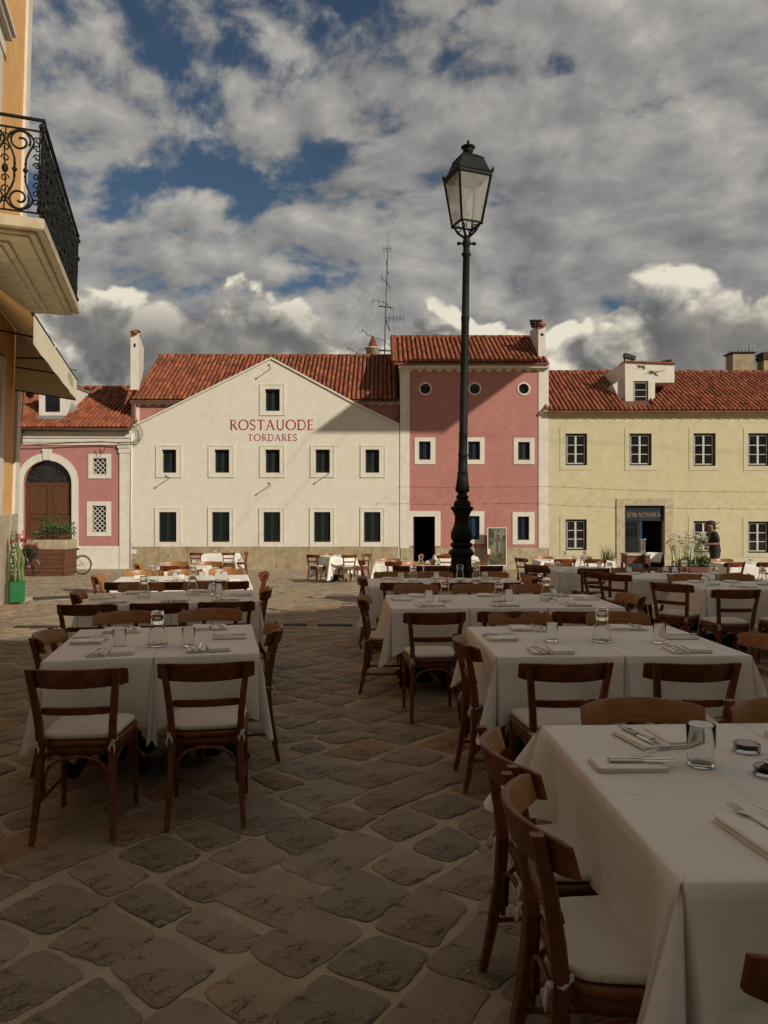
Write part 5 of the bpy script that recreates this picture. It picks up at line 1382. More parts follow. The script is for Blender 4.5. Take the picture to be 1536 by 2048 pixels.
# ---- settings
for who, q, hd in (('left end seat', (.80, 2.33), 2), ('far left seat', (.955, 2.60), -88), ('far right seat', (1.62, 2.60), -88)):
    pass
def r1_setting():
    s = r1; z = s.z + .753
    item('napkin', NAP_A[0], (.755, 2.325, z), radians(-89), 'flat napkin under cutlery at the left end of the ashtray table', 'napkin', 'cutlery napkins').scale = (1.15, 1.05, 1)
    item('fork', FORK_ME, (.79, 2.36, z + .018), radians(-70), 'steel fork with raised tines at the left end of the ashtray table', 'fork', 'forks laid on napkins', 0, .08)
    item('knife', KNIFE_ME, (.80, 2.335, z + .018), radians(-90), 'back one of two steel knives at the left end of the ashtray table', 'knife', 'knives laid on napkins')
    item('knife', KNIFE_ME, (.80, 2.312, z + .018), radians(-92), 'front one of two steel knives at the left end of the ashtray table', 'knife', 'knives laid on napkins')
    item('napkin', NAP_A[1], (.885, 2.58, z), radians(14), 'flat napkin under cutlery at the far side of the ashtray table', 'napkin', 'cutlery napkins')
    item('fork', FORK_ME, (.895, 2.575, z + .018), radians(196), 'steel fork on napkin at the far side of the ashtray table', 'fork', 'forks laid on napkins')
    item('knife', KNIFE_ME, (.870, 2.59, z + .018), radians(194), 'steel knife on napkin at the far side of the ashtray table', 'knife', 'knives laid on napkins')
    item('napkin', NAP_B[0], (1.005, 2.60, z), radians(8), 'thick folded napkin at the far left seat of the ashtray table', 'napkin', 'folded napkins').scale = (1.15, 1.05, 1)
    item('napkin', NAP_B[1], (1.42, 2.58, z), radians(12), 'thick folded napkin at the far right edge of the ashtray table', 'napkin', 'folded napkins')
    item('napkin', NAP_A[2], (.925, 1.80, z), radians(9), 'rolled napkin under a fork at the near side of the ashtray table', 'napkin', 'cutlery napkins').scale = (1.3, 1.25, 1.3)
    item('fork', FORK_ME, (.925, 1.845, z + .021), radians(14), 'large steel fork nearest the viewer on the ashtray table', 'fork', 'forks laid on napkins').scale = (1.25, 1.15, 1)
    item('napkin', NAP_B[2], (1.045, 1.80, z), radians(12), 'thick folded napkin under a knife at the near side of the ashtray table', 'napkin', 'folded napkins')
    item('knife', KNIFE_ME, (.985, 1.87, z + .024), radians(14), 'steel knife nearest the viewer on the ashtray table', 'knife', 'knives laid on napkins')
    o = tumbler(s, .985, 2.33, 'beside the ashtrays', 1.15); o['label'] = 'large clear glass tumbler beside the ashtrays on the ashtray table'
    for k, (x, y, lab) in enumerate(((1.195, 2.47, 'round clear glass ashtray, farther of the two on the ashtray table'), (1.150, 2.245, 'round glass ashtray with a dark wrapper inside on the ashtray table'))):
        t = thing('ashtray', (x, y, z + .0005), lab, 'ashtray', 'glass ashtrays')
        P = [(.0, .001), (.038, .001), (.041, .004), (.042, .026), (.040, .029), (.035, .028), (.032, .012), (.0, .010)]
        mb = MB(); mb.lathe(P, 28, flute=lambda i, zz: -.06 * (zz > .02 and i % 7 == 0)); o = mb.build('bowl', GLASS_G, t, local=True); fixn(o.data)
        if k:
            mb = MB(); mb.sphere((0, 0, .022), .026, 10, 7, (1, .8, .45)); mb.sphere((.008, .006, .033), .015, 8, 6, (1.2, .7, .4)); mb.build('wrapper', ASHP, t, local=True)
            o = MB().lathe([(.0, .038), (.018, .038), (.020, .042), (.0, .044)], 14).build('bottle_top', STEEL, t, local=True); o.location = (.006, .004, -.001)
r1_setting()
def auto(s, near=(), far=(), left=(), right=(), full=True):
    for side, lst, hd, in (('near', near, 90), ('far', far, -90), ('left end', left, 0), ('right end', right, 180)):
        for i, u in enumerate(lst):
            if side == 'near': p = s.at(u, .14)
            elif side == 'far': p = s.at(u, s.d - .14)
            elif side == 'left end': p = s.at(.15, u)
            else: p = s.at(s.n * s.w - .15, u)
            place(s, *p, hd + s.r * 180 / pi, f"{side} {ordn(i, len(lst))}seat", full)
auto(r2, near=(.33, 1.12), far=(.40, 1.08), left=(.60,), right=(.62,))
tumbler(r2, *tp(1104, 1284), 'left of the carafe'); carafe(r2, *tp(1204, 1284), 'the only one'); tumbler(r2, *tp(1319, 1287), 'right of the carafe')
auto(r3, near=(.34, .98, 1.60), far=(.34, 1.0, 1.62), left=(.62,), right=(.60,))
for i, (px, py) in enumerate(((858, 1207), (1018, 1205), (1107, 1203))): tumbler(r3, *tp(px, py), ('at the left part', 'in the middle', 'at the right part')[i])
for i, (px, py) in enumerate(((890, 1204), (998, 1205), (1093, 1200))): carafe(r3, *tp(px, py), ('left one', 'middle one', 'right one')[i])
auto(r4, near=(.34, .9, 1.45), far=(.3, .9, 1.5))
for i, (px, py) in enumerate(((802, 1163), (873, 1161), (970, 1162))): tumbler(r4, *tp(px, py), ('at the left part', 'in the middle', 'at the right part')[i])
for i, (px, py) in enumerate(((826, 1163), (920, 1162), (953, 1161))): carafe(r4, *tp(px, py), ('left one', 'middle one', 'right one')[i])
auto(l1, near=(.33, .86), far=(.30, .86), left=(.60,), right=(.60,))
tumbler(l1, *tp(239, 1298), 'left of the carafe'); carafe(l1, *tp(315, 1293), 'the only one'); tumbler(l1, *tp(377, 1294), 'right of the carafe')
auto(l2, near=(.28, .80, 1.25), far=(.42, 1.05), left=(.5,), right=(.52,))
carafe(l2, *tp(288, 1196), 'left one'); carafe(l2, *tp(385, 1190), 'right one'); tumbler(l2, *tp(424, 1189), 'left of two'); tumbler(l2, *tp(437, 1191), 'right of two')
auto(l3, near=(.3, .85, 1.35), far=(.3, .8, 1.3), full=False)
carafe(l3, *tp(307, 1160), 'left one'); carafe(l3, *tp(386, 1160), 'right one')
for i, (px, py) in enumerate(((351, 1160), (404, 1160), (436, 1159), (450, 1160))): tumbler(l3, *tp(px, py), ('leftmost one', 'second one', 'third one', 'rightmost one')[i])
def far_items(s, tum, car, nap, full=False):
    for i, (u, v) in enumerate(tum): tumbler(s, *s.at(u, v), f"{ordn(i, len(tum))}one" if len(tum) > 1 else 'the only one')
    for i, (u, v) in enumerate(car): carafe(s, *s.at(u, v), f"{ordn(i, len(car))}one" if len(car) > 1 else 'the only one')
    for i, (u, v) in enumerate(nap): item('napkin', NAP_B[i % 3], (*s.at(u, v), s.z + .753), s.r + RN.uniform(-.2, .2), f"folded napkin, {ordn(i, len(nap))}one on the {s.desc}", 'napkin', 'folded napkins')
far_items(l4, [(.62, .4)], [(.2, .4)], [(.15, .2), (.5, .2)])
far_items(l5, [(.35, .5), (.95, .5)], [], [(.6, .3)])
far_items(r5, [(.45, .45), (.62, .4), (1.2, .45)], [(.33, .4)], [(.2, .2), (1.3, .2)])
far_items(r6, [(.6, .5)], [(.38, .4)], [(.5, .2)])
far_items(r7, [(.5, .5), (.9, .5)], [], [(.3, .3)])
far_items(r8, [(.5, .6)], [], [(.3, .4)])
far_items(r9, [(.12, .30), (.95, .50), (1.30, .35)], [(.28, .42), (.80, .40), (1.1, .45)], [(.2, .75), (.62, .76), (1.05, .2)])
place(r9, *r9.at(.48, .15), 89, 'near left seat')
far_items(r10, [(.12, .40), (.62, .45), (.72, .40)], [(.85, .42)], [(.30, .7), (.7, .2)])
far_items(r11, [(.12, .6), (.75, .55), (.84, .3)], [(.48, .5)], [(.2, .2), (.65, .2)])
far_items(r12, [(.4, .5), (.9, .5)], [(.65, .5), (1.1, .5)], [(.3, .2)])
far_items(r13, [(.6, .5)], [], [(.3, .3)])
# ------------------------------------------------------------------ street lamp
def lamp():
    Y = 10.3; x0 = 1.045; sc = F / Y
    t = thing('street_lamp', (x0, Y, g(Y)), 'tall black cast-iron street lamp with four-sided glass lantern', 'street lamp')
    base = g(Y) + .01
    def z7(zy): return EYE - (860 + zy / 6.4 - 1028) / sc - g(Y)
    def prof(lst): return [(hw / 6.4 / sc, z7(zy)) for zy, hw in lst]
    n = 28
    mb = MB(); mb.lathe([(.36, .01), (.36, .10), (.33, .13), (.30, .16)], 8, ang0=pi / 8, smooth=False)
    mb.lathe(prof([(2330, 205), (2290, 205), (2270, 178), (1900, 160), (1830, 152)]), 8, ang0=pi / 8, smooth=False)
    mb.lathe(prof([(1835, 172), (1800, 176), (1765, 176), (1745, 152)]), 8, ang0=pi / 8, smooth=False); mb.build('pedestal', IRON, t, local=True)
    mb = MB(); mb.lathe(prof([(1752, 140), (1700, 134), (1620, 134), (1592, 150)]), 8, ang0=pi / 8, smooth=False)
    mb.lathe(prof([(1594, 158), (1572, 168), (1545, 150), (1522, 125), (1502, 112), (1500, 128), (1480, 140), (1462, 146), (1445, 130), (1432, 104)]), n); mb.build('plinth_moulding', IRON, t, local=True)
    mb = MB(); mb.lathe(prof([(1436, 104), (1415, 118), (1390, 134), (1345, 137), (1310, 132), (1270, 118), (1230, 102), (1195, 94), (1152, 88)]), 48, flute=lambda k, z: .030 * abs(sin((k / 48 * 2 * pi + z * 5) * 8))); mb.build('fluted_vase', IRON, t, local=True)
    mb = MB(); mb.lathe(prof([(1154, 92), (1140, 99), (1128, 88), (1085, 100), (1050, 115), (1028, 128)]), n); mb.lathe(prof([(1030, 126), (1004, 146), (986, 140), (974, 104)]), 40, flute=lambda k, z: .05 * sin(k / 40 * 2 * pi * 10)); mb.build('leaf_collar', IRON, t, local=True)
    mb = MB(); mb.lathe(prof([(978, 100), (962, 108), (932, 107), (906, 92), (892, 68), (880, 74), (866, 82), (846, 76), (832, 62), (815, 56), (800, 70), (778, 92), (742, 90), (655, 75), (565, 67)]), n); mb.build('shaft_base', IRON, t, local=True)
    P = [(562, 66), (550, 71), (538, 66), (536, 62), (346, 58), (336, 63), (310, 63), (300, 57), (60, 55), (52, 58), (40, 58), (32, 53)]
    pl = prof(P); top = [(1800, 36), (1755, 40), (1738, 40), (1728, 35), (1180, 31.5), (1165, 44), (1150, 44), (1140, 31), (1090, 30), (1070, 37), (1050, 40), (1030, 33), (1010, 30), (985, 22)]
    def z6(zy): return EYE - (260 + zy / 4.6545 - 1028) / sc - g(Y)
    pl += [(hw / 4.6545 / sc, z6(zy)) for zy, hw in top]
    MB().lathe(pl, n).build('pole', IRON, t, local=True)
    mb = MB(); zc = z6(1057); mb.tube([(-.105, 0, zc), (.105, 0, zc)], .014, 8)
    for s_ in (-1, 1): mb.sphere((s_ * .108, 0, zc), .026, 8, 6); mb.sphere((s_ * .085, 0, zc), .019, 8, 6)
    mb.build('ladder_rest', IRON, t, local=True)
    # lantern, turned a little to the left
    L = bpy.data.objects.new('lantern', None)
    rz = radians(20); cz, sz = cos(rz), sin(rz)
    def R(x, y, z): return (x * cz - y * sz, x * sz + y * cz, z)
    zb, zt = z6(880), z6(450); hb, ht = .150, .238
    mb = MB(); C4 = [(-1, -1), (1, -1), (1, 1), (-1, 1)]
    for (a, b) in C4: mb.bar(R(a * hb, b * hb, zb), R(a * ht, b * ht, zt), .026, .026)
    for k in range(4):
        a, b = C4[k], C4[(k + 1) % 4]
        mb.bar(R(a[0] * hb, a[1] * hb, zb), R(b[0] * hb, b[1] * hb, zb), .026, .022); mb.bar(R(a[0] * ht, a[1] * ht, zt), R(b[0] * ht, b[1] * ht, zt), .03, .035)
    fr = mb.build('lantern_frame', IRON, t, local=True)
    for k in range(4):
        a, b = C4[k], C4[(k + 1) % 4]; i = .985
        q = [R(a[0] * hb * i, a[1] * hb * i, zb + .01), R(b[0] * hb * i, b[1] * hb * i, zb + .01), R(b[0] * ht * i, b[1] * ht * i, zt - .015), R(a[0] * ht * i, a[1] * ht * i, zt - .015)]
        MB().add(q, [(0, 1, 2, 3)]); mb = MB(); mb.add(q, [(0, 1, 2, 3)]); mb.build('glass_pane', LANTERN, fr, local=True)
    mb = MB(); mb.lathe([(.03, zb + .12), (.035, zb + .16), (.05, zb + .22), (.045, zb + .32), (.02, zb + .36)], 12); mb.tube([(0, 0, zb - .03), (0, 0, zb + .12)], .012, 6); mb.build('lamp_bulb', SASH, fr, local=True)
    mb = MB(); s2 = sqrt(2); a0 = pi / 4 + rz
    mb.lathe([(ht * s2 * 1.03, zt - .0), (ht * s2 * 1.10, zt + .03), (ht * s2 * 1.06, zt + .055), (ht * s2 * .93, zt + .07), (.162 * s2, z6(290)), (.168 * s2, z6(282)), (.150 * s2, z6(274)), (.085 * s2, z6(240))], 4, ang0=a0, smooth=False)
    for (a, b) in C4: mb.lathe([(.004, .0), (.014, .012), (.020, .035), (.008, .06), (.0, .085)], 8, R(a * ht * 1.06, b * ht * 1.06, zt + .03))
    mb.build('lantern_roof', IRON, t, local=True)
    mb = MB(); mb.lathe([(.064, z6(242)), (.062, z6(205)), (.072, z6(198)), (.066, z6(190)), (.075, z6(175)), (.100, z6(164)), (.098, z6(158)), (.060, z6(148)), (.030, z6(143)), (.018, z6(136)), (.026, z6(130)), (.014, z6(122)), (.020, z6(118)), (.022, z6(106)), (.012, z6(98)), (.0, z6(96))], 16); mb.build('finial', IRON, t, local=True)
    mb = MB()
    for (a, b) in C4:
        e = R(a * hb, b * hb, zb - .005); pts = []
        for i in range(12):
            f = i / 11; k = f ** .7; pts.append((e[0] * (1 - k) + e[0] * .16 * sin(pi * f), e[1] * (1 - k) + e[1] * .16 * sin(pi * f), e[2] + (z6(1010) - e[2]) * f - .012 * sin(pi * f)))
        mb.tube(pts, [.012, .013, .014, .016, .018, .018, .018, .017, .018, .019, .021, .022], 7)
        mb.sphere(e, .022, 8, 6)
        c = [(e[0] * .55 + .035 * cos(q) * e[0] / hb * .8, e[1] * .55 + .035 * cos(q) * e[1] / hb * .8, e[2] - .045 + .035 * sin(q)) for q in [6.28 * i / 10 for i in range(11)]]
        mb.tube(c, .007, 6)
    mb.build('scroll_bracket', IRON, t, local=True)
    t.rotation_euler.y = radians(.95)
lamp()

# ------------------------------------------------------------------ house at the left edge of the square
def left_house():
    P0 = Vector((-7.56, 15.3, 0)); dirv = Vector((.2987, -1, 0)).normalized(); nrm = Vector((1, .2987, 0)).normalized()
    t = thing('ochre_house', (P0.x, P0.y, g(15.3)), 'ochre house at the left edge with iron balcony and cream awning', 'house')
    M = Matrix.Translation(P0) @ Matrix(((dirv.x, nrm.x, 0, 0), (dirv.y, nrm.y, 0, 0), (0, 0, 1, 0), (0, 0, 0, 1)))
    def put(mb, name, m, parent=t):
        mb.v = [tuple(M @ Vector(v)) for v in mb.v]; o = mb.build(name, m, parent); fixn(o.data); return o
    zb = -.6; H = 12.6
    # u runs towards the viewer along the front, v stands out from it; u = 0 at the far corner
    mb = MB(); hole = [(2.35, -.6), (2.35, 4.2), (3.55, 4.2), (3.55, -.6)]
    q = [(3.0, 5.85), (4.3, 5.85), (4.3, 9.35), (3.0, 9.35)]
    V = MB(); V.box((.42, -8, 1.55), (1.55, -.002, H)); V.box((1.55, -8, 9.6), (14, -.002, H)); V.box((4.32, -8, 1.55), (14, -.0025, 9.59)); V.box((1.551, -8, 4.5), (2.98, -.003, 9.599)); V.box((2.981, -8, 4.5), (4.319, -.004, 5.80)); V.box((1.551, -8, 1.55), (4.319, -.30, 4.499)); V.box((2.981, -8, 5.801), (4.319, -.30, 9.599))
    put(V, 'wall', PL_ORANGE)
    put(MB().box((-.003, -8.02, 1.55), (.419, .05, H + .1)), 'quoin', TRIM)
    rnd = random.Random(6); u = -.05
    for i in range(5):
        w = rnd.uniform(.55, .8); put(MB().bbox((u + .004, -7.9 if i == 0 else -.6, zb), (u + w - .004, .035 + rnd.uniform(-.008, .008), 1.549), .012), 'plinth_stone', STONE_L); u += w
    put(MB().bbox((-.12, .0, zb), (4.5, .34, .02 + g(14.5)), .015), 'step', STONE_L)
    mb = MB(); mb.box((-.12, -8, H + .1), (14, .30, H + .3)); put(mb, 'cornice', TRIM)
    # balcony door with moulded surround
    mb = MB(); mb.box((2.70, -.0015, 5.83), (3.0, .06, 9.4)); mb.box((4.3, -.0015, 5.83), (4.6, .06, 9.4)); mb.box((2.62, -.001, 9.401), (4.68, .08, 9.7)); mb.box((2.55, -.0005, 9.701), (4.75, .17, 9.80)); mb.box((2.50, -.0002, 9.801), (4.8, .22, 9.88)); w = put(mb, 'balcony_door', TRIM)
    put(MB().box((2.99, -.16, 5.83), (4.31, -.12, 9.4)), 'door_leaf', FRAME_D, w)
    # street door surround in the shade of the awning
    mb = MB(); mb.box((1.56, -.299, 1.0), (1.95, .035, 4.4)); mb.box((1.951, -.29, 3.9), (4.3, .03, 4.4)); w = put(mb, 'shop_door', TRIM); put(MB().box((1.952, -.295, .0), (4.31, -.25, 3.9)), 'door_leaf', DOORW, w)
    # balcony
    u0, u1, pv = .42, 5.25, 1.14
    mb = MB()
    for (a, b, z0, z1) in ((0, 0, 5.635, 5.80), (.10, .12, 5.58, 5.634), (.16, .22, 5.55, 5.579), (.40, .52, 5.50, 5.549), (.46, .62, 5.46, 5.499)): mb.bbox((u0 + a, -.05, z0), (u1 - a, pv - b, z1), .015)
    b = put(mb, 'balcony_slab', STONE_L)
    rail = put(MB().bar((u0 + .04, pv - .06, 7.20), (u1 - .04, pv - .06, 7.20), .05, .03).bar((u0 + .04, pv - .06, 7.04), (u1 - .04, pv - .06, 7.04), .03, .02).bar((u0 + .04, pv - .06, 5.88), (u1 - .04, pv - .06, 5.88), .03, .02).bar((u1 - .06, 0, 7.20), (u1 - .06, pv - .03, 7.20), .05, .03).bar((u1 - .06, 0, 7.04), (u1 - .06, pv - .07, 7.04), .03, .02).bar((u1 - .06, 0, 5.88), (u1 - .06, pv - .07, 5.88), .03, .02).bar((u0 + .06, 0, 7.20), (u0 + .06, pv - .03, 7.20), .05, .03).bar((u0 + .06, 0, 5.88), (u0 + .06, pv - .07, 5.88), .03, .02), 'balcony_railing', IRON)
    def spiral(cx, cz, r, a0, turns, sgn, n=22): return [(cx + r * (1 - .78 * i / n) * cos(a0 + sgn * turns * 2 * pi * i / n), cz + r * (1 - .78 * i / n) * sin(a0 + sgn * turns * 2 * pi * i / n)) for i in range(n + 1)]
    def scroll(mb, fn, x, hw=.19):
        zc = 6.46
        for s_ in (-1, 1):
            for e in (-1, 1):
                ce = zc + e * .40; r = hw * .95
                sp = spiral(x, ce, r, (0 if s_ > 0 else pi), 1.35, e * s_ * 1 if s_ > 0 else e * s_, 26)
                line = [(x + s_ * .07, zc), (x + s_ * .075, zc + e * .16), (x + s_ * .11, zc + e * .26), (x + s_ * r, ce)] + (sp[1:] if s_ > 0 else sp[1:12])
                mb.tube([fn(*p) for p in line], .0155, 6)
            mb.sphere(fn(x + s_ * .07, zc), .036, 8, 6)
            for zz in (zc - .09, zc + .09): mb.tube([fn(x + s_ * .07, zz - .012), fn(x + s_ * .07, zz + .012)], .019, 6)
    def panel(fn, x, hw, wide):
        mb = MB(); scroll(mb, fn, x, hw); return mb
    k = 0
    n = 12; stepu = (u1 - u0 - .10) / n
    fnF = lambda a, z: (a, pv - .06, z); fnS = lambda a, z: (u1 - .06, a, z); fnS2 = lambda a, z: (u0 + .06, a, z)
    rnd = random.Random(8)
    for i in range(n):
        x = u0 + .05 + (i + .5) * stepu; mb = panel(fnF, x, .175, False)
        # cast leaves and small rings crowd the long front
        for j in range(19):
            z = 5.90 + j * .062; xx = x + stepu * .5 + rnd.uniform(-.035, .035); c = [(xx + .035 * cos(q), z + .030 * sin(q)) for q in [6.283 * h / 8 for h in range(9)]]
            mb.tube([fnF(*p) for p in c], .013, 5); mb.sphere((xx + rnd.uniform(-.09, .09), pv - .06 + rnd.uniform(-.03, .03), z), .024, 6, 5, (1, .7, 1.6))
        for j in range(22): mb.sphere((x + rnd.uniform(-.19, .19), pv - .06 + rnd.uniform(-.03, .03), rnd.uniform(5.9, 7.0)), .030, 6, 5, (1, .7, 1.7))
        put(mb, 'scrollwork', IRON, rail)
    for i in range(3): put(panel(fnS, pv - .34 - i * .385, .185, True), 'scrollwork', IRON, rail)
    for i in range(3): put(panel(fnS2, .20 + i * .355, .165, True), 'scrollwork', IRON, rail)
    for i in range(3):
        mb = MB(); v0 = pv - .34 - i * .385 - .1925
        for z in (6.02, 6.17, 6.32, 6.60, 6.75, 6.90): mb.tube([fnS(*p) for p in spiral(v0, z, .058, 0 if z < 6.46 else pi, 1.2, 1 if z < 6.46 else -1, 14)], .0105, 5)
        mb.tube([fnS(v0, 5.89), fnS(v0 + .012, 6.2), fnS(v0, 6.46), fnS(v0 - .012, 6.72), fnS(v0, 7.03)], .0095, 5)
        mb.sphere(fnS(v0, 6.46), .045, 8, 6, (.6, 1, 1.5)); put(mb, 'scrollwork', IRON, rail)
        mb = MB(); v0 = pv - .125
        if i == 0:
            for z in (6.02, 6.14, 6.26, 6.38, 6.54, 6.66, 6.78, 6.90): mb.tube([fnS(*p) for p in spiral(v0, z, .052, 0 if z < 6.46 else pi, 1.2, 1 if z < 6.46 else -1, 14)], .0105, 5)
            mb.tube([fnS(v0 + .03, 5.89), fnS(v0 + .035, 6.46), fnS(v0 + .03, 7.03)], .0095, 5); put(mb, 'scrollwork', IRON, rail)
    for (uu, vv) in ((u1 - .06, pv - .06), (u0 + .06, pv - .06)):
        mb = MB(); mb.bar((uu, vv, 5.80), (uu, vv, 7.22), .032, .032, up=(0, 1, 0)); mb.sphere((uu, vv, 7.10), .055, 10, 7); mb.sphere((uu, vv, 5.92), .055, 10, 7); put(mb, 'post', IRON, rail)
    # awning: sloping canvas, front flap, closed far end
    a0, a1, av = .62, 6.0, 1.14
    zt, zf, zl = 5.18, 4.26, 3.87
    mb = MB()
    rows = []
    for i in range(9):
        u = a0 + (a1 - a0) * i / 8; rows.append([(u, .02 + (av - .02) * f, zt + (zf - zt) * f - .05 * sin(pi * f)) for f in [j / 6 for j in range(7)]])
    mb.grid(rows, True); aw = put(mb, 'awning', CANVAS)
    mb = MB(); rows = [[(a0 + (a1 - a0) * i / 30, av + .012 + .006 * sin(i * .9) * j / 4, zf - (zf - zl) * j / 4) for j in range(5)] for i in range(31)]
    mb.grid(rows, True); put(mb, 'flap', CANVAS, aw)
    mb = MB()
    for k in range(3):
        u = a0 + .95 + k * .012
        for j in range(18):
            if rnd.random() < .8: mb.box((a0 + .75 + j * .045, av + .022, zf - .12 - k * .055), (a0 + .75 + j * .045 + .03, av + .0235, zf - .095 - k * .055))
    put(mb, 'print', CANVAS_G, aw)
    mb = MB(); mb.add([(a0, .02, zt - .01), (a0, av, zf - .01), (a0, av, zl), (a0, .02, zl + .12)], [(0, 1, 2, 3)]); put(mb, 'end_panel', CANVAS, aw)
    mb = MB().tube([(a0, av, zf + .01), (a1, av, zf + .01)], .022, 8).tube([(a0, .02, 4.62), (a0, av * .55, 4.66)], .014, 6).tube([(a0 - .005, .02, zl + .12), (a0 - .005, av, zl)], .012, 6).tube([(a0, .02, 4.44), (a0, av * .80, 4.36)], .013, 6).tube([(4.4, .02, 4.4), (4.4, av, zf)], .014, 6).tube([(1.7, av, zf + .03), (1.7, av + .12, zf + .03)], .01, 5)
    put(mb, 'frame', IRON, aw)
    mb = MB(); mb.tube([(2.9, .05, 5.0), (3.2, .6, 4.6), (4.2, av - .05, zf + .02)], .006, 5); mb.tube([(3.9, av - .06, zf + .12), (3.95, av + .03, zf + .02), (3.9, av - .02, zf - .08), (3.85, av - .10, zf)], .018, 6); put(mb, 'cord', SASH, aw)
    t.rotation_euler.y = radians(1.6)
    # wall lantern bracket at the corner
    mb = MB(); mb.tube([(.25, .05, 4.15), (.25, .22, 4.18), (.22, .30, 4.05), (.25, .22, 3.95)], .02, 6); mb.sphere((.24, .24, 4.02), .09, 8, 6, (1, 1, 1.4)); mb.tube([(.25, .12, 4.1), (.3, .12, 3.7), (.32, .1, 3.4)], .008, 5); put(mb, 'floodlight', MAST)
left_house()

# ------------------------------------------------------------------ roof furniture and wires
def roofline():
    y = YF + 4.9; k = y / F
    def X(px): return (px - 768) * k
    def Z(py): return EYE - (py - 1028) * k
    t = thing('roof_chimney', (X(746), y, Z(718)), 'round roof chimney with red conical cap beside the aerial mast', 'chimney')
    MB().lathe([(.34, Z(735) - Z(718)), (.34, Z(700) - Z(718)), (.40, Z(699) - Z(718)), (.42, Z(696) - Z(718)), (.30, Z(695) - Z(718))], 14).build('stack', STONE_L, t, local=True)
    mb = MB(); mb.lathe([(.27, Z(695.5) - Z(718)), (.16, Z(683) - Z(718)), (.045, Z(673) - Z(718)), (.0, Z(671.5) - Z(718))], 10, smooth=False); mb.build('cap', TILE, t, local=True)
    t = thing('aerial_mast', (X(769), y, Z(716)), 'thin rooftop aerial mast with crossed antennas and stay wires', 'antenna')
    def p(px, py, dy=0): return (X(px), y + dy, Z(py))
    MB().tube([p(768.5, 730), p(769.5, 690), p(771, 630), p(773.5, 560), p(775.5, 500)], [.034, .034, .03, .026, .02], 7).tube([p(775.5, 500), p(776.7, 463)], [.014, .008], 5).build('mast', MAST, t)
    for pts, r in (([(767, 497), (782, 497)], .015), ([(763, 553), (767, 560), (773, 563), (777, 570), (780, 577)], .018), ([(745, 600), (760, 602), (771, 606), (780, 613), (787, 618)], .018), ([(757, 612), (783, 615)], .045), ([(772, 635), (807, 635)], .02), ([(772, 640), (807, 639)], .016),
                   ([(725, 659), (735, 669), (748, 675), (768, 681), (779, 690)], .02), ([(696, 696), (708, 702), (735, 716)], .02), ([(772, 640), (779, 660)], .018), ([(758, 701), (786, 701)], .06), ([(773, 522), (775, 541), (777, 548)], .035)):
        mb = MB().tube([p(a, b, .05 * (i % 2)) for i, (a, b) in enumerate(pts)], r * .75, 6)
        L = len(pts)
        if r < .021:
            for i in range(6):
                f = i / 5 * (L - 1); j = min(int(f), L - 2); q = f - j; a = pts[j][0] * (1 - q) + pts[j + 1][0] * q; b = pts[j][1] * (1 - q) + pts[j + 1][1] * q
                mb.tube([p(a, b, -.45), p(a, b + 1.2, .45)], .009, 5)
        mb.build('aerial', MAST, t)
    mb = MB()
    for a, b in (((745, 602), (690, 690)), ((745, 602), (728, 690)), ((748, 602), (738, 690)), ((771, 520), (690, 640)), ((787, 618), (790, 690)), ((725, 660), (660, 705)), ((725, 660), (690, 705)), ((772, 600), (785, 690))): mb.tube([p(*a), p(*b)], .005, 4)
    mb.build('stay_wire', CABLE, t)
    # wire with clips strung across the fronts
    t = thing('strung_wire', (wx(948), YF - .90, wz(976)), 'thin wire with clips strung low across the pink and yellow fronts', 'wire')
    P = [(795, 975), (900, 976.5), (1000, 975), (1098, 974.5), (1180, 979), (1290, 983), (1400, 984.5), (1536, 985.5), (1640, 987)]
    mb = MB(); mb.tube([(wx(a), YF - .90, wz(b)) for a, b in P], .006, 5); mb.build('cable', CABLE, t)
    x = 797
    while x < 1640:
        j = max(i for i in range(len(P)) if P[i][0] <= x); f = (x - P[j][0]) / (P[min(j + 1, len(P) - 1)][0] - P[j][0] + 1e-6); b = P[j][1] + (P[min(j + 1, len(P) - 1)][1] - P[j][1]) * f
        MB().tube([(wx(x), YF - .002, wz(b) + .03), (wx(x), YF - .91, wz(b) + .01)], .004, 4).box((wx(x) - .012, YF - .915, wz(b + 1.2)), (wx(x) + .012, YF - .893, wz(b - .6))).build('clip', CABLE, t)
        x += 26 if x > 830 else 34
roofline()

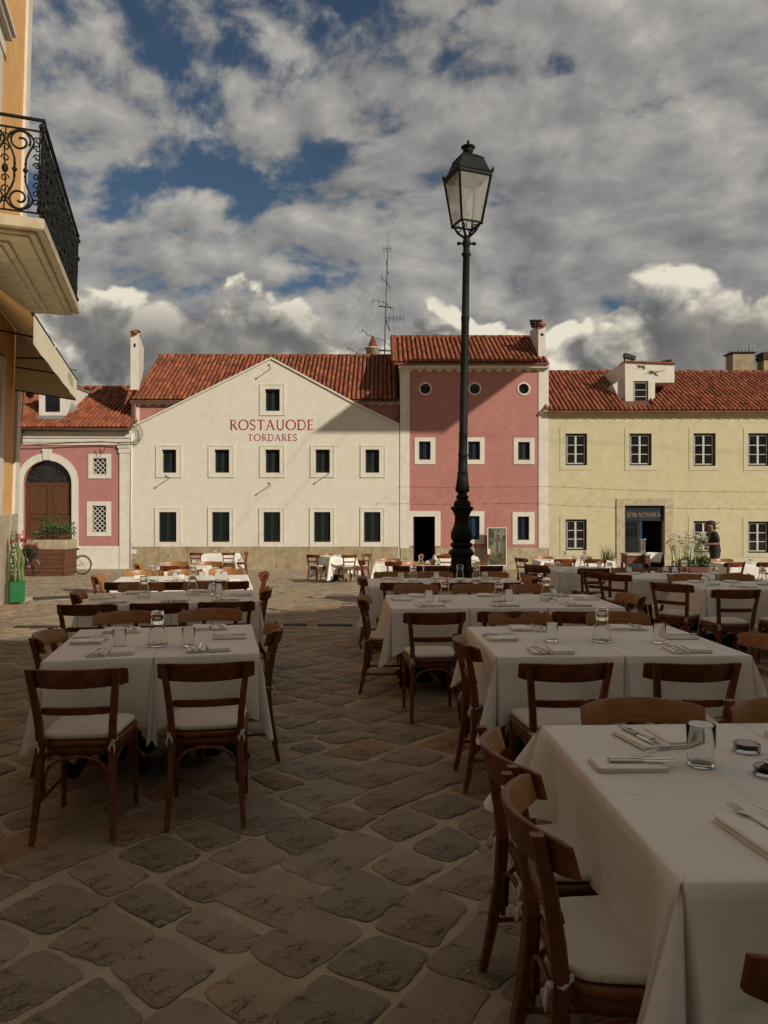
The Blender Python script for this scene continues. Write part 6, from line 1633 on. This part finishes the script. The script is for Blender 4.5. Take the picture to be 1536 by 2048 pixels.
# ------------------------------------------------------------------ plants
def leaf_cloud(mb, c, r, n, size, rnd, flat=.8):
    for _ in range(n):
        while True:
            d = Vector((rnd.uniform(-1, 1), rnd.uniform(-1, 1), rnd.uniform(-1, 1)))
            if .2 < d.length < 1: break
        p = Vector(c) + Vector((d.x * r[0], d.y * r[1], d.z * r[2]))
        a = Vector((rnd.uniform(-1, 1), rnd.uniform(-1, 1), rnd.uniform(-.6, .9))).normalized(); b = a.cross(Vector((rnd.uniform(-1, 1), rnd.uniform(-1, 1), rnd.uniform(-1, 1)))).normalized()
        s_ = size * rnd.uniform(.6, 1.3)
        mb.add([p, p + a * s_ * .5 + b * s_ * .28, p + a * s_, p + a * s_ * .5 - b * s_ * .28], [(0, 1, 2, 3)])
def bicycle(x, y, rz, label, basket, z=None):
    t = thing('bicycle', (x, y, g(y) + .014 if z is None else z), label, 'bicycle', None, rz)
    for k, cx in enumerate((-.52, .52)):
        mb = MB(); mb.tube([(cx + .33 * cos(a), 0, .35 + .33 * sin(a)) for a in [2 * pi * i / 40 for i in range(40)]], .017, 8, closed=True); w = mb.build('wheel', RUBBER, t, local=True)
        mb = MB(); mb.tube([(cx + .305 * cos(a), 0, .35 + .305 * sin(a)) for a in [2 * pi * i / 36 for i in range(36)]], .009, 6, closed=True); mb.build('rim', CHROME, w, local=True)
        mb = MB(); mb.tube([(cx, -.035, .35), (cx, .035, .35)], .02, 8)
        for i in range(20):
            a = 2 * pi * i / 20; mb.tube([(cx + .02 * cos(a), (-1) ** i * .025, .35 + .02 * sin(a)), (cx + .30 * cos(a + .12), 0, .35 + .30 * sin(a + .12))], .0022, 4)
        mb.build('spoke', CHROME, w, local=True)
    mb = MB()
    bb = (-.08, 0, .30); st = (-.24, 0, .78); hd = (.34, 0, .80); rw = (-.52, 0, .35); fw = (.52, 0, .35); hl = (.37, 0, .68)
    for a, b, r in ((bb, st, .016), (bb, hl, .018), (st, hd, .015), (bb, rw, .011), (st, rw, .010), (hd, hl, .018)): mb.tube([a, b], r, 7)
    mb.build('frame', RUST, t, local=True)
    mb = MB(); mb.tube([hl, (.42, .0, .55), fw], .014, 7); mb.tube([hd, (.31, 0, .98), (.33, 0, 1.0)], .012, 6); mb.tube([(.20, -.28, .98), (.32, -.2, 1.02), (.33, 0, 1.0), (.32, .2, 1.02), (.20, .28, .98)], .011, 6); mb.build('handlebar', CHROME, t, local=True)
    mb = MB(); mb.tube([st, (-.27, 0, .88)], .012, 6); mb.sphere((-.28, 0, .92), .1, 10, 6, (1.35, .8, .4)); mb.build('saddle', RUBBER, t, local=True)
    mb = MB(); mb.tube([(bb[0] + .09 * cos(a), .03, bb[2] + .09 * sin(a)) for a in [2 * pi * i / 18 for i in range(18)]], .006, 5, closed=True); mb.tube([(-.08, .03, .30), (.06, .06, .20), (.06, .12, .20)], .009, 5); mb.tube([(-.08, -.03, .30), (-.22, -.06, .40), (-.22, -.12, .40)], .009, 5); mb.tube([(-.52, .03, .38), (-.08, .03, .39)], .005, 4); mb.tube([(-.52, .03, .32), (-.08, .03, .21)], .005, 4); mb.build('crank', CHROME, t, local=True)
    for cx in (-.52, .52): MB().tube([(cx + .37 * cos(a), 0, .35 + .37 * sin(a)) for a in [radians(20 + 160 * i / 12) for i in range(13)]], .018, 6, flat=.4).build('mudguard', RUST, t, local=True)
    if basket:
        mb = MB(); n = 16
        for z0, r in ((.72, .13), (.78, .145), (.84, .155), (.90, .165), (.95, .17)): mb.tube([(.60 + r * cos(a), r * 1.1 * sin(a), z0) for a in [2 * pi * i / n for i in range(n)]], .010, 5, closed=True)
        for i in range(n): a = 2 * pi * i / n; mb.tube([(.60 + .13 * cos(a), .143 * sin(a), .72), (.60 + .17 * cos(a), .187 * sin(a), .95)], .008, 4)
        mb.lathe([(.0, .72), (.128, .72), (.158, .93), (.0, .93)], 14, (.60, 0, 0)); mb.build('basket', WICKER, t, local=True)
    return t
def planter_corner():
    Y = 26.0; s = F / Y
    xa, xb = (44 - 768) / s, (131 - 768) / s; zg = g(Y) + .014
    t = thing('planter_box', ((xa + xb) / 2, Y, zg), 'big brown wooden planter box with rough stone trough and red flowers', 'planter')
    rnd = random.Random(4)
    h = .90
    for k in range(5):
        z0 = zg + .10 + k * .16; MB().bbox((xa, Y - .012 * (k % 2), z0 + .003), (xb, Y + .03, z0 + .157), .006).build('plank', BOXW, t)
        MB().bbox((xb - .03, Y + .031, z0 + .003), (xb + .004, Y + .95, z0 + .157), .006).build('plank', BOXW, t)
    mb = MB(); mb.box((xa + .03, Y + .032, zg), (xb - .031, Y + .95, zg + .9)); mb.box((xa - .01, Y - .03, zg + .0), (xa + .06, Y - .0125, zg + .92)); mb.box((xb - .06, Y - .03, zg + .0), (xb + .012, Y - .0125, zg + .92)); mb.build('frame', BOXW, t)
    mb = MB(); o = mb.bbox((xa + .15, Y - .03, zg + .905), (xb + .03, Y + .90, zg + 1.25), .02).build('stone_trough', STONE, t)
    MB().box((xa + .22, Y + .03, zg + 1.251), (xb - .02, Y + .84, zg + 1.265)).build('soil', SOIL, t)
    mb = MB()
    for i in range(16): leaf_cloud(mb, (rnd.uniform(xa + .35, xb), Y + rnd.uniform(.05, .8), zg + 1.38 + rnd.uniform(-.06, .22)), (.26, .22, .20), 90, .075, rnd)
    for i in range(26):
        x, y = rnd.uniform(xa + .5, xb), Y + rnd.uniform(.1, .8); hh = rnd.uniform(.35, .78); lx = rnd.uniform(-.12, .12)
        mb.tube([(x, y, zg + 1.3), (x + lx * .5, y, zg + 1.3 + hh * .6), (x + lx, y, zg + 1.3 + hh)], [.008, .006, .003], 4); leaf_cloud(mb, (x + lx, y, zg + 1.3 + hh * .85), (.10, .10, .14), 16, .07, rnd)
    mb.build('foliage', LEAF, t)
    mb = MB()
    for i in range(14): leaf_cloud(mb, (rnd.uniform(xa + .25, xb + .05), Y + rnd.uniform(-.08, .25), zg + 1.3 + rnd.uniform(.0, .28)), (.05, .05, .05), 8, .06, rnd)
    mb.build('blossom', PETAL_R, t)
    Yb = Y - .42; sx = F / Yb
    bicycle((59 - 768) / sx - .50, Yb, radians(4), 'old bicycle with a wicker basket leaning at the front of the planter', True)
    bicycle((160 - 768) / (F / (Y + .75)) - .52, Y + 1.05, radians(172), 'dark bicycle standing behind the planter with only one wheel in view', False)
    mb = MB(); Yb -= .0
    bx = (59 - 768) / sx
    t2 = thing('basket_flowers', (bx + .02, Yb, g(Yb) + .96), 'red flowers spilling over the bicycle basket', 'flowers')
    mb = MB()
    for i in range(16): leaf_cloud(mb, (rnd.uniform(-.22, .34), rnd.uniform(-.15, .15), rnd.uniform(.0, .16)), (.06, .06, .05), 9, .07, rnd)
    mb.build('blossom', PETAL_R, t2, local=True)
    mb = MB()
    for i in range(10): leaf_cloud(mb, (rnd.uniform(-.25, .2), rnd.uniform(-.15, .15), rnd.uniform(-.08, .08)), (.09, .09, .08), 14, .08, rnd)
    mb.build('leaves', LEAF, t2, local=True)
planter_corner()
def cactus_pot():
    Y = 14.2; s = F / Y; x = (33 - 768) / s; zg = g(Y) + .036
    t = thing('cactus_pot', (x, Y, zg), 'green angular pot with tall cactus and pink flowers by the ochre house', 'plant pot')
    MB().lathe([(.125, .0), (.148, .02), (.152, .37), (.158, .375), (.158, .40), (.145, .40), (.14, .36)], 6, ang0=radians(12), smooth=False).build('pot', POT, t, local=True)
    MB().lathe([(.0, .365), (.142, .365)], 6, ang0=radians(12)).build('soil', SOIL, t, local=True)
    rnd = random.Random(9)
    for (a, b, h, r) in ((-.085, .02, 1.0, .05), (.04, .0, .80, .045), (.09, .05, .62, .035), (-.01, -.05, .55, .03)):
        mb = MB(); m = 9; zz = [(a + .015 * sin(i * 1.3), b, .36 + h * i / m) for i in range(m + 1)]
        mb.tube(zz, [r * (.9 + .12 * sin(i * 2.1)) * (1 if i < m - 1 else .7 if i < m else .2) for i in range(m + 1)], 9); mb.build('stem', CACT, t, local=True)
    mb = MB(); mb2 = MB(); pts = [(.0, -.02, .38), (-.03, -.06, .7), (.0, -.05, 1.0), (.02, -.03, 1.28), (-.02, -.02, 1.36), (.08, -.02, 1.22)]
    mb.tube(pts, .008, 5)
    for i in range(26): z = rnd.uniform(.5, 1.2); leaf_cloud(mb2, (-.02 + rnd.uniform(-.04, .04), -.06, z), (.03, .03, .03), 5, .035, rnd)
    for i in range(14): a = rnd.uniform(-.11, .11); h = rnd.uniform(.3, .6); mb.tube([(a, -.06 + rnd.uniform(-.03, .05), .36), (a * 1.15, -.06, .36 + h * .6), (a * 1.3, -.07, .36 + h)], [.008, .006, .002], 4)
    mb.build('shoot', LEAF_P, t, local=True); mb2.build('pale_blossom', PETAL_W, t, local=True)
    mb = MB()
    for i in range(16): leaf_cloud(mb, (rnd.uniform(-.08, .26), rnd.uniform(-.1, .1), 1.30 - abs(rnd.uniform(-.2, .22))), (.045, .045, .04), 9, .05, rnd)
    mb.build('blossom', PETAL_R, t, local=True)
cactus_pot()
def alliums():
    Y = 20.6; s = F / Y; zg = g(Y) + .014; xa, xb = (1338 - 768) / s, (1420 - 768) / s
    t = thing('flower_trough', ((xa + xb) / 2, Y, zg), 'red-brown trough of tall white umbel flowers beside the waiter', 'planter')
    MB().bbox((xa, Y - .25, zg), (xb + .1, Y + .25, zg + .50), .01).build('trough', REDWOOD, t); MB().box((xa + .03, Y - .22, zg + .501), (xb + .07, Y + .22, zg + .505)).build('soil', SOIL, t)
    rnd = random.Random(12); st = MB(); fl = MB(); lv = MB()
    for i in range(64):
        x0 = rnd.uniform(xa + .12, xb - .05); f = (x0 - xa) / (xb - xa); y0 = Y + rnd.uniform(-.18, .18); h = rnd.uniform(.45, .98) * (1 - .25 * abs(f - .45)); lx = rnd.uniform(-.14, .14) + (f - .5) * .25
        tip = (x0 + lx, y0 + rnd.uniform(-.08, .08), zg + .5 + h)
        st.tube([(x0, y0, zg + .5), (x0 + lx * .35, y0, zg + .5 + h * .55), tip], [.008, .006, .004], 4)
        for j in range(7):
            a = rnd.uniform(0, 6.28); r = rnd.uniform(.01, .055); q = (tip[0] + r * cos(a), tip[1] + r * sin(a), tip[2] + .02 - r * .3); st.tube([tip, q], .002, 3); leaf_cloud(fl, q, (.028, .028, .018), 8, .034, rnd)
    for i in range(20): leaf_cloud(lv, (rnd.uniform(xa + .25, xb), Y + rnd.uniform(-.2, .2), zg + .58 + rnd.uniform(-.04, .10)), (.14, .12, .10), 36, .08, rnd)
    st.build('stems', LEAF_P, t); fl.build('blossom', PETAL_W, t); lv.build('leaves', LEAF, t)
    # grassy plant left of the service table
    Y = 22.0; s = F / Y; x = (1214 - 768) / s; zg = g(Y) + .014
    t = thing('grass_plant', (x, Y, zg), 'spiky pale grass plant in a brown tub by the yellow wall', 'plant')
    MB().lathe([(.20, 0), (.25, .02), (.29, .42), (.31, .43), (.31, .46), (.28, .46), (.27, .40)], 18).build('tub', REDWOOD, t, local=True); MB().lathe([(.0, .41), (.275, .41)], 18).build('soil', SOIL, t, local=True)
    mb = MB()
    for i in range(90):
        a = rnd.uniform(0, 6.28); r0 = rnd.uniform(0, .12); l = rnd.uniform(.35, .85); sp = rnd.uniform(.1, .55)
        p0 = Vector((r0 * cos(a), r0 * sin(a), .41)); p1 = Vector(((r0 + sp * .4) * cos(a), (r0 + sp * .4) * sin(a), .41 + l * .62)); p2 = Vector(((r0 + sp) * cos(a), (r0 + sp) * sin(a), .41 + l * (.95 - sp * .5))); b = Vector((-sin(a), cos(a), 0)) * .011
        mb.add([p0 - b, p0 + b, p1 + b * .8, p1 - b * .8, p2], [(0, 1, 2, 3), (3, 2, 4)])
    mb.build('blade', LEAF_P, t, local=True)
alliums()

# ------------------------------------------------------------------ service corner, poster
def service():
    Y = 21.0; s = F / Y; zg = g(Y) + .014
    def X(px): return (px - 768) / s
    t = thing('service_table', (X(1272), Y, zg), 'low wooden service table in front of the blue shop door', 'table')
    mb = MB().bbox((X(1247), Y - .3, zg + .80), (X(1295), Y + .3, zg + .86), .006); mb.build('tabletop', STONE_L, t)
    MB().bbox((X(1248), Y - .26, zg + .58), (X(1294), Y + .26, zg + .798), .006).build('apron', REDWOOD, t)
    for a in (1249, 1293):
        for b in (-.24, .2): MB().box((X(a) - .03, Y + b, zg), (X(a) + .03, Y + b + .05, zg + .578)).build('leg', REDWOOD, t)
    t = thing('wine_cooler', (X(1284), Y - .08, zg + .861), 'tall polished steel cooler standing on the service table', 'cooler')
    o = MB().lathe([(.060, 0), (.064, .01), (.062, .30), (.066, .36), (.10, .385), (.105, .395), (.095, .40), (.055, .37), (.05, .05), (.0, .04)], 22).build('vessel', STEEL, t, local=True); fixn(o.data)
    MB().lathe([(.066, .05), (.069, .055), (.069, .065), (.066, .07)], 22).build('band', STEEL, t, local=True)
    x, y = X(1297), Y - .35
    t = thing('armchair', (x, y, zg), 'rounded brown armchair half covered by a white cloth', 'chair')
    P = [(.27 * cos(a), .25 * sin(a)) for a in [radians(-20 + 220 * i / 16) for i in range(17)]]
    mb = MB(); rows = [[(px * 1.0, py, z) for px, py in P] for z in (.42, .70, .86)] + [[(px * .93, py * .93, z) for px, py in P] for z in (.86, .70, .42)]
    mb.grid(rows + [rows[0]], True); mb.build('backrest', RUST, t, local=True)
    MB().lathe([(.24, .40), (.255, .42), (.255, .47), (.22, .49), (.0, .49)], 20).build('seat', RUST, t, local=True)
    for a in range(4): MB().tube([(.2 * cos(a * pi / 2 + .78), .2 * sin(a * pi / 2 + .78), 0), (.19 * cos(a * pi / 2 + .78), .19 * sin(a * pi / 2 + .78), .41)], [.016, .022], 8).build('leg', RUST, t, local=True)
    mb = MB(); rows = []
    for i in range(13):
        a = radians(-18 + 130 * i / 12); f = .29 + .012 * sin(i * 2.0); c, s_ = cos(a), sin(a)
        rows.append([(.20 * c, .18 * s_, .62), (.235 * c, .215 * s_, .80), (.25 * c, .235 * s_, .885), (.285 * c, .265 * s_, .885), (f * c, (f - .02) * s_, .80), ((f + .015) * c, (f - .005) * s_, .62), ((f + .03) * c, (f + .01) * s_, .46 + .02 * sin(i))])
    mb.grid(rows, True); o = mb.build('draped_cloth', NAPKIN); o.location = (x, y, zg); tag(o, 'white cloth draped over the back of the brown armchair', 'cloth')
    fixn(o.data)
service()
def poster():
    Y = 32.75; s = F / Y
    def X(px): return (px - 768) / s
    def Z(py): return EYE - (py - 1028) / s
    x0, x1, z0, z1 = X(975), X(1013.5), Z(1131.5), Z(1055)
    t = thing('poster_board', ((x0 + x1) / 2, Y, z0), 'tall white-framed board with a garden picture leaning on the pink house', 'poster')
    mb = MB(); ring(mb, [(x0, z0), (x1, z0), (x1, z1), (x0, z1)], [(x0 + .035, z0 + .035), (x1 - .035, z0 + .035), (x1 - .035, z1 - .035), (x0 + .035, z1 - .035)], Y, Y + .05); mb.v = [(a, b, c) for a, b, c in mb.v]; mb.build('frame', POSTER_W, t)
    a, b, c, d = x0 + .03, x1 - .03, z0 + .03, z1 - .03; w, h = b - a, d - c
    def sheet(name, m, y): return m
    M1 = mat('print garden', (.05, .065, .025), (.13, .13, .05), 14, .5, detail=6, c3=(.02, .025, .012), s3=6); M2 = mat('print wall', (.20, .20, .145), (.16, .165, .11), 5, .5, c3=(.10, .11, .05), s3=5); M3 = mat('print trunk', (.07, .045, .03), (.12, .08, .05), 12, .5); M4 = mat('print red', (.22, .03, .04), (.06, .05, .02), 16, .5); M5 = mat('print orange', (.34, .16, .06), (.16, .08, .03), 16, .5); M6 = mat('print dark leaves', (.012, .018, .010), (.06, .08, .03), 18, .5)
    mb = MB(); k = [0]
    def poly(pts, mi):
        k[0] += 1; n = len(pts); mb.cur = mi; mb.add([(a + u * w, Y + .04 - .0006 * k[0], c + v * h) for u, v in pts], [tuple(range(n))])
    poly([(0, 0), (1, 0), (1, 1), (0, 1)], 0)
    poly([(.12, .28), (.95, .30), (.97, .97), (.42, .97), (.30, .86), (.10, .55)], 1)
    rnd = random.Random(3)
    def blob(cx, cy, rx, ry, mi, n=11): poly([(min(1, max(0, cx + rx * cos(2 * pi * i / n) * rnd.uniform(.65, 1.25))), min(1, max(0, cy + ry * sin(2 * pi * i / n) * rnd.uniform(.65, 1.25)))) for i in range(n)], mi)
    blob(.15, .82, .25, .14, 5); blob(.08, .62, .18, .10, 5); blob(.25, .68, .18, .05, 0); blob(.92, .72, .16, .08, 5); blob(.85, .66, .2, .05, 0)
    poly([(.45, .30), (.60, .30), (.58, .68), (.47, .68)], 2); poly([(.34, .66), (.75, .64), (.70, .70), (.62, .80), (.52, .80), (.44, .71)], 2); blob(.56, .80, .06, .04, 5)
    for u in (.74, .86, .95): poly([(u - .035, .28), (u + .03, .28), (u + .02, .62), (u - .02, .62)], 2)
    poly([(.0, .28), (.10, .26), (.14, .42), (.0, .46)], 6)
    blob(.35, .32, .18, .04, 4); blob(.50, .31, .06, .03, 4)
    blob(.3, .2, .28, .09, 0); blob(.75, .22, .25, .10, 5); blob(.9, .22, .12, .07, 0); blob(.25, .08, .25, .07, 5); blob(.68, .10, .18, .055, 3); blob(.55, .12, .08, .03, 3)
    poly([(.54, .87), (.60, .91), (.62, .95), (.56, .96), (.52, .91)], 5)
    mb.build('print', [M1, M2, M3, M4, M5, M6, POSTER_W], t)
    mb = MB(); mb.box((x0 + .02, Y + .051, z0), (x1 - .02, Y + .06, z1)); mb.build('backing_board', BOXW, t)
    t.rotation_euler.x = radians(-2)
poster()

# ------------------------------------------------------------------ the waiter
def skin_body(name, m, parent, verts, edges, radii, lv=2, root=0):
    me = bpy.data.meshes.new(name); me.from_pydata(verts, edges, []); me.materials.append(m)
    o = bpy.data.objects.new(name, me); C.objects.link(o); o.parent = parent; WLOC[o.name] = WLOC[parent.name]
    s = o.modifiers.new('skin', 'SKIN'); s.use_smooth_shade = True
    layer = me.skin_vertices[0] if me.skin_vertices else None
    if layer is None:
        import bmesh
        b = bmesh.new(); b.from_mesh(me); b.verts.layers.skin.verify(); b.to_mesh(me); b.free(); layer = me.skin_vertices[0]
    for i, r in enumerate(radii): layer.data[i].radius = r if hasattr(r, '__len__') else (r, r); layer.data[i].use_root = i == root
    d = o.modifiers.new('smooth', 'SUBSURF'); d.levels = lv; d.render_levels = lv
    return o
def waiter():
    Y = 19.4; s = F / Y; x = (1428 - 768) / s; zg = g(Y) + .014
    t = thing('person', (x, Y, zg), 'person in black shirt, trousers and knotted black bandana carrying white flowers', 'person')
    V = []; E = []; R_ = []
    def v(p, r, link=None):
        V.append(p); R_.append(r)
        if link is not None: E.append((link, len(V) - 1))
        return len(V) - 1
    pel = v((.03, 0, .93), (.15, .12)); wai = v((.015, 0, 1.08), (.14, .105), pel); che = v((-.02, 0, 1.27), (.165, .115), wai); nb = v((-.045, 0, 1.415), (.085, .075), che)
    nk = v((-.075, 0, 1.475), .052, nb); hd = v((-.105, 0, 1.555), (.078, .086), nk); hd2 = v((-.108, 0, 1.63), (.078, .088), hd); hd3 = v((-.10, 0, 1.685), (.05, .055), hd2)
    nose = v((-.205, 0, 1.565), .012, hd); chin = v((-.165, 0, 1.505), .026, hd)
    ear1 = v((-.09, -.085, 1.58), (.012, .02), hd); ear2 = v((-.09, .085, 1.58), (.012, .02), hd)
    for sy, el, wr, ha in ((-1, (.035, -.215, 1.13), (-.20, -.20, 1.12), (-.275, -.175, 1.135)), (1, (-.02, .215, 1.12), (-.23, .13, 1.17), (-.30, .10, 1.19))):
        sh = v((-.03, sy * .165, 1.375), .062, nb); e = v(el, .043, sh); f = v(((el[0] + wr[0]) / 2, (el[1] + wr[1]) / 2, (el[2] + wr[2]) / 2), .040, e); w = v(wr, .028, f); h = v(ha, (.020, .036), w)
        for q, (dy, dz, l) in enumerate(((-.026, .018, .062), (-.009, .010, .072), (.009, .002, .068), (.025, -.006, .055))):
            a = v((ha[0] - .030, ha[1] + dy, ha[2] + dz), .0095, h); b = v((ha[0] - .030 - l * .5, ha[1] + dy, ha[2] + dz - .008), .0085, a); v((ha[0] - .030 - l * .75, ha[1] + dy, ha[2] + dz - .030), .007, b)
        a = v((ha[0] + .005, ha[1] - sy * .030, ha[2] + .025), .011, h); v((ha[0] - .030, ha[1] - sy * .036, ha[2] + .040), .009, a)
    for sy, kn, an, to in ((-1, (-.10, -.09, .50), (-.06, -.09, .085), (-.19, -.09, .04)), (1, (.06, .09, .50), (.24, .09, .15), (.14, .09, .045))):
        hp = v((.02, sy * .085, .87), .088, pel); k = v(kn, .058, hp); c = v(((kn[0] + an[0]) / 2 + .02, sy * .09, (kn[2] + an[2]) / 2 + .03), .05, k); a = v(an, .036, c); v(to, (.035, .03), a)
    skin_body('body', SKIN, t, V, E, R_)
    # clothes
    V2 = [(.03, 0, .86), (.025, 0, .97), (.01, 0, 1.10), (-.022, 0, 1.27), (-.045, 0, 1.40), (-.035, -.17, 1.372), (-.01, -.200, 1.25), (.02, -.216, 1.165), (-.035, .17, 1.372), (-.02, .20, 1.25), (-.015, .216, 1.165), (-.06, 0, 1.445)]
    skin_body('shirt', SHIRT, t, V2, [(0, 1), (1, 2), (2, 3), (3, 4), (4, 5), (5, 6), (6, 7), (4, 8), (8, 9), (9, 10), (4, 11)], [(.195, .165), (.182, .15), (.166, .13), (.180, .132), (.105, .095), .078, .068, .064, .078, .068, .064, (.07, .066)])
    V3 = [(.03, 0, .97), (.025, 0, .88), (.01, -.088, .80), (-.09, -.09, .50), (-.045, -.09, .28), (-.055, -.09, .10), (.03, .088, .80), (.07, .09, .50), (.17, .09, .32), (.235, .09, .17)]
    skin_body('trousers', SHIRT, t, V3, [(0, 1), (1, 2), (2, 3), (3, 4), (4, 5), (1, 6), (6, 7), (7, 8), (8, 9)], [(.155, .125), (.16, .13), .104, .08, .07, .062, .104, .08, .07, .062])
    mb = MB(); mb.sphere((-.088, 0, 1.640), .104, 16, 10, (1.05, .92, .88)); mb.v = [(a + (.0 if c > 1.62 else .018), b, max(c, 1.598 - (a + .1) * .35)) for a, b, c in mb.v]
    mb.build('bandana', HAIR, t, local=True)
    mb = MB(); mb.sphere((.015, 0, 1.60), .022, 8, 6)
    for pts in ([(.015, 0, 1.605), (.06, -.01, 1.625), (.11, -.02, 1.665), (.165, -.015, 1.69)], [(.015, 0, 1.61), (.07, .01, 1.655), (.10, .02, 1.655), (.13, .02, 1.71)], [(.015, 0, 1.59), (.05, -.03, 1.545), (.10, -.035, 1.53), (.15, -.03, 1.505)], [(.01, 0, 1.59), (.03, .02, 1.53), (.07, .02, 1.50), (.12, .02, 1.515)]): mb.tube(pts, [.014, .020, .017, .004], 6, flat=.35)
    mb.build('bandana_tail', HAIR, t, local=True)
    mb = MB()
    for sy in (-1, 1): mb.sphere((-.182, sy * .032, 1.588), .010, 8, 6)
    mb.build('eye', HAIR, t, local=True)
    for (q, sy, z, rx) in (((-.05, -.09), -1, .0, 0), ((.245, .09), 1, .055, .5)):
        mb = MB(); mb.sphere((q[0] - .06, q[1], .045 + z), .05, 10, 7, (2.4, .95, .85)); mb.v = [(a, b, max(c, z * .2)) for a, b, c in mb.v]; mb.build('shoe', SHOE, t, local=True)
    # what is carried: a loose bunch of white flowers
    rnd = random.Random(5); f = thing('flower_bunch', (x - .30, Y - .04, zg + 1.17), 'loose bunch of white flowers held by the person in black', 'flowers')
    st = MB(); fl = MB(); lv = MB()
    for i in range(30):
        a = rnd.uniform(0, 6.28); r = rnd.uniform(.02, .15); p = (r * cos(a) - .02, r * sin(a) * .7, rnd.uniform(.02, .15)); st.tube([(0, 0, -.06), p], .003, 4); leaf_cloud(fl, p, (.035, .035, .028), 10, .038, rnd)
    for i in range(12): leaf_cloud(lv, (rnd.uniform(-.12, .12), rnd.uniform(-.08, .08), rnd.uniform(-.03, .08)), (.04, .04, .04), 5, .07, rnd)
    st.build('stem', LEAF_P, f, local=True); fl.build('blossom', PETAL_W, f, local=True); lv.build('leaf', LEAF, f, local=True)
waiter()
